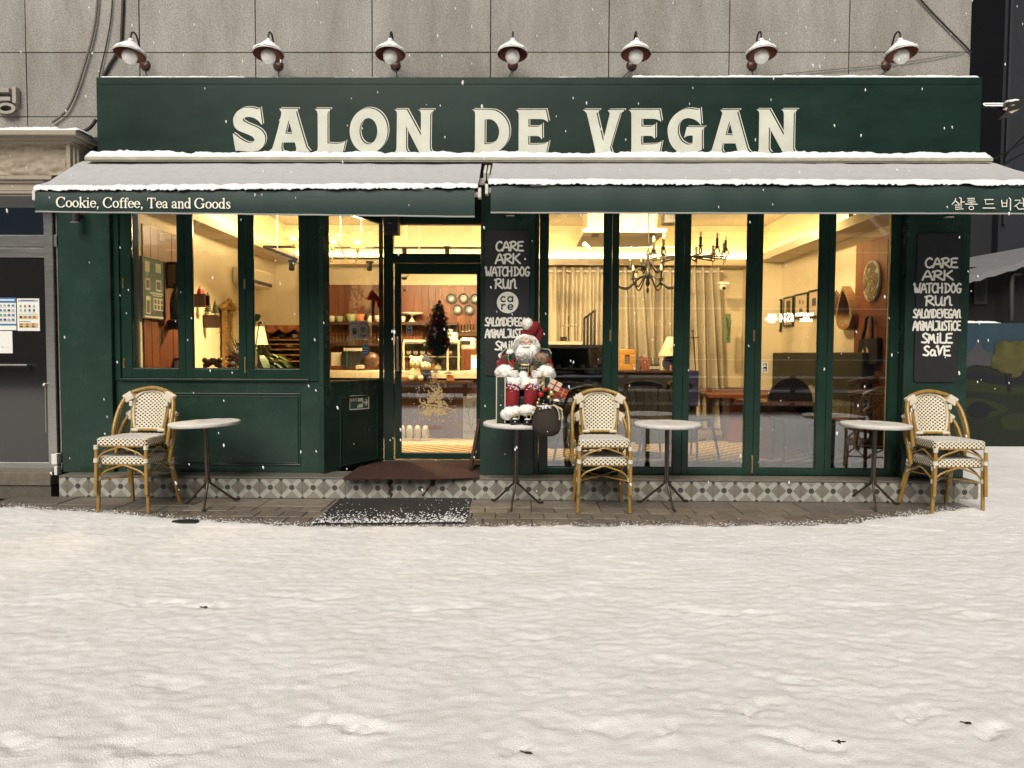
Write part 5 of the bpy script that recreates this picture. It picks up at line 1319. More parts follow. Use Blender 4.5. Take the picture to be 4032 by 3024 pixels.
# cap flopping to the right, ending in a pompom
capP = [dd(585,400,-0.35), dd(600,330,-0.35), dd(640,262,-0.35), dd(700,225,-0.35), dd(748,260,-0.35), dd(765,340,-0.345), dd(752,440,-0.34)]
q = MB(); q.tube(curve3([dd(600,400,-0.275), dd(610,340,-0.29), dd(655,290,-0.32), dd(705,290,-0.33), dd(722,350,-0.345), dd(722,430,-0.33)], 5), [.083,.084,.085,.085,.084,.082,.080,.078,.078,.077,.076,.074,.072,.070,.066,.062,.058,.054,.050,.046,.042,.038,.034,.030,.026,.02], 16)
q.tube(curve3([dd(515,315,-0.35), dd(600,280,-0.37), dd(660,235,-0.40), dd(690,200,-0.38), dd(655,185,-0.39), dd(615,200,-0.40)], 5), [.028,.032,.036,.04,.045,.048,.05,.052,.052,.052,.05,.048,.046,.044,.042,.04,.037,.034,.03,.027,.024,.022,.02,.018,.016,.014], 12)
q.build('cap', M_red, doll)
q = MB(); fur(q, dd(590,190,-0.41), 0.040, 420, 0.020, seed=5, sc=(1,1,1.08)); q.build('pompom', M_fur, doll)
for nm, cs in (('coat_hem', [(330,905,.050,-.50),(385,925,.052,-.535),(440,940,.050,-.545),(500,975,.044,-.53),(560,985,.040,-.52),(615,955,.046,-.535),(665,940,.05,-.545),(715,945,.050,-.53),(755,950,.040,-.50)]),
               ('coat_front_trim', [(535,905,.044,-.50),(530,860,.040,-.49),(545,950,.04,-.515)]),
               ('cuff', [(235,815,.045,-.50),(275,790,.050,-.52),(320,790,.045,-.53),(290,840,.042,-.53)]), ('cuff', [(800,790,.045,-.52),(850,810,.052,-.52),(880,845,.045,-.50),(820,850,.042,-.53)]),
               ('leg_cuff', [(310,1360,.046,-.60),(360,1335,.05,-.62),(420,1325,.048,-.615),(460,1335,.038,-.60),(330,1390,.035,-.61)]), ('leg_cuff', [(545,1310,.044,-.60),(595,1305,.046,-.62),(645,1320,.042,-.61),(560,1345,.03,-.61)]),
               ('collar', [(365,560,.035,-.36),(760,600,.03,-.36)])):
    q = MB()
    for i, (x, y, r, Y) in enumerate(cs): fur(q, dd(x, y, Y), r*1.06, 420, r*.24, seed=i*7 + len(nm), sc=(1.05,.9,.92))
    q.build(nm, M_fur, doll)
q = MB(); q.tube([dd(440,770,-0.44), dd(500,775,-0.452), dd(560,775,-0.455), dd(640,770,-0.445)], 0.028, 8); q.build('belt', M_boot, doll)
bc = dd(552, 770, -0.485)
q = MB()
for x0, x1, z0, z1_ in ((-.036,-.026,-.04,.04),(.026,.036,-.04,.04),(-.026,.026,-.04,-.03),(-.026,.026,.03,.04)): q.box(bc.x+x0, bc.x+x1, bc.y-.004, bc.y+.004, bc.z+z0, bc.z+z1_)
q.build('belt_buckle', M_gold, doll, bev=.002)
def hand(name, palm, fdir, side, seed):
    """glove: palm, four unequal bent fingers and a thumb from the side of the palm"""
    q = MB(); c, f, s_ = Vector(palm), Vector(fdir).normalized(), Vector(side).normalized(); n = f.cross(s_).normalized()
    Mx = Matrix((f, s_, n)).transposed(); q.ball(c, 0.03, 14, 10, sc=(1.1,.95,.55), M=Mx)
    for k, (off, L_, sp_) in enumerate(((.021,.042,.18),(.008,.050,.06),(-.006,.047,-.06),(-.019,.036,-.16))):
        b0 = c + f*0.022 + s_*off; d1 = (f + s_*sp_).normalized(); d2 = (d1 - n*.35).normalized(); d3 = (d1 - n*.85).normalized()
        p1 = b0 + d1*L_*.45; p2 = p1 + d2*L_*.33; p3 = p2 + d3*L_*.25; q.tube([b0 - d1*.01, p1, p2, p3, p3 + d3*.003], [.0088,.0086,.0078,.0066,.003], 8)
    t0 = c - f*0.004 + s_*0.022; d = (f*.55 + s_*.8 - n*.1).normalized(); q.tube([t0, t0 + d*.02, t0 + d*.02 + (f*.8 + s_*.35).normalized()*.018, t0 + d*.02 + (f*.8+s_*.35).normalized()*.021], [.010,.0092,.0075,.003], 8)
    return q.build(name, M_glove, doll)
hand('glove', dd(365,830,-0.575), (0.9,-.1,-.12), (-.05,-.15,1), 1); hand('glove', dd(745,845,-0.575), (-0.9,-.1,.05), (.05,-.15,1), 2)
for cx, y0, sw in ((430,1455,1), (585,1460,0)):
    q = MB(); c = dd(cx, y0, -0.63); q.ball(c + Vector((0,.0,-.008)), 0.05, 16, 10, sc=(1.0,1.25,.72)); q.ball(c + Vector((0,.05,.03)), 0.048, 14, 10, sc=(.95,.8,1.0)); q.box(c.x-.042, c.x+.042, c.y-.05, c.y+.06, dz + .0005, dz + .014)
    for v in range(len(q.v)): q.v[v] = (q.v[v][0], q.v[v][1], max(q.v[v][2], dz + .0005))
    bt = q.build('boot', M_boot, doll)
    q = MB(); c2 = dd(cx + 18, y0 - 62, -0.665)
    for x0, x1, z0, z1_ in ((-.022,-.014,-.022,.022),(.014,.022,-.022,.022),(-.014,.014,-.022,-.014),(-.014,.014,.014,.022)): q.box(c2.x+x0, c2.x+x1, c2.y-.006, c2.y+.002, c2.z+z0, c2.z+z1_)
    q.build('buckle', M_gold, bt); q = MB(); q.ball(c + Vector((0,-.03,.022)), .022, 10, 6, rough=.25, sc=(1.2,1,.35), seed=cx); q.build('snow', M_snow, bt)
q = MB(); rs = random.Random(8)
for i in range(80):
    x, y = (rs.gauss(405, 45), rs.gauss(1005, 28)) if i % 2 else (rs.gauss(665, 45), rs.gauss(1005, 28))
    if i % 9 == 0: x, y = rs.choice((360, 620, 330, 230)) + rs.gauss(0, 40), rs.uniform(1040, 1250) if rs.random() < .7 else 740
    q.ball(dd(x, y, -0.617 - 0.008*rs.random() + (0.0004*abs(y-1005))*0.06), rs.uniform(.002,.0055), 5, 4, rough=.3, sc=(1.5,.8,.8), seed=i)
q.build('snow', M_snow, doll)
# small parcel under the arm
pc = thing('gift_parcel', 'red and green wrapped parcel held in the crook of the doll arm', 'gift', dd(340,700,-0.47))
q = MB(); q.obox(dd(345,690,-0.47), (.045,0,.014), (0,.035,0), (-.018,0,.065)); q.build('box', mat('parcel_red', (0.20,.008,.012), .35, var=.2), pc, bev=.003)
q = MB(); q.obox(dd(325,625,-0.505), (.032,0,.013), (0,.012,0), (-.010,0,.022)); q.obox(dd(385,600,-0.505), (.022,0,.01), (0,.012,0), (-.008,0,.02)); q.obox(dd(455,745,-.5), (.012,0,.004), (0,.012,0), (-.012,0,.04)); q.build('ribbon', mat('parcel_green', (0.01,.055,.03), .4), pc, bev=.003)
q = MB(); q.tube([dd(325,600,-.515), dd(345,670,-.515), dd(395,740,-.51), dd(440,805,-.51)], .004, 6); q.build('gold_trim', M_gold, pc)
# teddy bear
M_ted = mat('tan_plush', (0.27,0.19,0.12), .85, var=.2, vscale=40)
tb = thing('teddy_bear', 'small tan teddy bear with a green bow held against the doll chest', 'teddy bear', dd(740,800,-.47))
q = MB(); fur(q, dd(740,780,-.47), .062, 320, .012, seed=21, sc=(1,.8,1.1)); fur(q, dd(848,745,-.5), .032, 140, .011, seed=22, sc=(1.4,.9,1)); fur(q, dd(650,790,-.50), .024, 90, .011, seed=23, sc=(.8,.9,1.7)); fur(q, dd(655,900,-.55), .03, 110, .011, seed=24, sc=(1,1.1,.95)); fur(q, dd(728,930,-.55), .032, 110, .011, seed=25, sc=(1,1.1,.95)); q.build('body', M_ted, tb)
q = MB(); fur(q, dd(770,640,-.50), .056, 320, .011, seed=26, sc=(1.05,.9,.95)); fur(q, dd(712,590,-.49), .018, 60, .009, seed=27); fur(q, dd(832,600,-.49), .02, 60, .009, seed=28); fur(q, dd(735,650,-.548), .022, 60, .007, seed=29); q.build('head', M_ted, tb)
q = MB()
for x, y in ((724,628), (772,625)): q.ball(dd(x, y, -.556), .0055, 8, 6)
q.ball(dd(725,645,-.568), .006, 8, 6, sc=(1.3,.7,.8)); q.build('face', M_boot, tb)
q = MB(); q.ball(dd(720,705,-.545), .02, 10, 6, sc=(1.5,.5,.7)); q.ball(dd(690,722,-.545), .016, 10, 6, sc=(1.3,.5,.8)); q.build('bow', mat('bow_green', (0.012,.05,.022), .6), tb)
# sack with presents hanging from the hand
sk = thing('gift_sack', 'brown cloth sack of presents hanging from the doll hand over the table edge', 'sack', dd(840,1600,-.72))
sc_ = dd(838,1420,-.70); q = MB()
pr = [(0.0,-.145),(.06,-.143),(.095,-.125),(.115,-.085),(.119,-.03),(.112,.03),(.098,.075),(.078,.105),(.07,.118),(.074,.13)]
n = 40; rs = random.Random(4)
vs = [((r*(1+.035*math.sin(a*2*math.pi/n*7 + z*30)*min(1,(z+.16)*5) + .012*rs.uniform(-1,1)))*math.cos(2*math.pi*a/n)*1.02 + sc_.x, r*math.sin(2*math.pi*a/n)*.85 + sc_.y, z*1.02 + sc_.z) for r, z in pr for a in range(n)]
q.add(vs, [(i*n+a, i*n+(a+1)%n, (i+1)*n+(a+1)%n, (i+1)*n+a) for i in range(len(pr)-1) for a in range(n)], 0, True); q.build('cloth', mat('sack_brown', (0.028,.021,.015), .85, var=.3, vscale=12, bump=.5, bscale=70), sk)
q = MB(); P = [(sc_.x + .074*math.cos(a), sc_.y + .066*math.sin(a), sc_.z + .112) for a in [2*math.pi*k/20 for k in range(21)]]; q.tube(P, .006, 6, caps=False)
q.tube(curve3([dd(920,1235,-.775), dd(975,1290,-.79), dd(1000,1360,-.79), dd(1003,1440,-.79)], 5), .0052, 6); q.tube(curve3([dd(930,1240,-.775), dd(1010,1285,-.78), dd(1040,1350,-.78), dd(1048,1415,-.78)], 5), .0052, 6); q.tube(curve3([dd(925,1238,-.775), dd(985,1280,-.785), dd(1045,1310,-.785), dd(1010,1275,-.78)], 5), .0048, 6)
q.build('drawstring', mat('cord_cream', (.50,.42,.26), .7), sk)
q = MB()
for x in (792, 805): q.tube(curve3([dd(x-20,815,-.60), dd(x+4,860,-.62), dd(x-8,950,-.62), dd(x-14,1000,-.64), dd(x+6,1080,-.68)], 5), .0042, 6)
q.build('hanging_cord', M_gold, sk)
M_pr = [mat('gift_cream', (.55,.45,.33), .5), mat('gift_tartan_red', (.30,.012,.012), .5, var=.3, vscale=30), mat('gift_green', (.015,.045,.02), .5)]
def gift(label, c, ax, az, m, m2):
    g_ = thing('present', label, 'gift', c); q = MB(); ax, az = Vector(ax), Vector(az); ay = ax.cross(az).normalized()*.03
    q.obox(c, ax, ay, az); q.build('box', m, g_, bev=.003); q = MB(); q.obox(c, ax*.12, ay*1.04, az*1.02); q.obox(c, ax*1.02, ay*1.03, az*.1); q.build('ribbon', m2, g_)
gift('cream present with red ribbon tilted at the sack mouth', dd(945,985,-.69), (.045,0,-.022), (.02,0,.035), M_pr[0], M_pr[1])
gift('red tartan present leaning right out of the sack', dd(1045,1080,-.69), (.036,0,-.018), (.014,0,.032), M_pr[1], M_gold)
gift('small red present half sunk in the sack mouth', dd(985,1125,-.68), (.028,0,.03), (-.028,0,.028), M_pr[1], M_pr[2])
gl2 = thing('sprig_decoration', 'green sprig with red and gold baubles at the sack mouth', 'decoration', dd(810,1130,-.72))
q = MB(); strands(q, lambda rs: (dd(810 + rs.uniform(-45,45), 1130 + rs.uniform(-70,60), -.72 + rs.uniform(-.03,.03)), Vector((rs.uniform(-1,1), rs.uniform(-1,.2), rs.uniform(-.6,.8)))), 330, lambda p, r: r.uniform(.02,.04), .0022, .3, 31); q.build('needles', mat('sprig_green', (.008,.022,.012), .6), gl2)
for x, y, r, m in ((765,1105,.024,'r'), (900,1085,.024,'g'), (865,1140,.017,'g'), (820,1045,.016,'r'), (860,1030,.013,'r'), (720,1215,.014,'g'), (675,1300,.013,'g'), (735,1170,.010,'g')):
    q = MB(); q.ball(dd(x, y, -.775), r, 12, 8); q.build('bauble', mat('bauble_red', (.42,.01,.015), .18, .3) if m == 'r' else M_gold, gl2)
q = MB(); rs = random.Random(17)
for i in range(40): q.ball(dd(rs.gauss(805,40), rs.gauss(1265,16), -.80 - .0), rs.uniform(.003,.007), 5, 4, rough=.3, sc=(1.4,.7,.7), seed=i)
q.build('snow', M_snow, sk)
sn = thing('snowman_head', 'tiny white and black hatted toy head poking out of the sack', 'toy', dd(950,1190,-.73))
q = MB(); q.ball(dd(962,1188,-.73), .024, 12, 8, sc=(1.2,1,.75)); q.build('cap_top', M_glove, sn); q = MB(); q.ball(dd(945,1212,-.735), .026, 12, 8, sc=(1.4,1,.7)); q.build('brim', M_boot, sn)
# ================================================================== INSIDE THE CAFE
IL, IR, IB, IZ, IC = -3.69, 3.80, 4.50, 0.20, 3.35
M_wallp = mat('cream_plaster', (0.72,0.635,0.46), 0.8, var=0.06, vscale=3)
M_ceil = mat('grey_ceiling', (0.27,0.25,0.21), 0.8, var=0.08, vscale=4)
M_wood = mat('red_brown_planks', (0.125,0.036,0.014), 0.38, var=0.35, vscale=5, stretch=(7,7,.6))
M_wood2 = mat('red_brown_planks_light', (0.165,0.052,0.02), 0.38, var=0.35, vscale=5, stretch=(7,7,.6))
M_wdk = mat('dark_walnut', (0.055,0.024,0.013), 0.42, var=0.3, vscale=6, stretch=(4,4,1))
M_oak = mat('light_wood', (0.40,0.22,0.09), 0.45, var=0.25, vscale=6, stretch=(1,6,6))
M_tabl = mat('table_wood', (0.17,0.055,0.025), 0.38, var=0.25, vscale=6, stretch=(1,6,6))
M_clr = glass_mat('clear_glass', 0.08)
M_cer = mat('white_ceramic', (0.72,0.66,0.55), 0.25)
# shell
q = MB(); q.box(IL, IR, 0.972, IB, IZ - 0.09, IZ); q.box(IL, A1.x - .005, 0.17, 0.971, IZ - 0.09, IZ); q.box(dx1 + .07, IR, 0.205, 0.971, IZ - 0.09, IZ)
def floor_mat():
    m = bpy.data.materials.new('patterned_floor_tile'); m.use_nodes = True
    N = m.node_tree.nodes; L = m.node_tree.links; b = N['Principled BSDF']; b.inputs['Roughness'].default_value = 0.4
    tc = N.new('ShaderNodeTexCoord'); mp = N.new('ShaderNodeMapping'); L.new(tc.outputs['Object'], mp.inputs['Vector'])
    ck = N.new('ShaderNodeTexChecker'); ck.inputs['Scale'].default_value = 11; ck.inputs['Color1'].default_value = (0.62,0.50,0.32,1); ck.inputs['Color2'].default_value = (0.17,0.11,0.06,1)
    bk = N.new('ShaderNodeTexBrick'); bk.offset = 0; bk.inputs['Scale'].default_value = 2.5; bk.inputs['Brick Width'].default_value = 0.5; bk.inputs['Row Height'].default_value = 0.5; bk.inputs['Mortar Size'].default_value = 0.012
    bk.inputs['Mortar'].default_value = (0.18,0.12,0.07,1); L.new(mp.outputs[0], ck.inputs['Vector']); L.new(mp.outputs[0], bk.inputs['Vector'])
    L.new(ck.outputs['Color'], bk.inputs['Color1']); L.new(ck.outputs['Color'], bk.inputs['Color2']); L.new(bk.outputs['Color'], b.inputs['Base Color'])
    return m
q.build('interior_floor', floor_mat(), kind='structure', org=(0,0,0))
q = MB(); q.quad((IL, 0.16, IZ), (IL, IB, IZ), (IL, IB, IC), (IL, 0.16, IC)); q.f = [f[::-1] for f in q.f]; q.build('left_wall', M_wallp, kind='structure')
q = MB(); q.quad((IR, 0.16, IZ), (IR, IB, IZ), (IR, IB, IC), (IR, 0.16, IC)); q.build('right_wall', M_wallp, kind='structure')
q = MB(); q.quad((IL, IB, IZ), (IR, IB, IZ), (IR, IB, IC), (IL, IB, IC)); q.build('back_wall', M_wallp, kind='structure')
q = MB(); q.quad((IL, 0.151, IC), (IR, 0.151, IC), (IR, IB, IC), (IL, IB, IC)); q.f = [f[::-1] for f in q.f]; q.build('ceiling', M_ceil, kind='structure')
q = MB(); q.box(IR - 0.34, IR - 0.001, 3.75, IB - .001, IZ, 2.70); q.build('corner_column', M_wallp, kind='structure')
q = MB(); q.box(IL + 0.001, IL + 0.30, 4.0, IB - .001, IZ, 2.70); q.build('corner_column', M_wallp, kind='structure')
q = MB(); q.box(at(3497, 1200, .18).x, IR + 0.15, 0.16, 0.20, IZ, IC); q.build('front_return_wall', M_wallp, kind='structure')
q = MB(); q.box(IL + .002, at(515, 1200, .17).x, 0.165, 0.20, IZ, IC); q.build('front_return_wall', M_wallp, kind='structure')
# light coves
def cove(label, x0, x1, y0, y1, lip, cut=()):
    t = thing('light_cove', label, 'cove light', ((x0+x1)/2, (y0+y1)/2, 2.70), 'glowing ceiling coves round the cafe')
    q = MB(); q.box(x0, x1, y0, y1, 2.70, 2.73); 
    e = 0.03
    {'E': lambda: q.box(x1 - e, x1, y0, y1, 2.7305, 2.80), 'W': lambda: q.box(x0, x0 + e, y0, y1, 2.7305, 2.80), 'S': lambda: q.box(x0, x1, y0, y0 + e, 2.7305, 2.80)}[lip]()
    q.build('soffit', M_wallp, t, bev=.004)
    q = MB()
    if lip == 'E': q.box(x0 + .06, x0 + .10, y0 + .05, y1 - .05, 2.745, 2.90)
    if lip == 'W': q.box(x1 - .10, x1 - .06, y0 + .05, y1 - .05, 2.745, 2.90)
    if lip == 'S': q.box(x0 + .05, x1 - .05, y1 - .10, y1 - .06, 2.745, 2.90)
    q.build('light_strip', M_led, t)
    return t
M_led = mat('warm_led', (0.9,0.8,0.5), 0.5, emit=(1.0, 0.70, 0.30), es=11.0)
cove('glowing cove along the left wall above the wall crates', IL + .001, IL + 0.36, 0.21, IB - .36, 'E')
cove('glowing cove along the right wall above the framed pictures', IR - 0.36, IR - .001, 0.21, IB - .36, 'W')
cove('glowing cove along the back wall above curtain and plank panelling', IL + .001, IR - .001, IB - .355, IB - .001, 'S')
# plank panelling
def planks(name, label, n, fn, zt, zb=IZ + .002):
    t = thing(name, label, 'wall panelling', fn(0.5)[0]); k0 = None
    for i in range(n):
        a, b_ = fn(i/n), fn((i+1)/n); j = rnd.uniform(0, .004); d = Vector(b_[0]) - Vector(a[0]); d.normalize(); nn = Vector(a[1])
        c = (Vector(a[0]) + Vector(b_[0]))/2; hw = (Vector(b_[0]) - Vector(a[0])).length/2 - .0015
        q = MB(); q.obox(Vector((c.x, c.y, (zb+zt)/2)) + nn*(.006 + j), d*hw, nn*.006, Vector((0,0,(zt-zb)/2))); q.build('plank', (M_wood, M_wood2)[rnd.random() < .4], t, bev=.0015)
    return t
zwood = at(1500, 1122, IB).z
planks('plank_wall', 'red brown vertical plank panelling on the back wall behind the counter', 34, lambda u: ((at(1130,1300,IB).x + (at(2080,1300,IB).x - at(1130,1300,IB).x)*u, IB - .001, IZ), (0,-1,0)), zwood)
planks('plank_panel', 'tall plank panel on the left wall behind the green house picture', 5, lambda u: ((IL + .001, .215 + (.93-.215)*u, IZ), (1,0,0)), 2.595)
planks('plank_panel', 'tall plank panel on the right wall behind the round mosaic', 4, lambda u: ((IR - .001, onx(3496,1200,IR).y + (onx(3370,1200,IR).y - onx(3496,1200,IR).y)*u, IZ), (-1,0,0)), 2.60)
# ---------------- left side
def wallbox(name, label, Y0, Y1, z0, z1, dep=.22, inner=M_wdk, extra=None):
    t = thing(name, label, 'wall crate', (IL, (Y0+Y1)/2, z0), 'wooden crates hung on the left wall'); x0, x1 = IL + .002, IL + dep; e = .015; q = MB()
    q.box(x0, x1, Y0, Y1, z0, z0+e); q.box(x0, x1, Y0, Y1, z1-e, z1); q.box(x0, x1, Y0, Y0+e, z0+e, z1-e); q.box(x0, x1, Y1-e, Y1, z0+e, z1-e); q.box(x0, x0+.01, Y0+e, Y1-e, z0+e, z1-e); q.build('crate', inner, t)
    return t
def lw(px, py, X=IL + .15): return onx(px, py, X)
p = lambda a, b_, c, d, X=IL + .2: (onx(a, 1200, IL).y, onx(c, 1200, X).y, onx((a+c)/2, d, X).z, onx((a+c)/2, b_, X).z)
Y0,Y1,z0,z1_ = p(655,1022,735,1128); wallbox('wall_crate', 'upper wall crate with yellow lining beside the plank panel', Y0, Y1, z0, z1_)
q = MB(); q.box(IL + .02, IL + .10, Y0 + .05, Y1 - .03, z0 + .02, z1_ - .03); q.build('yellow_box', mat('mustard_card', (.42,.24,.05), .6), label='mustard yellow box inside the upper wall crate', cat='box')
Y0,Y1,z0,z1_ = p(655,1256,735,1296); wallbox('wall_crate', 'low flat wall crate carrying the dark green bottle', Y0, Y1, z0, z1_)
bt = thing('bottle', 'dark green bottle standing on the low wall crate', 'bottle', (IL + .12, (Y0+Y1)/2, z1_)); c = onx(690, 1200, IL + .12)
q = MB(); q.lathe([(.05,0),(.052,.02),(.052,.20),(.04,.25),(.018,.30),(.016,.36),(.018,.37)], (c.x, c.y, z1_ + .001), 18); q.build('glass_body', mat('bottle_green', (.03,.035,.012), .12), bt); q = MB(); q.lathe([(.053,.06),(.0532,.16)], (c.x, c.y, z1_ + .001), 18); q.build('bottle_label', M_dark, bt)
Y0,Y1,z0,z1_ = p(762,1152,816,1204); wallbox('wall_crate', 'square wall crate with red figures on top in the middle pane', Y0, Y1, z0, z1_, .18)
f_ = thing('red_figurine', 'little red and white figurines standing on the square wall crate', 'figurine', (IL + .1, (Y0+Y1)/2, z1_))
for k in range(3):
    c = Vector((IL + .11, Y0 + (Y1-Y0)*(.3+.25*k), z1_)); q = MB(); q.lathe([(.028,.001),(.03,.02),(.018,.055),(.008,.075),(0,.09)], c, 10); q.ball(c + Vector((0,0,.06)), .018, 8, 6, mi=1); q.build('figure', [mat('figurine_red', (.42,.02,.02), .5), M_cer], f_)
Y0,Y1,z0,z1_ = p(803,1236,866,1288); wallbox('wall_crate', 'lower wall crate topped with two tiny trees', Y0, Y1, z0, z1_, .18)
for k, (px, h) in enumerate(((819,.26),(847,.18))):
    t = thing('tiny_tree', ('taller wire tree on the lower wall crate', 'shorter dark bottle brush tree on the lower wall crate')[k], 'ornament', (IL+.1, 0, z1_)); c = onx(px, 1230, IL + .12); c.z = z1_ + .001
    q = MB()
    for i in range(9): r = .045*(1-i/9.5); z = h*(.12 + .85*i/9); q.lathe([(r,z),(r*.85,z+.012),(.003,z+h*.09)], c, 9)
    q.lathe([(.006,0),(.006,h*.15)], c, 6); q.build('brush', mat('brush_green', (.02,.035,.02), .7), t)
# picture of a green house front
def wall_picture(name, label, X, sg, px0, px1, py0, py1, depth, frame, field, shapes, fw=.02, cat='picture'):
    Xf = X + sg*depth; a, b_ = onx(px0, (py0+py1)/2, Xf), onx(px1, (py0+py1)/2, Xf); ym, yM = min(a.y, b_.y), max(a.y, b_.y)
    z0, z1_ = onx((px0+px1)/2, py1, Xf).z, onx((px0+px1)/2, py0, Xf).z
    t = thing(name, label, cat, (X, (ym+yM)/2, z0)); q = MB(); xa, xb = X + sg*.015, Xf
    q.box(xa, xb, ym, yM, z0, z0+fw); q.box(xa, xb, ym, yM, z1_-fw, z1_); q.box(xa, xb, ym, ym+fw, z0+fw, z1_-fw); q.box(xa, xb, yM-fw, yM, z0+fw, z1_-fw); q.build('frame', frame, t, bev=.002)
    q = MB(); xs_ = X + sg*(depth - .008); q.box(X + sg*.013, xs_, ym+fw, yM-fw, z0+fw, z1_-fw, 0); u0, u1 = (ym+fw, yM-fw)
    for k, (ua, va, ub, vb, mi) in enumerate(shapes):
        x_ = xs_ + sg*(.0006 + .0003*k); P = [(x_, u0+(u1-u0)*ua, z1_-(z1_-z0)*va), (x_, u0+(u1-u0)*ub, z1_-(z1_-z0)*va), (x_, u0+(u1-u0)*ub, z1_-(z1_-z0)*vb), (x_, u0+(u1-u0)*ua, z1_-(z1_-z0)*vb)]
        q.add(P if sg > 0 else P[::-1], [(3,2,1,0)[::-1]], mi)
    q.build('print', field, t); return t
M_pg = mat('print_green', (.035,.10,.065), .6); M_pw = mat('print_white', (.55,.55,.48), .6); M_pd = mat('print_dark', (.06,.05,.05), .6); M_ps = mat('print_sky', (.12,.26,.42), .6)
sh = [(.12,.07,.32,.24,1),(.60,.07,.86,.22,1),(.14,.24,.26,.31,3),(.12,.34,.33,.53,1),(.60,.34,.86,.53,1),(.15,.37,.30,.50,2),(.63,.37,.83,.50,2),(.32,.56,.92,.585,1),(.42,.60,.86,.615,1),(.12,.63,.32,.92,1),(.15,.70,.29,.90,2),(.46,.65,.96,.85,1)] + [(.50+.15*i,.67+.09*j,.60+.15*i,.74+.09*j,2) for i in range(3) for j in range(2)] + [(.05,.95,.95,.98,1)] + [(.35+.15*i,.88,.44+.15*i,.95,2) for i in range(4)]
wall_picture('framed_picture', 'framed picture of a green house front on the left plank panel', IL + .012, 1, 563, 651, 1018, 1257, .045, mat('grey_frame', (.07,.065,.06), .5), [M_pg, M_pw, M_pd, M_ps], sh, .012)
# gilded mirror
mr = thing('gilded_mirror', 'narrow gilded mirror leaning on the left wall behind the plant', 'mirror', (IL + .1, 2.6, .9)); a, b_ = onx(902, 1300, IL + .12), onx(933, 1300, IL + .12)
zt_, zb_ = onx(915, 1205, IL + .12).z, onx(915, 1440, IL + .12).z; q = MB(); fw = .045; x0, x1 = IL + .03, IL + .07
q.box(x0, x1, a.y, b_.y, zb_, zb_+fw); q.box(x0, x1, a.y, b_.y, zt_-fw, zt_); q.box(x0, x1, a.y, a.y+fw, zb_+fw, zt_-fw); q.box(x0, x1, b_.y-fw, b_.y, zb_+fw, zt_-fw)
for i in range(18):
    for yy in (a.y + fw/2, b_.y - fw/2): q.ball((x1, yy, zb_ + (zt_-zb_)*i/17), .019, 8, 6, rough=.2, seed=i)
for i in range(5): q.ball((x1, (a.y+b_.y)/2 + (i-2)*.09, zt_ + .05 - .035*abs(i-2)), .04, 8, 6, rough=.3, seed=i)
q.build('frame', mat('gilt', (.42,.26,.09), .4, .6, bump=.8, bscale=60), mr); q = MB(); q.box(x0 + .005, x0 + .012, a.y+fw, b_.y-fw, zb_+fw, zt_-fw); q.build('mirror_glass', mat('mirror_silver', (.8,.78,.72), .05, 1.0), mr)
# air conditioner on the left wall
ac = thing('air_conditioner', 'white split air conditioner high on the left wall', 'air conditioner', (IL + .1, 3.4, 2.0)); a, b_ = onx(985, 1090, IL + .24), onx(1073, 1090, IL + .24); zt_, zb_ = onx(1030, 1062, IL + .24).z, onx(1073, 1142, IL + .24).z
q = MB(); q.box(IL + .003, IL + .24, a.y, b_.y, zb_, zt_); q.build('casing', mat('ac_white', (.66,.60,.48), .4), ac, bev=.03); q = MB(); q.box(IL + .241, IL + .244, a.y + .03, b_.y - .03, zb_ + .03, zb_ + .075); q.build('louvre', M_pd, ac)
# plants
M_leafd = mat('monstera_green', (.018,.055,.018), .35, var=.3, vscale=8); M_leafy = mat('palm_green', (.05,.09,.018), .45, var=.3, vscale=8)
def leaf(q, base, d, L_, wd, droop=.4, seg=5, mi=0):
    base = Vector(base); d = Vector(d).normalized(); s_ = d.cross(Vector((0,0,1))); s_ = s_.normalized() if s_.length > .05 else Vector((1,0,0)); vs = []
    for i in range(seg+1):
        t = i/seg; w_ = wd*math.sin(math.pi*min(1, .12 + .88*t))**.7*(1 if i < seg else .05); p = base + d*L_*t + Vector((0,0,-droop*L_*t*t)); vs += [p - s_*w_ + Vector((0,0,.1*w_)), p, p + s_*w_ + Vector((0,0,.1*w_))]
    q.add(vs, [(i*3+k, i*3+k+1, i*3+k+4, i*3+k+3) for i in range(seg) for k in (0,1)], mi, True)
mp_ = thing('monstera_plant', 'leafy potted plant with broad split leaves inside the left window', 'plant', at(985, 1500, 1.2)); pc_ = at(985, 1560, 1.2)
q = MB(); q.lathe([(.10,.0),(.14,.02),(.16,.22),(.165,.24),(.15,.24)], (pc_.x, 1.2, pc_.z - .2), 18); q.build('pot', mat('clay_pot', (.22,.09,.05), .7), mp_)
for (px, py, dx_, dz_, L_, wd) in ((905,1312,-.8,.25,.16,.07),(925,1338,.8,.1,.17,.07),(892,1350,-.7,-.4,.15,.06),(1005,1265,.1,.9,.15,.06),(1020,1278,.7,.5,.14,.05),(940,1350,.6,-.4,.17,.06),(1030,1400,.4,-.5,.2,.05)):
    b0 = at(px, py, 1.15); q = MB(); leaf(q, b0, (dx_, -.3, dz_), L_, wd); q.build('leaf', M_leafd, mp_); q = MB(); q.tube([b0, (b0 + Vector((pc_.x, 1.2, pc_.z)))/2 + Vector((0,0,.08)), (pc_.x, 1.2, pc_.z)], .006, 5); q.build('stem', M_leafd, mp_)
pl_ = thing('palm_plant', 'yellow green palm fronds spreading before the bookshelf in the left window', 'plant', at(1040, 1500, 1.5))
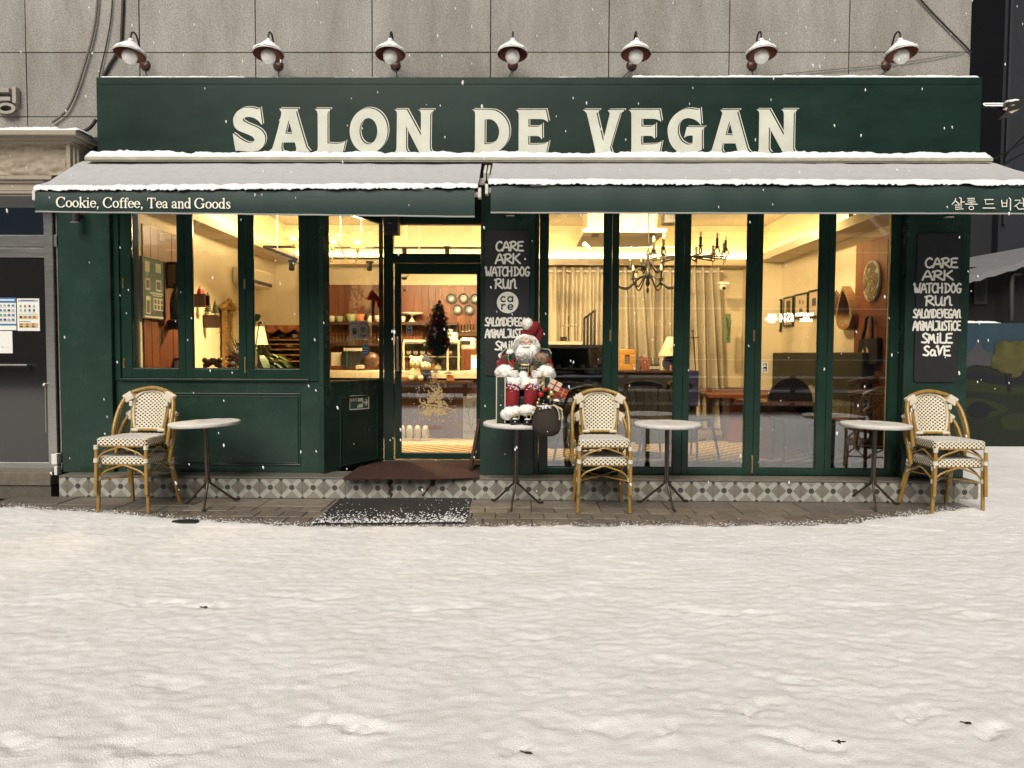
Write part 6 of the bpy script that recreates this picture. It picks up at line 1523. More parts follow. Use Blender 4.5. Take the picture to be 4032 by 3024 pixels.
for k in range(13):
    a_ = math.radians(-35 + k*17); b0 = at(1035, 1430, 1.45); q = MB(); e = Vector((math.cos(a_), -.3 + .4*math.sin(k*2.2), abs(math.sin(a_))*.8 + .15)); leaf(q, b0, e, .36 + .06*math.sin(k*3), .022, .55); leaf(q, b0 + e*.1, (e + Vector((.25,.1,-.1))), .26, .018, .6); q.build('frond', M_leafy, pl_)
fd = thing('festive_wreath', 'small fir arrangement with red and white baubles on the left window sill', 'decoration', at(925, 1450, .5))
q = MB(); strands(q, lambda r_: (at(925 + r_.gauss(0,16), 1418 + r_.gauss(0,24), .5 + r_.uniform(-.05,.05)), Vector((r_.uniform(-1,1), r_.uniform(-1,.3), r_.uniform(-.6,1)))), 420, lambda p, r_: r_.uniform(.03,.06), .003, .3, 51); q.build('needles', mat('sprig_green', (.008,.022,.012), .6), fd)
for x, y, c in ((905,1402,'r'),(935,1388,'w'),(918,1430,'w'),(938,1415,'r'),(900,1440,'r')): q = MB(); q.ball(at(x, y, .44), .02, 10, 6); q.build('bauble', mat('bauble_red', (.42,.01,.015), .18, .3) if c == 'r' else M_cer, fd)
# carved chairs just inside the left window, only their crests show
def crest(px0, px1, label, Y=.75):
    t = thing('carved_chair', label, 'chair', at((px0+px1)/2, 1700, Y), 'carved wooden chairs inside the left window'); a, b_ = at(px0, 1440, Y), at(px1, 1440, Y); zt_ = at(px0, 1412, Y).z; m_ = mat('carved_walnut', (.10,.04,.018), .35, var=.2, bump=.4, bscale=40)
    for x in (a.x, b_.x):
        q = MB(); q.tube([(x, Y, IZ), (x, Y, zt_ - .06)], .022, 8); q.ball((x, Y, zt_ - .02), .032, 10, 8); q.ball((x, Y, zt_ - .065), .028, 10, 6, sc=(1,1,.5)); q.build('back_post', m_, t)
    q = MB(); n = 10
    for i in range(n+1): u = i/n; q.ball((a.x + .03 + (b_.x-a.x-.06)*u, Y, zt_ - .065 + .045*math.sin(math.pi*u) + .012*math.sin(u*19)), .026 + .008*math.sin(u*13), 8, 6, sc=(1.2,.6,1), seed=i, rough=.12)
    q.build('carved_crest', m_, t); q = MB(); q.box(a.x, b_.x, Y + .02, Y + .45, .62, .66); q.build('seat', m_, t)
crest(571, 632, 'carved chair crest before the left plank panel'); crest(808, 866, 'carved chair crest in the middle pane of the left window')
# oval backed chair
ov = thing('oval_back_chair', 'chair with a curved pale oval back beside the carved crest', 'chair', at(690, 1700, .8)); c = at(703, 1440, .8); q = MB(); q.tube([(c.x + .16*math.cos(a), .8, c.z - .1 + .17*math.sin(a)) for a in [math.pi*2*k/28 for k in range(29)]], .016, 7); q.build('back_frame', M_wdk, ov); q = MB(); q.lathe([(.0,.0),(.15,.005),(.152,.015)], (c.x, .81, c.z - .1), 24, M=Matrix.Rotation(math.radians(90), 3, 'X')); q.build('padded_back', M_cer, ov)
# bookshelf with a cloth garland
sh_ = thing('display_rack', 'open shelving rack with cloth garland and crockery at the back left', 'shelf', at(1110, 1500, 3.2)); q = MB(); a, b_ = at(1045, 1290, 3.2), at(1215, 1290, 3.2)
for py in (1296, 1340, 1358, 1378, 1400, 1424, 1455): z = at(1100, py, 3.2).z; q.box(a.x, b_.x, 3.2, 3.5, z, z + .018)
q.build('shelf', M_oak, sh_); q = MB(); q.box(a.x, a.x + .05, 3.18, 3.52, IZ, a.z + .03); q.box(b_.x - .05, b_.x, 3.18, 3.52, IZ, a.z + .03); q.build('upright', M_wdk, sh_); q = MB(); q.box(a.x + .05, b_.x - .05, 3.505, 3.52, IZ, a.z); q.build('back_board', mat('shelf_back', (.30,.19,.09), .6), sh_)
q = MB(); q.grid(lambda u, v: Vector((a.x + (b_.x-a.x)*u, 3.165 - .02*math.sin(u*25), a.z + .035 - v*(.05 + .06*abs(math.sin(u*9.4)))), ), 60, 5); q.build('garland', mat('terracotta_cloth', (.38,.14,.07), .8, var=.3, vscale=20), sh_)
for k in range(14):
    c = at(1085 + (k%5)*26, (1338,1376,1422)[k//5], 3.28); q = MB(); q.lathe([(.03,.0),(.05,.03),(.052,.06)] if k % 2 else [(.02,0),(.06,.012),(.065,.02)], (c.x, 3.30, c.z + .02), 12)
    q.build('crockery', label=('small bowl' if k % 2 else 'small plate') + ' on the ' + ('upper', 'middle', 'lower')[k//5] + ' part of the display rack, ' + ('far left', 'left of centre', 'centre', 'right of centre', 'far right')[k%5], mats=(M_cer, M_wdk, mat('pink_glaze', (.40,.12,.12), .3), M_cer)[k % 4], cat='crockery', group='crockery on the display rack')
fl2 = thing('floor_lamp', 'standing lamp with a cone shaped white shade behind the palm', 'lamp', at(1010, 1700, 1.9)); c = at(1017, 1325, 1.9); q = MB(); q.lathe([(.115,-.10),(.07,.12)], c, 20, caps=False); q.lathe([(.113,-.10),(.068,.12)], c, 20, caps=False); q.build('lamp_shade', mat('linen_shade', (.62,.54,.40), .8), fl2); q = MB(); q.tube([(c.x, 1.9, IZ), (c.x, 1.9, c.z + .1)], .012, 8); q.lathe([(.14,0),(.14,.02),(.02,.04)], (c.x, 1.9, IZ + .001), 16); q.build('stand', M_iron, fl2)
# chandelier with glass flowers
cd_ = thing('flower_chandelier', 'brass chandelier with lit yellow glass flower shades', 'chandelier', at(1255, 950, 1.6)); hub = at(1255, 1010, 1.6); q = MB(); q.tube([(hub.x, 1.6, IC - .01), (hub.x, 1.6, hub.z - .05)], .009, 8); q.ball(hub, .05, 14, 8, sc=(1,1,1.3)); q.lathe([(.06,-.0),(.05,-.03),(.01,-.05)], (hub.x, 1.6, IC - .001), 14); q.build('stem', M_brass, cd_)
M_fl = mat('lit_petal', (.8,.6,.2), .4, emit=(1.0,.62,.12), es=2.4); M_bulb = mat('lit_bulb', (1,.9,.6), .4, emit=(1.0,.80,.42), es=40.0)
for k, (px, py, Y) in enumerate(((1157,945,1.45),(1310,955,1.75),(1408,958,1.25),(1200,945,2.05))):
    e = at(px, py, Y); q = MB(); m1 = hub.lerp(e, .45); q.tube(curve3([hub + Vector((0,0,.04)), Vector((m1.x, m1.y, e.z + .06)), Vector((hub.lerp(e,.75).x, hub.lerp(e,.75).y, e.z - .20)), Vector((hub.lerp(e,.95).x, hub.lerp(e,.95).y, e.z - .20)), e + Vector((0,0,-.09))], 6), .0085, 8); a_ = q.build('arm', M_brass, cd_)
    q = MB()
    for r0 in (0, 1):
        for j in range(7):
            an_ = 2*math.pi*j/7 + r0*.45; d = Vector((math.cos(an_), math.sin(an_), .55 - .25*r0)); leaf(q, e + Vector((0,0,-.05 + .05*(1-r0))), d, .165, .055, -.1 if r0 == 0 else .15)
    q.build('flower_shade', M_fl, cd_); q = MB(); q.ball(e + Vector((0,0,.02)), .034, 12, 8); q.build('bulb', M_bulb, cd_); q = MB(); q.lathe([(.022,-.09),(.03,-.07),(.016,-.05),(.03,-.03)], e, 12); q.build('cup', M_brass, cd_)
    ld = bpy.data.lights.new('flower_light', 'POINT'); ld.energy = 65; ld.color = (1.0,.72,.38); ld.shadow_soft_size = .05; lo = bpy.data.objects.new('flower_light', ld); COL.objects.link(lo); lo.parent = cd_; lo.location = e + Vector((0,0,.09)) - ORG[cd_.name]
# lighting track and spots
def spot_lamp(parent, p, d, e):
    ld = bpy.data.lights.new('spot_light', 'SPOT'); ld.energy = e; ld.color = (1.0,.71,.35); ld.spot_size = math.radians(135); ld.spot_blend = 1.0; ld.shadow_soft_size = .05
    lo = bpy.data.objects.new('spot_light', ld); COL.objects.link(lo); lo.parent = parent; lo.location = Vector(p) - ORG[parent.name]; lo.rotation_euler = (-Vector(d)).to_track_quat('Z', 'Y').to_euler()
tk = thing('light_track', 'black ceiling light track hung on white rods with small spotlights', 'light track', at(1400, 1000, 2.4)); q = MB()
ta, tb_, tc_ = at(1040, 972, 2.0), at(1168, 1022, 1.35), at(1165, 972, 2.0); q.beam(ta, tb_, .03, .03); q.beam(ta, tc_, .03, .03); l0, l1 = at(1290, 1020, 2.2), at(1900, 1020, 2.2); q.box(l0.x, l1.x, 2.2, 2.23, l0.z, l0.z + .028); l2 = at(1900, 980, 2.8); q.box(at(1300,980,2.8).x, l2.x, 2.8, 2.83, l2.z, l2.z + .028); q.build('rail', M_black, tk)
for px, Y in ((1340, 2.2), (1422, 2.2), (1600, 2.8), (1860, 2.8), (1090, 1.8), (1650, 2.2)):
    c = at(px, 900, Y); q = MB(); q.tube([(c.x, Y + .015, IC - .002), (c.x, Y + .015, l0.z + .03)], .006, 6); q.build('rod', M_whitepl, tk)
for px, py, Y in ((1150, 1045, 1.45), (1455, 1048, 2.2), (1592, 990, 2.8), (1760, 988, 2.8)):
    c = at(px, py, Y); q = MB(); q.tube([c + Vector((0,.0,.03)), c + Vector((.01,-.05,-.05))], .032, 12); q.box(c.x - .045, c.x + .045, Y + .001, Y + .028, c.z + .035, c.z + .065); q.build('spotlight', M_black, tk); spot_lamp(tk, c + Vector((.012,-.06,-.06)), (-.5 if px < 1300 else .15, .75 if Y > 2.5 else -.2, -1.2), 300)
tk2 = thing('light_track', 'black ceiling light track over the tables behind the folding windows', 'light track', (1.8, 1.2, 3.1)); q = MB(); q.box(-.2, 3.5, 1.2, 1.23, 3.08, 3.11); q.build('rail', M_black, tk2)  # unseen track and spots, added to brighten the curtains and walls
for x, d in ((.1, (-.1,.8,-.7)), (.9, (.1,.9,-.6)), (1.7, (.1,.9,-.6)), (2.5, (.8,.5,-.7)), (3.2, (.5,.9,-.7))):
    q = MB(); q.tube([(x, 1.215, 3.075), (x, 1.215 + d[1]*.1, 3.0)], .032, 12); q.build('spotlight', M_black, tk2); q = MB(); q.tube([(x, 1.215, 3.111), (x, 1.215, IC - .002)], .006, 6); q.build('rod', M_whitepl, tk2); spot_lamp(tk2, (x + d[0]*.05, 1.215 + d[1]*.14, 2.97), d, 280 if x < 2 else 110 if x < 3 else 50)
# ---------------- counter in the middle
CYF = 2.90; cz1 = at(1720, 1462, CYF).z; cz0 = at(1720, 1490, CYF).z; cxa, cxb = at(1180, 1500, CYF).x, at(1990, 1500, CYF).x
ct = thing('counter', 'long cafe counter with a pale worktop and dark panelled front', 'counter', (-1.6, CYF, IZ))
q = MB(); q.box(cxa, cxb, CYF - .04, 3.55, cz0, cz1); q.build('worktop', mat('pale_worktop', (.68,.60,.44), .35), ct, bev=.006); q = MB(); q.box(cxa, cxb, CYF, 3.5, IZ, cz0 - .001); q.build('front', M_wdk, ct)
lz = at(1700, 1500, 2.72).z; q = MB(); q.box(cxa, at(1860, 1500, 2.72).x, 2.70, CYF - .001, lz - .04, lz); q.build('ledge', M_wdk, ct, bev=.004)
for k in range(5):
    x0 = at(1585 + k*75, 1600, CYF).x; x1 = at(1585 + k*75 + 66, 1600, CYF).x; q = MB()
    for a0, a1, c0, c1 in ((x0, x1, .35, .365), (x0, x1, .88, .895), (x0, x0 + .015, .365, .88), (x1 - .015, x1, .365, .88)): q.box(a0, a1, CYF - .008, CYF - .0005, c0, c1)
    q.build('panel_molding', mat('molding_brown', (.10,.05,.03), .4), ct)
# back shelves
def shelf(label, px0, px1, py, Y=4.2, th=.045):
    a, b_ = at(px0, py, Y), at(px1, py, Y); q = MB(); q.box(a.x, b_.x, Y, IB - .02, a.z - th, a.z); q.build('wall_shelf', M_wdk, label=label, cat='shelf'); return a.z
zA = shelf('upper dark shelf of cups on the plank wall', 1290, 1800, 1266); zB = shelf('lower dark shelf of glasses on the plank wall', 1290, 1700, 1350); shelf('dark shelf on the right end of the plank wall above the oven', 1770, 1900, 1312)
def cup(px, z, Y, m, r, h, label, grp, handle=True):
    c = at(px, 1260, Y); t = thing('cup', label, 'cup', (c.x, Y, z), grp); q = MB(); q.lathe([(r*.6,0),(r*.9,h*.4),(r,h),(r*.93,h),(r*.8,h*.45),(0,h*.1)], (c.x, Y, z + .001), 14); q.build('bowl', m, t)
    if handle: q = MB(); q.tube([(c.x - r + .02*0 - .028*math.sin(a), Y, z + h*.5 + h*.34*math.cos(a)) for a in [math.pi*k/8 for k in range(9)]], .006, 6); q.build('handle', m, t)
M_mint = mat('mint_glaze', (.40,.45,.24), .25); M_coral = mat('coral_glaze', (.60,.24,.12), .25)
cup(1306, zA, 4.3, M_cer, .055, .09, 'white cup at the left end of the upper shelf', 'cups on the upper shelf'); cup(1336, zA, 4.3, M_mint, .06, .085, 'small mint cup on the upper shelf', 'cups on the upper shelf'); cup(1384, zA, 4.3, M_mint, .085, .12, 'large mint teacup above the hanging cards', 'cups on the upper shelf'); cup(1420, zA, 4.3, M_coral, .085, .12, 'coral orange teacup beside the red bow', 'cups on the upper shelf'); cup(1455, zA, 4.3, M_cer, .05, .09, 'pale pink cup behind the red bow', 'cups on the upper shelf'); cup(1492, zA, 4.3, M_cer, .07, .10, 'white cup at the right edge of the splayed window', 'cups on the upper shelf'); cup(1585, zA, 4.3, M_cer, .05, .09, 'white cup left of the cake stand', 'cups on the upper shelf', False)
cs_ = thing('cake_stand', 'white footed cake stand on the upper shelf', 'cake stand', at(1622, 1268, 4.32)); c = at(1622, 1266, 4.32); q = MB(); q.lathe([(.07,0),(.05,.01),(.02,.05),(.02,.11),(.17,.125),(.18,.145),(.0,.14)], (c.x, 4.32, zA + .001), 20); q.build('stand', M_cer, cs_)
q = MB()
for k in range(17):
    if k in (): continue
    c = at(1300 + k*13.5, 1340, 4.33); q.lathe([(.028,0),(.036,.13),(.034,.13),(.027,.004)], (c.x, 4.33, zB + .001), 8)
q.build('drinking_glasses', M_clr, label='row of clear drinking glasses along the lower shelf', cat='glasses', kind='stuff')
q = MB()
for k in range(9): c = at(1775 + k*12, 1300, 4.3); q.lathe([(.032,0),(.034,.14),(.032,.14),(.03,.004)], (c.x, 4.3, at(1800, 1312, 4.2).z + .001), 8)
q.build('drinking_glasses', M_clr, label='row of tumblers above the white oven', cat='glasses', kind='stuff')
# plates on the wall
for k, (px, py) in enumerate(((1777,1176),(1825,1175),(1871,1177),(1802,1219),(1848,1219))):
    c = at(px, py, IB - .03); t = thing('wall_plate', ['dark rimmed plate with a figure, top row left', 'dark rimmed plate with a white swan, top row middle', 'dark rimmed plate half hidden by the door frame', 'dark rimmed plate with a grey motif, bottom row left', 'dark rimmed plate with a pale motif, bottom row right'][k], 'plate', c, 'decorative plates on the plank wall'); Mx = Matrix.Rotation(math.radians(90), 3, 'X'); q = MB(); q.lathe([(0,.012),(.055,.012),(.072,.03),(.08,.032),(.08,.0)], c, 24, M=Mx); q.build('rim', mat('slate_plate', (.045,.05,.055), .3), t); q = MB(); q.lathe([(0,.014),(.054,.0135)], c, 20, M=Mx); q.build('centre', mat('plate_centre_%d' % (k % 2), ((.12,.15,.19) if k % 2 == 0 else (.18,.20,.20)), .35, var=.5, vscale=22), t); q = MB(); q.ball(c + Vector((.004,-.016,-.008)), .026, 10, 6, sc=(1.1,.15,.8)); q.ball(c + Vector((.016,-.016,.014)), .012, 8, 6, sc=(.6,.2,1.4)); q.build('motif', M_cer, t)
# machines and goods on the counter
def simple(name, label, cat, px0, px1, py0, py1, Y, dep, m, bev=.008, group=None):
    a, b_ = at(px0, py1, Y), at(px1, py0, Y); q = MB(); q.box(a.x, b_.x, Y, Y + dep, max(a.z, IZ), b_.z); t = thing(name, label, cat, ((a.x+b_.x)/2, Y + dep/2, a.z), group); o = q.build('body', m, t, bev=bev); return t, a, b_
t, a, b_ = simple('coffee_machine', 'black coffee machine with white number cards on the counter', 'coffee machine', 1345, 1418, 1380, 1450, 3.1, .35, M_black)
q = MB()
for k in range(7): c = at(1358 + k*10.5, 1376, 3.08); q.box(c.x - .015, c.x + .015, 3.08, 3.09, c.z - .02, c.z + .02, 0); 
q.build('cards', M_cer, t); q = MB(); c = at(1366, 1410, 3.09); q.box(c.x - .01, c.x + .01, 3.085, 3.099, c.z - .12, c.z + .12); q.build('chrome_strip', mat('teal_metal', (.15,.35,.32), .2, .8), t)
t, a, b_ = simple('paper_stack', 'tall stack of white paper goods at the left end of the counter', 'box', 1304, 1343, 1388, 1440, 3.2, .2, M_cer)
t, a, b_ = simple('coffee_grinder', 'round dark grinder hood beside the blue sticker', 'grinder', 1448, 1474, 1420, 1446, 3.1, .2, M_wdk)
q = MB(); q.ball(at(1462, 1415, 3.2), .12, 16, 10, sc=(1,.8,.85)); q.build('dome', mat('brown_dome', (.10,.045,.025), .3), t)
t, a, b_ = simple('small_box', 'low grey carton on the counter beside the chair back', 'box', 1400, 1428, 1438, 1452, 2.95, .12, mat('grey_card', (.40,.36,.28), .7))
dc = thing('cake_display', 'glass cake display case with jars and price tags on the counter', 'display case', at(1700, 1460, 3.0)); q = MB(); a, b_ = at(1590, 1458, 3.0), at(1808, 1347, 3.0)
for py in (1350, 1403): z = at(1700, py, 3.0).z; q.box(a.x, b_.x, 3.0, 3.35, z - .012, z); 
q.box(a.x, b_.x, 2.995, 3.35, b_.z - .005, b_.z + .03); q.build('shelf', M_cer, dc); q = MB()
for px in (1590, 1763, 1806): x = at(px, 1400, 3.0).x; q.box(x - .012, x + .012, 2.985, 2.997, a.z, b_.z)
q.build('post', mat('cream_post', (.66,.58,.42), .4), dc); q = MB(); q.box(a.x, b_.x, 2.99, 2.993, a.z, b_.z); q.build('pane', M_clr, dc); q = MB(); q.box(a.x, b_.x, 3.36, 3.37, a.z, b_.z); q.build('back', mat('smoke_back', (.06,.045,.03), .4), dc)
for k in range(7):
    c = at(1610 + k*27, 1398, 3.05); q = MB(); q.box(c.x - .03, c.x + .03, 3.04, 3.045, c.z + .02, c.z + .055); q.box(c.x - .022, c.x + .022, 3.03, 3.07, c.z - .0, c.z + .02, 1); q.build('price_tag', [M_cer, M_oak], dc)
for k in range(7):
    c = at(1603 + k*24, 1455, 3.1); h = (.10,.10,.09,.06,.12,.05,.10)[k]; q = MB(); q.lathe([(.05,0),(.055,.02),(.05,h),(.03,h+.01),(.03,h+.02),(.012,h+.03),(.012,h+.05)], (c.x, 3.12, a.z + .001), 14); q.build('jar', (M_clr, mat('honey_jar', (.35,.2,.06), .2), M_cer)[k % 3], dc)
t, a, b_ = simple('oven', 'white rounded microwave oven right of the cake display', 'oven', 1812, 1872, 1330, 1376, 3.3, .35, M_cer, .03); q = MB(); a, b_ = at(1816, 1356, 3.295), at(1852, 1342, 3.295); q.box(a.x, b_.x, 3.29, 3.298, a.z, b_.z); q.build('window', M_black, t)
t, a, b_ = simple('mixer', 'cream kitchen mixer on top of the cake display', 'mixer', 1762, 1800, 1308, 1346, 3.1, .2, M_cer, .02); q = MB(); q.ball(at(1768, 1302, 3.15), .04, 12, 8, sc=(1.3,1,.6)); q.build('head', M_cer, t)
t, a, b_ = simple('screen', 'small lit blue ordering screen at the right end of the counter', 'screen', 1854, 1880, 1398, 1462, 2.93, .03, M_cer, .004); q = MB(); a, b_ = at(1857, 1450, 2.927), at(1879, 1412, 2.927); q.box(a.x, b_.x, 2.926, 2.929, a.z, b_.z); q.build('display', mat('screen_blue', (.2,.5,.9), .4, emit=(.30,.62,1.0), es=1.6), t)
t, a, b_ = simple('basket', 'wicker basket on the ledge behind the door glass', 'basket', 1580, 1611, 1484, 1500, 2.74, .12, mat('wicker', (.20,.09,.04), .7, var=.4, vscale=50))
def bear(label, px, py, s, mf, cloth, hood, Y=2.78):
    t = thing('teddy_bear', label, 'teddy bear', at(px, py, Y), 'teddy bears on the counter ledge'); b0 = at(px, 1499, Y); b0.z = lz
    q = MB(); q.ball(b0 + Vector((0,0,.085*s)), .085*s, 14, 10, sc=(1,.8,1.05)); q.ball(b0 + Vector((-.05*s,-.06*s,.035*s)), .035*s, 10, 8, sc=(1,1.3,1)); q.ball(b0 + Vector((.06*s,-.06*s,.035*s)), .035*s, 10, 8, sc=(1,1.3,1)); q.build('body', cloth, t)
    hc_ = b0 + Vector((0,-.01,.215*s)); q = MB(); q.ball(hc_, .075*s, 14, 10, sc=(1.1,.9,.95)); q.ball(hc_ + Vector((0,-.065*s,-.018*s)), .034*s, 10, 8); 
    if not hood: q.ball(hc_ + Vector((-.06*s,0,.06*s)), .026*s, 8, 6); q.ball(hc_ + Vector((.06*s,0,.06*s)), .026*s, 8, 6)
    q.build('head', mf, t)
    if hood: q = MB(); q.ball(hc_ + Vector((0,.02,.022*s)), .088*s, 14, 10, sc=(1.1,.8,1.05)); q.lathe([(.06*s,0),(.02*s,.06*s),(0,.075*s)], hc_ + Vector((0,.02,.085*s)), 12); q.build('hood', cloth, t)
    q = MB(); q.ball(hc_ + Vector((0,-.098*s,-.006*s)), .010*s, 8, 6); q.ball(hc_ + Vector((-.03*s,-.068*s,.02*s)), .008*s, 8, 6); q.ball(hc_ + Vector((.03*s,-.068*s,.02*s)), .008*s, 8, 6); q.build('face', M_black, t)
bear('cream teddy bear sitting on the counter ledge', 1640, 1460, 1.12, mat('cream_plush', (.66,.56,.38), .9, bump=.6, bscale=90), mat('cream_plush', (.66,.56,.38), .9), False)
bear('teddy bear in a navy hood sitting beside the cream bear', 1676, 1465, .95, mat('cream_plush', (.66,.56,.38), .9), mat('navy_cloth', (.02,.022,.06), .8), True)
t, a, b_ = simple('gift_bag', 'small orange gift bag with a black hat ornament on the ledge', 'bag', 1758, 1788, 1476, 1500, 2.74, .06, mat('orange_bag', (.50,.22,.09), .6, var=.3, vscale=40)); q = MB(); c = at(1766, 1469, 2.74); q.lathe([(.0,-.01),(.05,-.008),(.055,.0),(.03,.012),(.02,.02),(0,.024)], c, 14); q.build('hat', M_black, t)
for k in range(4):
    c = onz(1580 + k*33, 1728, IZ); t = thing('cage_lantern', ['white cage lantern at the left edge of the door glass', 'second white cage lantern from the left on the cafe floor', 'third white cage lantern from the left on the cafe floor', 'white cage lantern nearest the painted greeting'][k], 'lantern', (c.x, 2.6, IZ), 'white lanterns on the floor before the counter'); c = Vector((at(1582 + k*31, 1700, 2.6).x, 2.6, IZ + .001)); q = MB(); q.lathe([(.047,0),(.05,.02),(.038,.035)], c, 16); q.build('foot', mat('lantern_white', (.30,.29,.26), .4), t); q = MB(); q.lathe([(.036,.035),(.046,.08),(.043,.15),(.028,.195),(0,.205)], c, 16); q.build('globe', mat('lantern_white', (.30,.29,.26), .4), t); q = MB()
    for j in range(6): a_ = math.pi*j/6 + .2; q.tube([c + Vector((r*math.cos(a_)*s_, r*math.sin(a_)*s_, z)) for s_, seq in ((1, [(.038,.035),(.049,.08),(.046,.15),(.030,.197)]), ) for r, z in seq], .003, 5)
    q.build('cage', mat('lantern_wire', (.16,.15,.13), .5), t)
# poster leaning inside the door
t = thing('botanical_poster', 'cream botanical poster lettered HENR leaning inside behind the door', 'poster', at(1850, 1728, 1.5)); a, b_ = at(1823, 1729, 1.45), at(1900, 1561, 1.45); q = MB(); q.box(a.x, b_.x, 1.45, 1.46, max(a.z, IZ + .002), b_.z); q.build('sheet', mat('poster_cream', (.80,.70,.52), .7), t)
hl_ = lambda L_: [[(-.3,0),(-.3,1)], ] 
SIMPLE = {'H': [[(0,0),(0,1)],[(.6,0),(.6,1)],[(0,.5),(.6,.5)]], 'E': [[(.55,0),(0,0),(0,1),(.55,1)],[(0,.52),(.45,.52)]], 'N': [[(0,0),(0,1),(.6,0),(.6,1)]], 'R': [[(0,0),(0,1),(.38,1),(.52,.88),(.52,.64),(.38,.52),(0,.52)],[(.25,.52),(.58,0)]]}
q = MB()
for k, ch in enumerate('HENR'):
    for P in SIMPLE[ch]: q.ribbon([(1830 + k*12 + x*8.5, 1706 - y*12) for x, y in P][::-1], 1.5, lambda x, y, d: at(x, y, 1.449 - d), .0003*(1 + k % 2))
q.build('lettering', M_pd, t); q = MB()
for (x0, y0, x1, y1) in ((1855,1690,1838,1600),(1857,1690,1868,1585),(1850,1660,1832,1640),(1846,1640,1836,1618),(1862,1650,1876,1632),(1864,1630,1880,1610),(1852,1675,1840,1664),(1860,1672,1872,1662),(1842,1625,1848,1605),(1866,1612,1862,1592)):
    q.ribbon([(x0, y0), ((x0+x1)/2 + 2, (y0+y1)/2), (x1, y1)], 1.3, lambda x, y, d: at(x, y, 1.449 - d), .0004); q.ribbon(ell(x1, y1, 3, 5, 8), .9, lambda x, y, d: at(x, y, 1.449 - d), .0005)
q.build('plant_drawing', mat('sepia_ink', (.12,.08,.05), .7), t)
# mobiles
t = thing('bird_mobile', 'small black bird mobile with a bell hanging behind the door glass', 'mobile', at(1592, 1100, 1.2)); c = at(1592, 1096, 1.2); q = MB(); q.ball(c, .022, 10, 6, sc=(1.5,.6,.8)); leaf(q, c, (.9,-.2,.5), .07, .02, 0); leaf(q, c, (-.9,-.2,-.1), .06, .018, 0); q.build('bird', M_black, t); q = MB(); e = at(1592, 1148, 1.2); q.lathe([(.018,0),(.012,.02),(.004,.03)], e, 10); q.tube([e, at(1592, 1100, 1.2), (c.x, 1.2, 2.6)], .0015, 4); q.build('bell', M_iron, t)
# ---------------- right side
# curtains on a rod
cr = thing('curtain', 'long grey linen curtain hung by eyelets across the back wall', 'curtain', at(2500, 1700, 4.25)); rodz = at(2500, 1069, 4.2).z; cxl, cxr = at(2060, 1300, 4.2).x, at(2832, 1300, 4.2).x
q = MB(); q.tube([(cxl, 4.2, rodz), (at(2846, 1068, 4.2).x, 4.2, rodz)], .016, 10); q.build('rod', M_whitepl, cr)
def curt(x0, x1, n, name, drift=0):
    q = MB(); 
    def f(u, v):
        z = rodz + .06 - v*(rodz + .06 - IZ - .03); fold = math.sin(u*n*2*math.pi) + .35*math.sin(u*n*5.1 + v*2 + drift); return Vector((x0 + (x1-x0)*u + .03*math.sin(u*n*3.3 + 1)*v + drift*v*u*.25, 4.2 + (.075 + .02*math.sin(u*17))*fold*(.75 + .25*v), z))
    q.grid(f, n*14, 12); q.build(name, mat('linen_curtain', (.44,.395,.315), .85, var=.08, vscale=30), cr)
curt(cxl, at(2395, 1300, 4.2).x, 10, 'drape'); curt(at(2400, 1300, 4.2).x, at(2560, 1300, 4.2).x, 5, 'drape', .8); curt(at(2545, 1300, 4.2).x, cxr, 9, 'drape', .6)
# ceiling cassette and duct
ca = thing('ceiling_cassette', 'white ceiling air conditioning cassette with duct above the curtain', 'air conditioner', at(2450, 930, 2.6)); q = MB(); a, b_ = at(2312, 905, 2.6), at(2592, 842, 2.6); q.box(a.x, b_.x, 2.6, 3.3, a.z, IC - .004); q.build('duct', M_wallp, ca, bev=.01)
q = MB(); P = [at(2305, 915, 2.55), at(2622, 905, 2.55), at(2570, 968, 2.3), at(2285, 980, 2.3)]; P[2].z = P[3].z = P[0].z - .03; z = P[0].z; x0, x1 = at(2290, 930, 2.4).x, at(2615, 930, 2.4).x; q.box(x0, x1, 2.2, 3.4, z - .06, z - .002); q.build('panel', mat('cassette_white', (.58,.52,.42), .5), ca, bev=.015)
q = MB()
for u in (.12, .8): q.box(x0 + (x1-x0)*u, x0 + (x1-x0)*(u+.09), 2.3, 2.5, z - .064, z - .0605)
q.build('vent_slot', M_pd, ca); q = MB(); q.tube([at(2300, 960, 2.3), at(2330, 985, 2.4), at(2282, 1010, 2.5)], .03, 8); q.tube([at(2350, 978, 2.4), at(2700, 972, 2.4)], .008, 6); q.build('pipe', M_whitepl, ca)
t, a, b_ = simple('speaker', 'black loudspeaker under the ceiling beside the chandelier', 'speaker', 2613, 2664, 838, 880, 2.0, .18, M_black, .02)
# black candle chandeliers
M_cbulb = mat('candle_bulb', (.85,.66,.34), .15, spec=.8)
def candle(q, p, h=.105):
    q.tube([p, p + Vector((0,0,h))], .016, 8); q.lathe([(.006,-.006),(.034,0.006),(.036,.010),(.012,.010)], p, 12)
def bulb(q, p): q.lathe([(.009,0),(.015,.018),(.012,.04),(.003,.066),(0,.068)], p, 10)
c1 = thing('candle_chandelier', 'two tier black candle chandelier hanging low before the curtain', 'chandelier', at(2551, 1100, 2.2)); hc_ = at(2551, 1080, 2.2); q = MB(); q.tube([(hc_.x, 2.2, IC - .003), (hc_.x, 2.2, hc_.z - .12)], .007, 8); q.lathe([(.004,-.16),(.03,-.12),(.018,-.06),(.04,-.02),(.022,.04),(.018,.22),(.03,.26),(.008,.30)], hc_, 14); q.ball(hc_ + Vector((0,0,-.20)), .022, 10, 8, sc=(.8,.8,1.6)); q.build('stem', M_iron, c1)
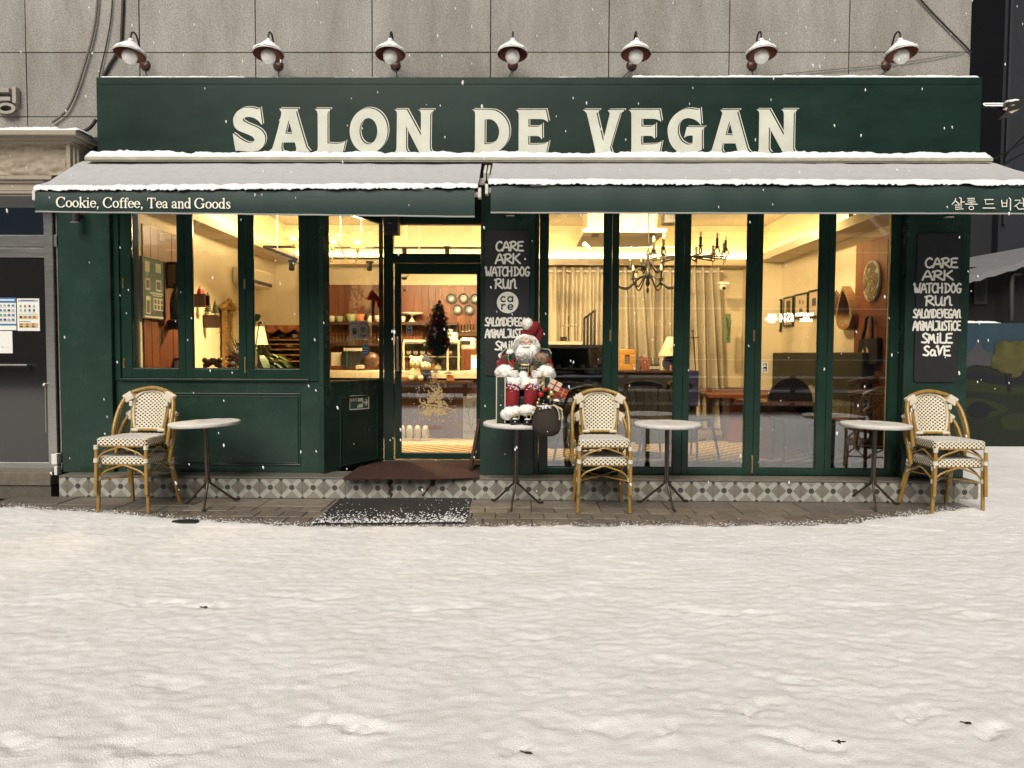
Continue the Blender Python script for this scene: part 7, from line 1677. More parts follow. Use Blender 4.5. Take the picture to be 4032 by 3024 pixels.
for tier, n, R0, zc, off in ((0, 8, .43, at(2450, 1112, 2.2).z, .2), (1, 5, .22, at(2500, 1058, 2.2).z, .5)):
    for k in range(n):
        a_ = 2*math.pi*k/n + off; d = Vector((math.cos(a_), math.sin(a_)*.95, 0)); e = Vector((hc_.x, 2.2, zc)) + d*R0; q = MB(); zb_ = hc_.z - .02 + .16*tier
        q.tube(curve3([Vector((hc_.x, 2.2, zb_)) + d*.02, Vector((hc_.x, 2.2, zb_ - .03)) + d*R0*.28, Vector((hc_.x, 2.2, zb_ - .15 + .04*tier)) + d*R0*.62, Vector((hc_.x, 2.2, zb_ - .13 + .05*tier)) + d*R0*.9, e], 5), .0095, 7); candle(q, e); q.build('candle_arm', M_iron, c1); q = MB(); bulb(q, e + Vector((0,0,.106))); q.build('bulb', M_cbulb, c1)
c2 = thing('candle_chandelier', 'wide black ring chandelier with scrolled candle holders nearer the window', 'chandelier', at(2700, 1000, 1.7)); hc_ = at(2712, 1010, 1.7); q = MB(); q.tube([(hc_.x - .02, 1.7, IC - .003), (hc_.x - .02, 1.7, hc_.z + .12), (hc_.x, 1.7, hc_.z + .02)], .009, 8); q.tube([(hc_.x, 1.7, hc_.z + .3), (hc_.x, 1.7, hc_.z - .06)], .007, 8); q.build('stem', M_iron, c2)
for k in range(12):
    a_ = 2*math.pi*k/12 + .10; d = Vector((math.cos(a_), math.sin(a_)*.9, 0)); e = hc_ + d*.42 + Vector((0,0,.06)); q = MB(); q.tube([hc_, hc_ + d*.40 + Vector((0,0,-.02))], .009, 6); q.tube([e + Vector((d.x*.035*math.sin(t_), d.y*.035*math.sin(t_), -.045 + .042*math.cos(t_))) for t_ in [2*math.pi*j/14 for j in range(15)]], .008, 6); q.tube([e + Vector((0,0,-.09)), e + Vector((0,0,-.15))], .004, 5); candle(q, e); q.build('candle_arm', M_iron, c2); q = MB(); bulb(q, e + Vector((0,0,.106))); q.build('bulb', M_cbulb, c2)
# bakery cooler in the first pane
ck = thing('bakery_cooler', 'dark glazed bakery cooler with pastries and snow dusted shelves', 'display case', at(2250, 1700, 1.9)); x0, x1 = at(2125, 1500, 1.9).x, at(2420, 1500, 1.9).x; zt_ = at(2250, 1370, 1.9).z
q = MB(); q.box(x0, x1, 2.35, 2.45, IZ, zt_); q.box(x0, x1, 1.9, 2.45, zt_, zt_ + .04); q.box(x0, x0 + .03, 1.9, 2.349, IZ, zt_); q.box(x1 - .03, x1, 1.9, 2.349, IZ, zt_); q.box(x0 + .03, x1 - .03, 1.92, 2.349, IZ, .45); q.build('carcass', M_black, ck)
for j, py in enumerate((1450, 1520, 1590)):
    z = at(2250, py, 1.92).z; q = MB(); q.box(x0 + .031, x1 - .031, 1.93, 2.34, z - .012, z); sv = q.build('shelf', M_steel, ck)
    for k in range(6):
        cx = x0 + .08 + (x1 - x0 - .16)*k/5; q = MB(); q.ball((cx, 2.1, z + .03), .042, 10, 6, sc=(1.2,1,.65), rough=.06, seed=k + j); q.box(cx - .025, cx + .025, 1.94, 1.945, z + .003, z + .04, 1); q.build('pastry', [mat('baked_crust', (.32,.15,.05), .6, var=.3, vscale=30), M_cer], sv)
q = MB(); q.box(x0 + .03, x1 - .03, 1.902, 1.906, .45, zt_ - .001); q.build('pane', M_clr, ck); q = MB(); q.box(x0, at(2290, 1360, 1.95).x, 1.95, 2.3, zt_ + .041, zt_ + .075); q.build('white_tray', M_cer, ck)
cs2 = thing('tiered_stand', 'two tier cake stand with a black box on the bakery cooler', 'cake stand', at(2238, 1350, 2.1)); c = at(2238, 1349, 2.1); q = MB(); q.lathe([(.0,0),(.14,.005),(.15,.014),(0,.012)], c, 24); q.lathe([(.0,.20),(.11,.205),(.12,.214),(0,.212)], c, 24); q.build('plate', M_cer, cs2); q = MB(); q.tube([c + Vector((0,0,.01)), c + Vector((0,0,.33))], .005, 6); q.build('pole', M_iron, cs2); q = MB(); q.box(c.x - .10, c.x - .02, 2.06, 2.12, c.z + .016, c.z + .07); q.build('box', M_black, cs2)
fs_ = thing('folding_screen', 'black framed folding screen standing before the curtain', 'screen', at(2320, 1400, 3.0)); a, b_ = at(2300, 1372, 3.0), at(2342, 1220, 2.75); q = MB()
for u in (0, .33, .66, 1): x = a.x + (b_.x - a.x)*u; y = 3.0 - .25*u; q.box(x - .014, x + .014, y - .014, y + .014, IZ, b_.z - .10*(1-u))
for v in (.0, .33, .66, 1): q.beam((a.x, 3.0, IZ + .02 + (b_.z - .12 - IZ)*v), (b_.x, 2.75, IZ + .02 + (b_.z - .03 - IZ)*v), .022, .022)
q.build('frame', M_black, fs_)
# console in the second pane with things on it
cz_ = at(2540, 1459, 2.6).z; x0, x1 = at(2405, 1500, 2.6).x, at(2752, 1500, 2.6).x; cn_ = thing('console', 'dark console cabinet carrying books, bottles and a framed picture', 'cabinet', ((x0+x1)/2, 2.8, IZ)); q = MB(); q.box(x0, x1, 2.6, 3.05, cz_ - .03, cz_); q.build('top', M_wdk, cn_, bev=.004); q = MB(); q.box(x0 + .02, x1 - .02, 2.62, 3.05, IZ, cz_ - .031); q.build('carcass', M_black, cn_)
pf = thing('gold_frame', 'square gold frame with a dark picture standing on the console', 'picture', at(2470, 1455, 2.7)); a, b_ = at(2438, 1452, 2.7), at(2503, 1376, 2.7); q = MB(); f_w = .075; q.box(a.x, b_.x, 2.70, 2.73, cz_ + .001, cz_ + .001 + f_w); q.box(a.x, b_.x, 2.70, 2.73, b_.z - f_w, b_.z); q.box(a.x, a.x + f_w, 2.70, 2.73, cz_ + f_w, b_.z - f_w); q.box(b_.x - f_w, b_.x, 2.70, 2.73, cz_ + f_w, b_.z - f_w); q.build('frame', mat('amber_frame', (.42,.20,.045), .4, .2), pf, bev=.006); q = MB(); q.box(a.x + f_w, b_.x - f_w, 2.715, 2.725, cz_ + f_w, b_.z - f_w); q.build('picture', mat('dim_picture', (.10,.08,.06), .5, var=.4, vscale=30), pf)
for k, (px, h, cidx, ln) in enumerate(((2516,.17,0,.0),(2528,.18,1,-.14),(2540,.17,2,-.16),(2552,.155,1,-.20))):
    c = at(px, 1455, 2.72); q = MB(); q.obox((c.x, 2.78, cz_ + .004 + h/2), (.017, 0, 0.017*-ln), (0, .07, 0), (h/2*ln, 0, h/2)); q.build('book', (mat('book_grey', (.10,.09,.07), .6), mat('book_red', (.20,.05,.03), .6), mat('book_brown', (.16,.07,.04), .6))[cidx], label=['upright grey book left of the leaning books', 'dark red leaning book next to the grey book', 'brown leaning book among the red ones', 'dark red leaning book nearest the bottles'][k], cat='book', group='books on the console')
for k in range(3):
    c = at(2566 + k*13, 1455, 2.7); t = thing('small_bottle', ['small dark bottle nearest the books', 'middle small dark bottle on the console', 'small dark bottle nearest the blue plate'][k], 'bottle', (c.x, 2.72, cz_), 'small bottles on the console'); q = MB(); q.lathe([(.02,.001),(.022,.01),(.022,.075),(.012,.10),(.007,.13),(.008,.165)], (c.x, 2.72, cz_), 12); q.build('body', mat('smoke_glass', (.05,.045,.04), .15), t); q = MB(); q.lathe([(.0225,.02),(.0225,.055)], (c.x, 2.72, cz_), 12); q.build('paper_band', M_grey, t)
t = thing('dark_plate', 'dark blue plate with a candle standing at the right of the console', 'plate', at(2636, 1455, 2.75)); c = at(2636, 1432, 2.78); q = MB(); q.lathe([(0,0),(.08,.004),(.10,.02),(.10,.01)], c, 20, M=Matrix.Rotation(math.radians(80), 3, 'X')); q.build('plate', mat('ink_blue_plate', (.03,.035,.07), .25), t); q = MB(); q.tube([(c.x, 2.70, cz_ + .001), (c.x, 2.70, cz_ + .07)], .012, 8); q.build('candle', M_coral, t)
tl_ = thing('table_lamp', 'table lamp with a wide cream shade half hidden by the mullion', 'lamp', at(2650, 1455, 2.85)); c = at(2652, 1362, 2.85); q = MB(); q.lathe([(.20,-.13),(.09,.12)], c, 24, caps=False); q.lathe([(.198,-.13),(.088,.12)], c, 24, caps=False); q.build('lamp_shade', mat('cream_shade', (.68,.60,.44), .8), tl_); q = MB(); q.lathe([(.08,0),(.07,.02),(.02,.05),(.05,.12),(.02,.2),(.012,c.z - cz_)], (c.x, 2.85, cz_ + .001), 16); q.build('base', M_brass, tl_)
# sword-like candle stand, blue panel, camera, green painting
t = thing('iron_stand', 'slim iron stand with a cross bar beside the curtain', 'stand', at(2733, 1470, 2.5)); q = MB(); q.tube([at(2728, 1305, 2.5), at(2731, 1330, 2.5), at(2739, 1460, 2.5), (at(2739,1460,2.5).x, 2.5, IZ + .001)], .008, 8); q.tube([at(2712, 1328, 2.5), at(2730, 1331, 2.5), at(2752, 1327, 2.5)], .006, 6); q.ball(at(2728, 1302, 2.5), .016, 10, 6); q.build('shaft', mat('rust_iron', (.09,.045,.025), .4, .6), t)
t, a, b_ = simple('blue_box', 'navy blue box standing at the end of the tables', 'box', 2706, 2752, 1460, 1600, 2.45, .25, mat('navy_box', (.012,.014,.07), .6))
t = thing('security_camera', 'white dome security camera on the right corner column', 'camera', at(2847, 1135, 3.7)); c = at(2847, 1130, 3.68); q = MB(); q.box(c.x - .07, c.x + .07, 3.62, 3.748, c.z + .03, c.z + .075); q.build('bracket', M_whitepl, t, bev=.008); q = MB(); q.ball(c, .055, 14, 10); q.build('dome', M_whitepl, t); q = MB(); q.ball(c + Vector((0,-.035,-.015)), .028, 10, 8); q.build('lens', M_black, t)
t = thing('security_camera', 'white security camera high on the right wall above the drop mirror', 'camera', at(3345, 852, 1.6)); c = onx(3352, 852, IR - .1); q = MB(); q.tube([c + Vector((-.02,-.04,0)), c + Vector((.09,.1,.02))], .035, 12); q.build('housing', M_whitepl, t); q = MB(); q.tube([c + Vector((-.026,-.052,0)), c + Vector((-.0205,-.041,0))], .026, 10); q.build('lens', M_black, t)
t = thing('leaf_painting', 'narrow green leaf painting hanging on the right corner column', 'picture', at(2863, 1350, 3.7)); a, b_ = at(2850, 1350, 3.72), at(2878, 1236, 3.72); q = MB(); q.box(a.x, b_.x, 3.72, 3.748, a.z, b_.z); q.build('canvas', mat('sage_canvas', (.16,.22,.10), .7, var=.2), t); q = MB(); leaf(q, (a.x + .05, 3.715, a.z + .05), (.12,-.02,1), .2, .03, 0); leaf(q, (b_.x - .05, 3.715, a.z + .22), (-.1,-.02,1), .17, .025, 0); leaf(q, (a.x + .07, 3.713, a.z + .2), (.3,-.02,1), .15, .022, 0); q.build('painted_leaf', M_leafd, t)
# tables, bench sofa, chairs
def long_table(label, p0, p1, Y0, Y1, z):
    t = thing('dining_table', label, 'table', ((p0+p1)/2, Y0, IZ), 'brown dining tables along the bench'); q = MB(); q.box(p0, p1, Y0, Y1, z - .045, z); q.build('table_top', M_tabl, t, bev=.004); q = MB(); q.box((p0+p1)/2 - .2, (p0+p1)/2 + .2, (Y0+Y1)/2 - .16, (Y0+Y1)/2 + .16, IZ + .001, z - .0455); q.build('pedestal', M_tabl, t)
tz = .84
xa = onz(2960, 1582, tz).x
for k, (pxa, pxb, py, lab) in enumerate(((2958, 3208, 1583, 'nearest brown dining table by the fourth pane'), (2790, 3095, 1553, 'second brown dining table behind the nearest one'), (2770, 2925, 1535, 'third brown dining table further back'), (2752, 2800, 1530, 'farthest brown dining table beside the blue box'))):
    a, b_ = onz(pxa, py, tz), onz(pxb, py, tz); long_table(lab, a.x if k < 2 else a.x, (b_.x if k < 2 else a.x + 1.2), a.y, a.y + .62, tz)
bn = thing('bench_sofa', 'long dark green upholstered bench along the right wall', 'sofa', (IR - .3, 2.4, IZ)); zb_ = onx(3200, 1388, IR - .1).z; M_bn = mat('bench_green', (.028,.026,.012), .75, var=.2)
q = MB(); q.box(IR - .14, IR - .003, .98, 3.7, .62, zb_); q.build('back', M_bn, bn, bev=.02); q = MB(); q.box(IR - .60, IR - .141, .98, 3.7, IZ + .05, .62); q.build('seat', M_bn, bn, bev=.03)
q = MB(); q.grid(lambda u, v: Vector((IR - .145, 1.1 + 2.5*u, .66 + .18*v)), 4, 2); q.f = [f[::-1] for f in q.f]; q.build('patterned_band', mat('floral_band', (.16,.145,.10), .8, var=.6, vscale=16), bn)
cu = thing('cushion', 'grey patterned cushion leaning on the bench', 'cushion', (IR - .25, 2.2, .62)); c = at(3100, 1470, 2.0); q = MB(); q.ball((IR - .22, 2.1, .80), .2, 14, 10, sc=(.35,1,.9)); q.build('pillow', mat('cushion_grey', (.16,.15,.12), .85, var=.5, vscale=14), cu)
rc = thing('round_back_chair', 'dark round backed chair in front of the bench', 'chair', at(3110, 1700, 1.2)); c = at(3112, 1580, 1.2); q = MB(); P = [(c.x + .245*math.cos(a), 1.2, c.z + .26*math.sin(a)) for a in [math.pi*k/18 for k in range(19)]]; q.prism([(x, z) for x, _, z in P][::-1] + [(c.x - .245, c.z - .25), (c.x + .245, c.z - .25)][0:2], [], lambda x, z, d: Vector((x, d, z)), 1.19, 1.23); q.build('backrest', mat('dark_olive', (.025,.018,.010), .6, var=.2), rc); q = MB(); q.box(c.x - .23, c.x + .23, .78, 1.18, .62, .68); q.build('seat', mat('dark_olive', (.025,.018,.010), .6), rc)
for sx in (-1, 1):
    for y in (.82, 1.16): q = MB(); q.tube([(c.x + sx*.19, y, .62), (c.x + sx*.2, y, IZ + .001)], .016, 8); q.build('leg', M_wdk, rc)
# windsor style chairs
def spindle_chair(label, px, Y, m, h=1.02, rot=0):
    x = at(px, 1650, Y).x; t = thing('spindle_chair', label, 'chair', (0,0,0), 'spindle backed wooden chairs in the cafe'); q = MB(); q.lathe([(0,.0),(.20,.0),(.215,.015),(.21,.035),(0,.03)], (0, 0, .43), 24); q.build('seat', m, t)
    for sx in (-1, 1):
        for sy in (-1, 1): q = MB(); q.tube([(sx*.13, sy*.12, .435), (sx*.20, sy*.19, .002)], [.017,.012], 8); q.build('leg', m, t)
    q = MB(); q.tube([(-.17,-.03,.20),(.17,-.03,.20)], .009, 6); q.build('stretcher', m, t)
    for k in range(5): u = (k-2)/2; q = MB(); q.tube([(u*.14, .16, .46), (u*.18, .24, h - .21)], .0075, 6); q.build('spindle', m, t)
    q = MB(); q.tube(curve3([(-.215, .20, h - .22), (-.12, .255, h - .19), (0, .265, h - .185), (.12, .255, h - .19), (.215, .20, h - .22)], 4), .016, 8); q.tube(curve3([(-.215, .20, h - .195), (-.12, .255, h - .165), (0, .265, h - .16), (.12, .255, h - .165), (.215, .20, h - .195)], 4), .018, 8); q.build('crest_rail', m, t)
    t.location = (x, Y, IZ + .001); t.rotation_euler = (0, 0, math.radians(rot))
M_ch = mat('brown_chair', (.10,.04,.02), .32, var=.2); M_chb = mat('black_chair', (.012,.010,.009), .4)
spindle_chair('shiny brown spindle chair in the rightmost pane', 3340, 1.1, M_ch, 1.06, 200)
spindle_chair('black spindle chair behind the middle bistro chairs', 2270, 1.0, M_chb, 1.0, 160); spindle_chair('black spindle chair behind the third round table', 2560, .95, M_chb, 1.0, 10); spindle_chair('black spindle chair at the edge of the third pane', 2735, 1.15, M_chb, 1.0, 40)
spindle_chair('brown spindle chair low in the rightmost pane corner', 3440, .72, M_ch, .95, 150)
rt = thing('cafe_table', 'dark round cafe table inside the second pane', 'table', at(2545, 1700, 1.35)); c = at(2540, 1670, 1.3); q = MB(); q.lathe([(0,0),(.33,0),(.34,.012),(.33,.024),(0,.024)], (c.x, 1.35, c.z), 32); q.build('table_top', M_wdk, rt); q = MB(); q.tube([(c.x, 1.35, c.z), (c.x, 1.35, IZ + .03)], .025, 10); q.lathe([(.2,0),(.2,.015),(.03,.05)], (c.x, 1.35, IZ + .001), 20); q.build('pedestal', M_iron, rt)
# framed pictures on the right wall
M_blk = mat('black_frame', (.014,.012,.011), .4); M_mt = mat('cream_mount', (.58,.48,.33), .7); M_olv = mat('olive_print', (.10,.09,.045), .7)
for k, (x0, x1, ya, yb, sh, lab) in enumerate(((3036,3073,1181,1306,[(.45,.1,.55,.45,2),(.38,.40,.62,.55,2),(.1,.55,.9,.92,1)],'tall black framed print with a tower, leftmost on the right wall'), (3083,3120,1168,1285,[(.25,.14,.75,.80,1)],'black framed print with an olive rectangle, second on the right wall'), (3127,3178,1155,1253,[(.3,.3,.38,.45,2),(.55,.25,.66,.42,1),(.35,.60,.65,.75,1)],'black framed print with small sprigs, third on the right wall'), (3181,3232,1140,1250,[(.15,.25,.22,.6,1),(.4,.3,.75,.58,3)],'black framed print with a purple shape, nearest the window on the right wall'))):
    wall_picture('framed_print', lab, IR - .001, -1, x0, x1, ya, yb, .035, M_blk, [M_mt, M_olv, M_pd, mat('purple_print', (.10,.08,.12), .7)], sh, .025)
wall_picture('framed_print', 'tiny dark frame low at the left of the right wall', IR - .001, -1, 3001, 3015, 1265, 1298, .03, mat('maroon_frame', (.07,.02,.018), .4), [M_grey], [], .02)
# drop mirror, bronze ornament, round mosaic, bag
dm = thing('drop_mirror', 'drop shaped mirror in a deep wooden frame on the right wall', 'mirror', (IR - .05, onx(3335,1200,IR-.06).y, 1.7)); Xm = IR - .06; pts = [(3330,1127),(3350,1165),(3363,1210),(3366,1250),(3355,1285),(3335,1299),(3315,1290),(3304,1255),(3308,1215),(3320,1160)]; W3 = [onx(a, b_, Xm) for a, b_ in pts]; out = smooth_path([(p.y, p.z, 1 if i == 0 else 0) for i, p in enumerate(W3)], 5, True); cy_, cz2 = sum(p[0] for p in out)/len(out), sum(p[1] for p in out)/len(out); inn = [(cy_ + (a-cy_)*.84, cz2 + (b_-cz2)*.86) for a, b_ in out]
ar = sum(out[i][0]*out[(i+1)%len(out)][1] - out[(i+1)%len(out)][0]*out[i][1] for i in range(len(out)))
if ar > 0: out, inn = out[::-1], inn[::-1]
q = MB(); q.prism(out, [inn], lambda y, z, d: Vector((IR - d, y, z)), .10, .004); q.build('frame', mat('mirror_oak', (.28,.15,.06), .5, var=.2), dm); q = MB(); q.prism(inn, [], lambda y, z, d: Vector((IR - d, y, z)), .03, .005, side=False); q.build('mirror_glass', mat('mirror_silver', (.8,.78,.72), .05, 1.0), dm)
bo = thing('bronze_ornament', 'dark bronze wall ornament half hidden behind the drop mirror', 'ornament', onx(3297,1190,IR-.05)); 
for k in range(4): q = MB(); c = onx(3292 + k*5, 1195, IR - .05); q.ball(c, .05, 10, 8, sc=(.5,.8,3.2 - .4*k)); q.build('petal', mat('bronze', (.10,.06,.03), .35, .6), bo)
mo = thing('round_mosaic', 'round mosaic disc of shells with a pale rim on the right plank panel', 'wall art', onx(3424,1107,IR-.05)); c = onx(3424, 1107, IR - .06); ry = abs(onx(3393,1107,IR-.06).y - onx(3455,1107,IR-.06).y)/2; rz_ = abs(onx(3424,1028,IR-.06).z - onx(3424,1188,IR-.06).z)/2; Mx = Matrix.Rotation(math.radians(-90), 3, 'Y') @ Matrix.Diagonal((rz_, ry, 1)); q = MB(); q.lathe([(.93,.03),(1.0,.03),(1.0,.0)], Vector((IR - .02, c.y, c.z)), 40, M=Mx); q.build('rim', mat('pale_rim', (.45,.45,.38), .5), mo); q = MB(); q.lathe([(0,.024),(.93,.024)], Vector((IR - .02, c.y, c.z)), 40, M=Mx); q.build('disc', mat('mosaic_ground', (.07,.06,.03), .6), mo)
q = MB(); rs = random.Random(5)
for i in range(230):
    a_, r_ = rs.uniform(0, 2*math.pi), math.sqrt(rs.random())*.9; q.ball((IR - .052, c.y + ry*r_*math.cos(a_), c.z + rz_*r_*math.sin(a_)), .016, 6, 4, sc=(.4,1,1.3), rough=.2, seed=i)
o = q.build('shells', mat('shell_chips', (.20,.15,.075), .5, var=.6, vscale=9), mo, kind='stuff')
bg = thing('tote_bag', 'black tote bag with a cream leaf emblem hanging on the right plank panel', 'bag', onx(3410,1480,IR-.08)); X_ = IR - .07; w = lambda a, b_, d=0: onx(a, b_, X_ - d); q = MB(); P = [w(3383,1336), w(3453,1330), w(3452,1432), w(3371,1440)]; q.add(P + [p + Vector((.05,0,0)) for p in P], [(0,1,2,3)[::-1],(0,3,7,4)[::-1],(1,5,6,2)[::-1],(0,4,5,1)[::-1],(3,2,6,7)[::-1],(4,7,6,5)[::-1]]); q.build('body', mat('black_canvas', (.010,.009,.009), .8, var=.2), bg); q = MB(); q.tube(curve3([w(3396,1334), w(3407,1290), w(3413,1252), w(3430,1250), w(3433,1290), w(3434,1332)], 5), .018, 6); q.build('strap', M_black, bg)
q = MB(); mpb = lambda x, y, d: onx(x, y, X_ - d); q.prism(smooth_path([(3398,1372,1),(3391,1395),(3394,1410),(3402,1420,1),(3405,1400),(3401,1385)], 4, True)[::-1], [], mpb, .003, .001, side=False); q.prism(smooth_path([(3409,1364,1),(3418,1378),(3417,1395),(3408,1412,1),(3406,1398),(3411,1384)], 4, True)[::-1], [], mpb, .003, .001, side=False); q.build('emblem', mat('emblem_cream', (.55,.48,.32), .7), bg)
# spare snow-lit warm pool from the table lamp is not lit in the photograph
# ================================================================== CHALKBOARDS, STICKERS, MATS
HF = {
 'A': ([[(0,0),(.36,1),(.66,0)],[(.08,.34),(.62,.38)]], .72), 'C': ([[(.58,.86),(.42,1),(.16,.80),(.06,.42),(.18,.06),(.42,0),(.60,.14)]], .66),
 'D': ([[(.10,.96,1),(.10,.02,1)],[(0,.97),(.36,.93),(.62,.52),(.40,.12),(.02,0)]], .70), 'E': ([[(.56,.97),(.10,.95,1),(.08,.03,1),(.58,0)],[(.10,.52),(.48,.54)]], .62),
 'G': ([[(.56,.88),(.40,1),(.14,.78),(.06,.40),(.20,.04),(.46,.03),(.58,.40,1),(.36,.42)]], .68), 'H': ([[(.08,1),(.06,0)],[(.56,1),(.56,0)],[(.02,.50),(.62,.54)]], .68),
 'I': ([[(.12,.66),(.12,0)],[(.13,.92),(.14,.95)]], .26), 'J': ([[(.0,.96),(.42,.98,1),(.36,.20),(.20,0),(.02,.14)]], .48), 'K': ([[(.08,1),(.06,0)],[(.58,1),(.08,.45)],[(.18,.55),(.64,0)]], .68),
 'L': ([[(.10,1),(.08,.03,1),(.54,0)]], .56), 'M': ([[(.04,0),(.12,.92),(.30,.30),(.46,.92),(.54,.10),(.66,0)]], .72), 'N': ([[(.06,0),(.10,.86),(.12,.60),(.34,.95),(.46,.78),(.48,.12),(.60,.02)]], .66),
 'O': ([[(.32,1),(.08,.66),(.08,.25),(.30,0),(.54,.28),(.54,.70),(.32,1),(.20,.9)]], .64), 'R': ([[(.12,.94),(.06,0)],[(-.02,.88),(.36,1),(.58,.78),(.40,.52),(.10,.45)],[(.16,.46),(.66,0)]], .70),
 'S': ([[(.52,.90),(.34,1),(.12,.80),(.26,.54),(.48,.30),(.36,.04),(.02,.08)]], .58), 'T': ([[(-.02,.95),(.60,1)],[(.30,.96),(.28,0)]], .60), 'U': ([[(.06,.96),(.08,.25),(.24,0),(.44,.22),(.52,.96,1),(.52,.10),(.62,0)]], .68),
 'V': ([[(.02,.92),(.12,1),(.26,.02,1),(.44,.7),(.62,1)]], .62), 'W': ([[(-.02,.88),(.10,.98),(.12,.3),(.22,.02),(.38,.55,1),(.44,.1),(.60,.10),(.72,.90),(.80,1)]], .82), 'a': ([[(.42,.50),(.22,.60),(.06,.30),(.18,.0),(.40,.20),(.44,.56,1),(.46,.06),(.54,0)]], .58), 'Y': ([[(.02,1),(.28,.5)],[(.58,1),(.2,0)]], .58), 'P': ([[(.1,1),(.08,0)],[(.02,.95),(.4,1),(.55,.75),(.35,.5),(.1,.45)]], .6), 'F': ([[(.56,.97),(.10,.95,1),(.08,0)],[(.10,.52),(.46,.54)]], .56), 'X': ([[(0,1),(.55,0)],[(.55,1),(0,0)]], .6), ' ': ([], .22)}
def hand_word(word, x0, x1, y0, y1, wd, mp, dep=.0012, lean=0.0):
    tot = sum(HF[c][1] for c in word) - .06; q = MB(); x = 0; k = 0
    for c in word:
        st, adv = HF[c]
        for P in st:
            pp = smooth_path(P, 4) if len(P) > 2 else [p[:2] for p in P]; k += 1
            pp = [(x0 + (x1-x0)*(x + a + lean*b_)/tot, y1 + (y0-y1)*b_) for a, b_ in pp]
            q.ribbon(pp[::-1], wd*1.3, mp, dep + .00018*(k % 6))
        x += adv
    return q
M_chalkb = mat('chalkboard_black', (.012,.013,.015), .55, var=.25, vscale=3)
M_chalk = mat('chalk_white', (.92,.90,.82), .7)
def board(label, x0, x1, y0, y1, words, logo=None):
    Yb = -.016; a, b_ = at(x0, y1, Yb), at(x1, y0, Yb); t = thing('chalkboard', label, 'chalkboard', ((a.x+b_.x)/2, Yb, a.z)); r = .03; out = []
    for cx, cz, s0 in ((b_.x-r, a.z+r, 270), (b_.x-r, b_.z-r, 0), (a.x+r, b_.z-r, 90), (a.x+r, a.z+r, 180)):
        for k in range(6): g_ = math.radians(s0 + 18*k); out.append((cx + r*math.cos(g_), cz + r*math.sin(g_)))
    q = MB(); q.prism(out, [], lambda x, z, d: Vector((x, d, z)), Yb, -.0005); q.build('slate', M_chalkb, t, bev=.003)
    mp = lambda x, y, d: at(x, y, Yb - d)
    for wo, xa, xb, ya, yb, wd in words: hand_word(wo, xa, xb, ya, yb, wd, mp).build('lettering', M_chalk, t)
    if logo:
        cx, cy, R0 = logo; q = MB(); q.prism(ell(cx, cy, R0, R0, 48)[::-1], [], mp, .0012, .0004, side=False); lg = q.build('logo_disc', M_chalk, t); s_ = R0/42.5; q = MB(); w_ = 5.6*s_
        arcp = lambda x, y, r, a0, a1: [(cx + s_*x + r*s_*math.cos(math.radians(a0+(a1-a0)*k/14)), cy + s_*y - r*s_*math.sin(math.radians(a0+(a1-a0)*k/14))) for k in range(15)]
        q.ribbon(arcp(-17,-13,9.5,50,310)[::-1], w_, mp, .0020); q.ribbon(arcp(10,-13,9.5,0,360)[::-1], w_, mp, .0021); q.ribbon([(cx+19.5*s_, cy-22*s_), (cx+19.5*s_, cy-4*s_)], w_, mp, .0023)
        q.ribbon([(cx-23*s_, cy+8*s_), (cx-23*s_, cy+27*s_)], w_, mp, .0020); q.ribbon(arcp(-13.5,18,9.5,75,180)[::-1], w_, mp, .0022); q.ribbon(arcp(11,18,9.5,0,310)[::-1], w_, mp, .0021); q.ribbon([(cx+3*s_, cy+18*s_), (cx+20*s_, cy+18*s_)], w_*.9, mp, .0023)
        q.build('logo_letters', M_chalkb, lg)
board('tall chalkboard on the middle pillar with a round care logo, partly behind the doll', 1910, 2084, 907, 1479, [('CARE',1952,2059,951,987,5.6),('ARK',1951,2047,1000,1037,5.6),('WATCH DOG',1911,2085,1051,1086,5.2),('RUN',1949,2033,1098,1135,5.6),('SALONDEVEGAN',1910,2086,1251,1283,4.8),('ANIMAL JUSTICE',1911,2087,1296,1329,4.8),('SMILE',1949,2056,1344,1378,5.4),('SaVE',1960,2053,1392,1427,5.4)], (1999,1191,42.5))
board('tall chalkboard with eight lettered lines on the right corner pillar', 3598, 3785, 919, 1504, [('CARE',3642,3769,1016,1053,6.0),('ARK',3632,3751,1066,1102,6.0),('WATCH DOG',3599,3785,1116,1152,5.6),('RUN',3644,3747,1165,1202,6.0),('SALONDEVEGAN',3596,3782,1218,1251,5.2),('ANIMALJUSTICE',3595,3781,1264,1300,5.2),('SMILE',3629,3748,1313,1350,6.0),('SaVE',3635,3740,1363,1400,6.0)])
# exit sign on the splayed panel
mpE = lambda x, y, d: onplane(1370 + x/10.58, 1540 + y/10.58, A0 - an*0 + an*(-d) if False else A0 + an*d, an)
E0 = onplane(1414, 1585, A0, an); ex_ = thing('exit_sign', 'green EXIT sign with running figure and arrow on the splayed entrance panel', 'sign', E0)
cP = [(62,760),(75,340),(105,185),(860,160),(890,200),(885,735),(90,795)]
q = MB(); q.prism(cP[::-1] if False else [(x, y) for x, y in cP], [], mpE, .0022, .0005); q.build('plate', M_white, ex_)
q = MB(); q.prism([(92,745),(100,300),(150,232),(840,205),(845,695)], [], mpE, .0032, .0024, side=False); q.build('green_field', mat('exit_green', (.012,.085,.05), .5), ex_)
q = MB()
for k, P in enumerate([[(170,300),(125,300),(125,430),(170,425)],[(125,362),(162,360)],[(195,295),(255,425)],[(255,295),(195,425)],[(290,295),(290,425)],[(318,298),(385,292)],[(350,298),(352,420)]]): q.ribbon(P, 26, mpE, .0036 + .0002*k, cap=False)
for k in range(0): pass
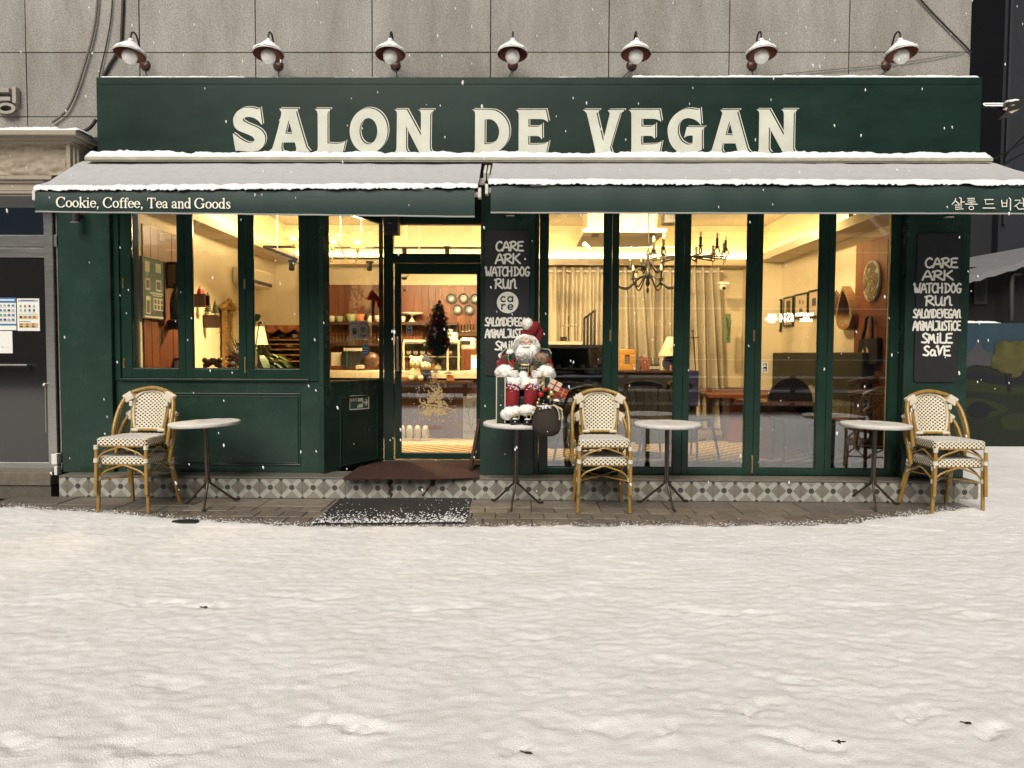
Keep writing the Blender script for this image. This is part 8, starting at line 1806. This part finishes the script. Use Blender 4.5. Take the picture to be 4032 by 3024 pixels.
q.prism([(412,285),(630,280),(632,470),(585,475),(560,395),(520,430),(412,448)][::1], [], mpE, .0036, .0033, side=False); q.prism([(405,610),(470,545),(632,505),(630,650),(595,680),(370,690)], [], mpE, .0036, .0033, side=False)
q.ribbon([(650,472),(760,470)], 84, mpE, .0036, cap=False); q.prism([(722,330),(768,320),(838,465),(770,605),(712,610),(770,470)], [], mpE, .0039, .0037, side=False)
q.build('pictogram', M_white, ex_)
for o_ in ex_.children:      # make every printed face look toward the street
    me_ = o_.data; me_.update()
# stickers on glass
def sticker(name, label, x0, x1, y0, y1, mp, shapes, base):
    q = MB(); k = 0
    for mi, kind, dat in shapes:
        k += 1; d = .0006 + .0003*k
        if kind == 'rect': (a0, b0, a1, b1) = dat; q.prism([(a0,b1),(a1,b1),(a1,b0),(a0,b0)][::1][::-1] if False else [(a0,b0),(a0,b1),(a1,b1),(a1,b0)], [], mp, d, d - .0002, mi, side=False)
        if kind == 'ell': q.prism(ell(*dat, 24)[::-1], [], mp, d, d - .0002, mi, side=False)
        if kind == 'line': q.ribbon(dat[0], dat[1], mp, d, mi)
    return q.build(name, base, label=label, cat='sticker')
SB = [M_white, M_black, mat('sticker_blue', (.10,.27,.42), .5), M_grey]
mD = lambda x, y, d: at(x, y, yd + .0195 - d)
sticker('door_sticker', 'small dog sticker with white border on the door glass', 0, 0, 0, 0, mD, [(0,'rect',(1601,1282,1623,1316)),(1,'rect',(1603.5,1284.5,1620.5,1313.5)),(0,'line',([(1606,1288),(1609,1292),(1617,1292),(1619,1288)],3)),(0,'line',([(1609,1293),(1608,1300)],2)),(0,'line',([(1617,1293),(1618,1300)],2)),(0,'line',([(1607,1306),(1617,1306)],2.4)),(0,'line',([(1608,1310),(1616,1310)],2))], SB)
mR = lambda x, y, d: at(x, y, RY + .0235 - d)
sticker('window_sticker', 'small white bordered scissors sticker on the fourth folding pane', 0, 0, 0, 0, mR, [(0,'rect',(3001,1427,3023,1466)),(1,'rect',(3003.5,1429.5,3020.5,1463.5)),(0,'line',([(3005,1446),(3017,1432)],2)),(0,'line',([(3002.5+2,1441),(3017,1442)],3.5)),(0,'ell',(3008,1433.5,2.6,2.4)),(0,'line',([(3006,1453),(3014,1453)],2)),(0,'line',([(3004.5,1457),(3017,1457.5)],1.6)),(0,'line',([(3007,1460),(3013,1460.5)],1.4))], SB)
AG = A0 - an*0.0245
mA = lambda x, y, d: onplane(x, y, AG + an*d, an)
sticker('blue_sticker', 'blue oval speech balloon sticker on the splayed window', 0, 0, 0, 0, mA, [(2,'ell',(1441,1378,15,23.5)),(0,'line',([(1431,1369),(1450,1371)],3)),(0,'line',([(1431,1379),(1450,1381)],3)),(0,'line',([(1433,1388),(1449,1390)],2.2)),(2,'line',([(1441,1399),(1442,1404)],4))], SB)
cg = [mat('card_grey', (.44,.42,.38), .7), M_black, mat('card_mid', (.14,.13,.12), .7), M_grey]
sticker('hanging_card', 'left grey card with a drink drawing hung on the splayed window', 0, 0, 0, 0, mA, [(0,'rect',(1377,1264,1411,1334)),(2,'line',([(1382,1277),(1394,1272),(1407,1277)],4)),(1,'ell',(1396,1305,9,13)),(2,'ell',(1395,1297,9,7)),(1,'line',([(1383,1314),(1396,1329),(1409,1312)],1.2)),(3,'line',([(1381,1296),(1381,1306)],2))], cg)
sticker('hanging_card', 'right grey card with a cup drawing hung on the splayed window', 0, 0, 0, 0, mA, [(0,'rect',(1414,1264,1447,1335)),(2,'line',([(1418,1279),(1431,1272),(1444,1278)],4)),(2,'ell',(1430,1315,13,11)),(0,'ell',(1430,1312,11,8)),(1,'ell',(1430,1297,11,11)),(0,'ell',(1430,1297,8.5,8.5)),(2,'ell',(1430,1297,6.5,7))], cg)
# red bow inside that window
M_bow = mat('bow_red', (.28,.008,.012), .6, var=.15)
bw_ = thing('red_bow', 'large red fabric bow hung inside the splayed window', 'bow', mA(1475, 1200, -.03))
def bowpart(name, pts, puff):
    P = smooth_path([(1250 + x/2.211, 800 + y/2.211) for x, y in pts], 4, True); c = (sum(p[0] for p in P)/len(P), sum(p[1] for p in P)/len(P)); q = MB(); n = len(P)
    vs = [mA(c[0] + (x-c[0])*s_, c[1] + (y-c[1])*s_, -.012 + puff*(1-s_*s_) ) for s_ in (1, .7, .35) for x, y in P] + [mA(*c, -.012 + puff)]
    q.add(vs, [(j*n+i, j*n+(i+1)%n, (j+1)*n+(i+1)%n, (j+1)*n+i) for j in (0,1) for i in range(n)] + [(2*n+i, 2*n+(i+1)%n, 3*n) for i in range(n)], 0, True); q.build(name, M_bow, bw_)
bowpart('loop', [(433,835),(450,790),(472,750),(500,780),(525,812),(500,845),(470,850)], .035); bowpart('loop', [(515,812),(545,818),(568,830),(558,885),(532,908),(515,870),(505,840)], .035); bowpart('tail', [(495,850),(492,930),(482,1000),(462,960),(430,1022),(402,1000),(440,920),(470,850)], .008); bowpart('tail', [(495,850),(498,930),(490,1030),(470,1015),(480,930)], .006); bowpart('knot', [(482,825),(515,820),(520,850),(490,858)], .03)
# fir ornament hung on the door
YW = yd + .06
dw = thing('fir_ornament', 'small fir tree ornament with red and gold baubles hung behind the door glass', 'wreath', at(1720, 1380, YW + .05)); q = MB()
def wr(rs):
    v = rs.random()**.75; y = 1196 + v*185; hw = 12 + 42*min(1, v*1.7) - 14*max(0, v-.8)*5*.5; x = 1722 + 10*(1-v) - 6*v + rs.uniform(-1, 1)*hw; c = at(x, y, YW + rs.uniform(0, .07)); return c, Vector((rs.uniform(-1,1), rs.uniform(-1,.4), rs.uniform(-1,.5)))
strands(q, wr, 1500, lambda p, r: r.uniform(.025,.05), .003, .3, 71); q.build('needles', mat('dark_fir', (.016,.034,.016), .6, var=.3), dw)
q = MB()
for v in range(6): q.ball(at(1727 - v*1.2, 1215 + v*28, YW + .055), .05 + .016*v, 10, 8, rough=.15, sc=(1,.4,1), seed=v)
q.build('core', mat('fir_core', (.006,.014,.007), .9), dw)
for x, y, m, r in ((1731,1189,'r',.021),(1735,1207,'r',.015),(1702,1220,'r',.015),(1710,1234,'r',.018),(1693,1238,'g',.014),(1726,1233,'g',.013),(1705,1251,'r',.018),(1719,1255,'g',.011),(1733,1258,'r',.014),(1754,1261,'r',.016),(1683,1253,'g',.013),(1714,1271,'r',.017),(1678,1273,'g',.012),(1676,1283,'g',.012),(1697,1290,'r',.016),(1722,1290,'r',.016),(1755,1283,'r',.011),(1718,1305,'g',.014),(1700,1317,'r',.014),(1713,1328,'g',.009),(1755,1327,'r',.014),(1678,1332,'g',.012),(1689,1338,'r',.016),(1737,1340,'r',.011),(1762,1347,'r',.019),(1672,1358,'g',.014),(1753,1363,'g',.011),(1697,1382,'r',.022)):
    q = MB(); q.ball(at(x, y, YW - .012), r, 12, 8); q.build('bauble', mat('bauble_red', (.42,.01,.015), .18, .3) if m == 'r' else M_gold, dw)
for x, y in ((1710,1207),(1711,1294),(1711,1316)): q = MB(); c = at(x, y, YW - .015); q.prism([(c.x + (.026 if k % 2 == 0 else .011)*math.sin(math.pi*k/5), c.z + (.026 if k % 2 == 0 else .011)*math.cos(math.pi*k/5)) for k in range(10)][::-1], [], lambda x_, z_, d: Vector((x_, c.y - d, z_)), .004, 0); q.build('star', M_cer, dw)
# gold star tree printed on the door glass
M_dec = mat('gold_decal', (.80,.60,.32), .5); st_ = thing('star_decal', 'golden Christmas tree of printed stars with ribbon swirls on the door glass', 'decal', at(1715, 1650, yd + .02)); rs = random.Random(12); q = MB(); q2 = MB()
def star(q, x, y, r, d, n=5, rot=0.0): q.prism([(x + (r if k % 2 == 0 else r*.42)*math.sin(math.pi*k/n + rot), y - (r if k % 2 == 0 else r*.42)*math.cos(math.pi*k/n + rot)) for k in range(2*n)], [], mD, d, d - .0002, side=False)
star(q, 1716, 1461, 15, .001, 6); star(q, 1714, 1482, 7, .0012)
for k in range(330):
    v = math.sqrt(rs.random()); y = 1484 + v*150; hw = 14 + 50*v*(.80 + .2*math.sin(v*19)); x = 1713 + rs.uniform(-1,1)*hw
    r = rs.uniform(2.6, 4.6) + 4.5*v*(rs.random() < .35); star(q, x, y, r, .0008 + .00003*k, 5, rs.random())
for k in range(22): star(q, 1713 + rs.uniform(-72,72), 1625 + rs.uniform(-8,34), rs.uniform(2.5,7), .010 + .00003*k, 5, rs.random())
q.build('stars', M_dec, st_, kind='stuff')
for k, (P, w_) in enumerate((([(1678,1525),(1674,1512),(1690,1522),(1720,1545),(1755,1552),(1768,1568)],2.6), ([(1652,1570),(1658,1585),(1690,1594),(1735,1600),(1780,1612),(1797,1628)],4.2), ([(1672,1585),(1650,1600),(1650,1615),(1660,1625)],2.6), ([(1744,1505),(1755,1515),(1752,1525)],2))): q2.ribbon(smooth_path(P, 5)[::-1], w_, mD, .012 + .0003*k)
q2.build('ribbon_swirl', M_dec, st_)
q = MB()
for k in range(26): x, y = rs.choice((-1,1))*rs.uniform(40,85) + 1713, rs.uniform(1525,1660); q.prism(ell(x, y, 2.2, 2.2, 8)[::-1], [], mD, .0135 + .00003*k, .0134, side=False)
q.build('snow_dots', M_white, st_, kind='stuff')
gq = thing('greeting_decal', 'red and white Merry Christmas greeting printed low on the door glass', 'decal', at(1715, 1725, yd + .02)); hand_word('MERRY', 1682, 1740, 1678, 1691, 1.3, mD, lean=.15).build('lettering', mat('greeting_red', (.42,.10,.06), .6), gq); hand_word('CHRISTMAS', 1678, 1755, 1694, 1707, 1.1, mD, lean=.15).build('lettering', M_grey, gq)
# mats
cpt = [onz(a, b_, ZP + .009) for a, b_ in ((1350,1884),(1411,1838),(1499,1816),(1889,1815),(1887,1880),(1700,1886))]
q = MB(); n = len(cpt); q.prism([(p.x, p.y) for p in cpt][::-1], [], lambda x, y, d: Vector((x, y, d)), ZP + .009, ZP + .001); q.f = q.f
M_carp = mat('brown_carpet', (.050,.016,.011), .95, var=.6, vscale=45, bump=1.0, bscale=220)
q.build('carpet', M_carp, label='worn reddish brown carpet in the recessed doorway', cat='carpet')
mpt = [onz(a, b_, .014) for a, b_ in ((1339,1962),(1858,1958),(1834,2056),(1232,2060))]
q = MB(); NU, NV = 130, 8
def mt_(u, v, dz=0): p = mpt[0].lerp(mpt[1], u).lerp(mpt[3].lerp(mpt[2], u), v); return Vector((p.x, p.y, .012 + (.004 if int(round(u*NU)) % 2 else 0) + dz))
q.grid(lambda u, v: mt_(u, v), NU, NV, smooth=False); 
for (ua, va, ub, vb) in ((0,1,1,1),(1,1,1,0),(0,0,0,1)):
    a, b_ = mt_(ua, va), mt_(ub, vb); q.add([a, b_, (b_.x, b_.y, .001), (a.x, a.y, .001)], [(0,3,2,1)])
q.f = [tuple(f[::-1]) if i < NU*NV else f for i, f in enumerate(q.f)]
dmat = q.build('doormat', mat('charcoal_mat', (.030,.028,.027), .9, var=.3, vscale=40, bump=.6, bscale=200), label='charcoal ribbed doormat on the pavers dusted with snow', cat='doormat')
q = MB(); rs = random.Random(6)
for i in range(6500):
    u, v = rs.random(), rs.random()
    w_ = v**6*.9 + .012 + (.18*v if u > .85 else 0)
    if rs.random() > w_: continue
    p = mt_(u, min(.995, v), .003); s_ = rs.uniform(.0014,.0042)*(1 + .7*v); q.ball(p, s_, 5, 3, rough=.35, sc=(1.5,1.2,.6), seed=i)
q.build('snow', M_snow, dmat, kind='stuff')
# snow crumbs along the edge of the snow
q = MB()
for i in range(2600):
    x = rs.uniform(-4.6, 4.0); e = float(np.interp(x, ex, ey)); y = e + abs(rs.gauss(0, .075)); p = Vector((x, y, .001)); s_ = rs.uniform(.0014,.0046); q.ball(p, s_, 5, 3, rough=.4, sc=(1.5,1.2,.7), seed=i)
q.build('snow_crumbs', M_snow, kind='stuff', org=(0,0,0))
c = onz(733, 2053, .045); q = MB(); q.prism([(c.x + .10*(1 + .1*math.sin(k*3))*math.cos(2*math.pi*k/24), c.y + .045*math.sin(2*math.pi*k/24)) for k in range(24)], [], lambda x, y, d: Vector((x, y, d)), .052, .01); q.build('drain_cover', M_black, label='small dark drain cover bare of snow before the left table', cat='drain cover')
# leaning board edge, speaker, downlights
t = thing('leaning_board', 'dark brown board leaning on edge against the pillar beside the door', 'board', (-.4, .5, ZP)); q = MB(); b0, b1 = onz(1850, 1848, ZP + .02), at(1889, 1640, .45); q.beam((b0.x, b0.y, b0.z), (at(1888,1640,b0.y).x, b0.y, b1.z), .05, .03); q.build('rail', M_wdk, t, bev=.003); q = MB(); e0, e1 = Vector((b0.x + .012, b0.y + .03, b0.z)), Vector((at(1888,1640,b0.y).x + .010, b0.y + .03, b1.z)); q.add([e0, e0 + Vector((0,.35,0)), e1 + Vector((0,.35,0)), e1], [(0,1,2,3),(3,2,1,0)]); q.build('panel', mat('board_face', (.05,.022,.015), .6), t)
t = thing('wall_speaker', 'black loudspeaker hung at the corner of the recessed door', 'speaker', at(1536, 890, .5)); a, b_ = at(1507, 918, .62), at(1566, 845, .62); q = MB(); q.box(a.x, b_.x, .62, .80, a.z, b_.z + .06); q.build('cabinet', M_black, t, bev=.015); q = MB(); q.box(a.x + .05, a.x + .09, .616, .6195, (a.z+b_.z)/2, (a.z+b_.z)/2 + .012); q.build('badge', M_steel, t); q = MB(); q.box(a.x + .06, b_.x - .06, .80, DY - .001, a.z + .08, a.z + .12); q.build('bracket', M_black, t)
for k, (px, py) in enumerate(((2010, 853), (3735, 858), (297, 878))):
    c = at(px, py, -.10); t = thing('downlight', ['small dark downlight over the middle chalkboard', 'small dark downlight over the right chalkboard', 'small dark downlight on the left pillar'][k], 'downlight', c, 'unlit downlights on the pillars'); q = MB(); q.tube([c + Vector((0,0,.0)), c + Vector((0,0,.14))], .042, 16); q.box(c.x - .012, c.x + .012, c.y + .03, -.001, c.z + .06, c.z + .09); q.build('can', M_black, t); q = MB(); q.lathe([(.030,-.001),(.044,-.0015),(.044,.006)], c, 18); q.build('ring', M_steel, t)
for px, py, r, lab in ((2660, 2905, .013, 'largest dark crumpled leaf, in the trodden snow near the picture bottom'), (805, 2392, .012, 'dark crumpled leaf in the wheel rut before the left table'), (2080, 2965, .011, 'dark crumpled leaf at the very bottom middle of the snow'), (3310, 2925, .013, 'dark crumpled leaf in the right foreground print'), (3815, 2848, .009, 'dark crumpled leaf by the print at the right edge')):
    p = onz(px, py, .034); q = MB(); q.ball(p, r, 7, 5, rough=.45, sc=(1.5, .8, .5), seed=px); q.tube([p, p + Vector((-.028, .006, .004))], .002, 5); q.build('dead_leaf', mat('wet_leaf', (.02,.014,.010), .7, var=.4, vscale=40), label=lab, cat='leaf', group='dark leaves lying in the snow')
# flakes in the air
q = MB(); rs = random.Random(99)
for i in range(300):
    d = rs.uniform(1.6, 6.1); px, py = rs.uniform(0, 4032), rs.uniform(0, 1950)
    p = at(px, py, CAM.y + d)
    if p.y > -1.05 and p.z > 2.3: continue
    if p.z < .1: continue
    s_ = rs.uniform(.0016,.0036)*(.55 + .13*d); R3 = Matrix.Rotation(rs.uniform(-.4,.1), 3, 'Y'); q.ball(p, s_, 6, 4, rough=.3, sc=(1, 1, 2.2), M=R3, seed=i)
q.build('falling_snow', mat('flake', (.85,.86,.9), .9), kind='stuff', org=(0,0,0))
# ================================================================== ACROSS THE STREET (seen only mirrored in the glass)
fy = -9.4
fn = thing('roadside_fence', 'dark slatted roadside fence with snow on each rail, mirrored in the shop windows', 'fence', (1, fy, 0))
M_fence = mat('fence_dark', (.02,.02,.024), .7)
for z in (.20, .50, .82):
    q = MB(); q.box(-9, 13, fy, fy + .05, z - .16, z); q.build('rail', M_fence, fn); snow_ridge('snow', fn, -9, 13, fy - .02, fy + .06, z + .001, .045, int(z*100), step=.08)
for x in np.arange(-9, 13.1, 1.9): q = MB(); q.box(x - .05, x + .05, fy + .055, fy + .13, -.05, .95); q.build('post', M_fence, fn)
gr = MB(); rs = random.Random(3)
strands(gr, lambda r: (Vector((r.uniform(-8, 11), -9.0 + r.uniform(-.2,.2), .02)), Vector((r.uniform(-.5,.5), r.uniform(-.2,.3), 1))), 700, lambda p, r: r.uniform(.3,.8), .006, .5, 3); gr.build('dry_grass', mat('dry_grass', (.16,.12,.06), .8), kind='stuff', org=(0,0,0))
by = -13.0
bs = thing('city_bus', 'dark parked city bus with lit route sign, mirrored in the shop windows', 'bus', (8, by, 0))
q = MB(); q.box(2.4, 13.2, by - 2.5, by, .45, 3.0); q.build('body', mat('bus_paint', (.02,.03,.05), .3), bs, bev=.08)
for k in range(6): q = MB(); q.box(2.9 + k*1.7, 4.45 + k*1.7, by + .001, by + .012, 1.35, 2.15); q.build('window', mat('bus_glass', (.01,.011,.013), .08), bs)
for z in (2.62, 1.2): q = MB(); q.box(2.5, 13.1, by + .001, by + .014, z, z + .035); q.build('trim_line', mat('bus_trim', (.55,.55,.58), .4), bs)
for x in (4.3, 10.8): q = MB(); q.lathe([(.48,-.12),(.5,-.1),(.5,.1),(.48,.12),(.3,.125),(0,.10)], (x, by - .06, .5), 20, M=Matrix.Rotation(math.radians(-90), 3, 'X')); q.build('wheel', M_black, bs)
# route sign: text runs right to left in x because we look at it from the shop
def bus_pt(px, py):       # pane reflection: mirror the sight line in the glass plane
    p = at(px, py, 2*(RY + .026) - by); return p
M_lit = mat('route_sign_light', (.9,.9,.7), .5, emit=(1.0,.98,.72), es=9.0)
a, b_ = bus_pt(2990, 1285), bus_pt(3222, 1222); q = MB(); q.box(a.x, b_.x, by + .015, by + .03, a.z, b_.z); rsg = q.build('route_sign', M_black, bs)
mpb2 = lambda x, y, d: (lambda p: Vector((p.x, by + .03 + d, p.z)))(bus_pt(x, y))
DG = {'6': [[(.5,.95),(.2,.8),(.05,.3),(.25,0),(.5,.2),(.4,.48),(.1,.4)]], '5': [[(.55,1),(.1,1),(.08,.55),(.4,.6),(.55,.3),(.35,0),(.05,.08)]], '1': [[(.1,.8),(.3,1),(.3,0)]], '4': [[(.42,0),(.42,1),(.02,.3),(.6,.3)]]}
def mirror_word(strokes_list, x_right, x_left, y0, y1, wd, dd0):
    """drawn from right to left in the picture; read from the street it runs the usual way"""
    q = MB(); n = len(strokes_list); k = 0
    for i, st in enumerate(strokes_list):
        for P in st:
            k += 1; pp = [(x_right - (x_right-x_left)*(i + .12 + a*1.15)/n, y1 + (y0-y1)*b_) for a, b_ in [(p[0], p[1]) for p in P]]; q.ribbon(pp, wd, mpb2, dd0 + .0004*k)
    return q
q = mirror_word([DG[c] for c in '6514'], 3124, 3066, 1235, 1266, 5.5, .001); q.build('route_number', M_lit, rsg)
for wo, xr, xl, y0, y1 in (('Yangcheon', 3202, 3128, 1232, 1244), ('Bus', 3186, 3158, 1247, 1255), ('Garage', 3197, 3146, 1256, 1266), ('Seoul', 3056, 3018, 1237, 1248), ('National', 3060, 3008, 1251, 1260), ('Univ', 3050, 3020, 1263, 1271)):
    mirror_word([HF[c.upper()][0] if c.upper() in HF else HF['C'][0] for c in wo], xr, xl, y0, y1, 2.0, .001).build('route_text', M_lit, rsg)
for k, (x0, x1, h, z) in enumerate(((-30, -12, 6.0, .012), (-11.5, 3, 5.2, .009), (3.5, 30, 6.4, .011))):
    t = thing('far_building', ['dark unlit building left across the street', 'dark unlit building in the middle across the street', 'dark unlit building right across the street'][k], 'building', ((x0+x1)/2, -24, 0)); q = MB(); q.box(x0, x1, -30, -24, -.08, h); q.build('wall', mat('night_wall_%d' % k, (z, z, z*1.2), .9), t)
    for j in range(int((x1-x0)/2.4)):
        q = MB(); q.box(x0 + .6 + j*2.4, x0 + 1.7 + j*2.4, -23.999, -23.98, 3.2, 4.4); q.build('window', mat('bus_glass', (.01,.011,.013), .08), t)
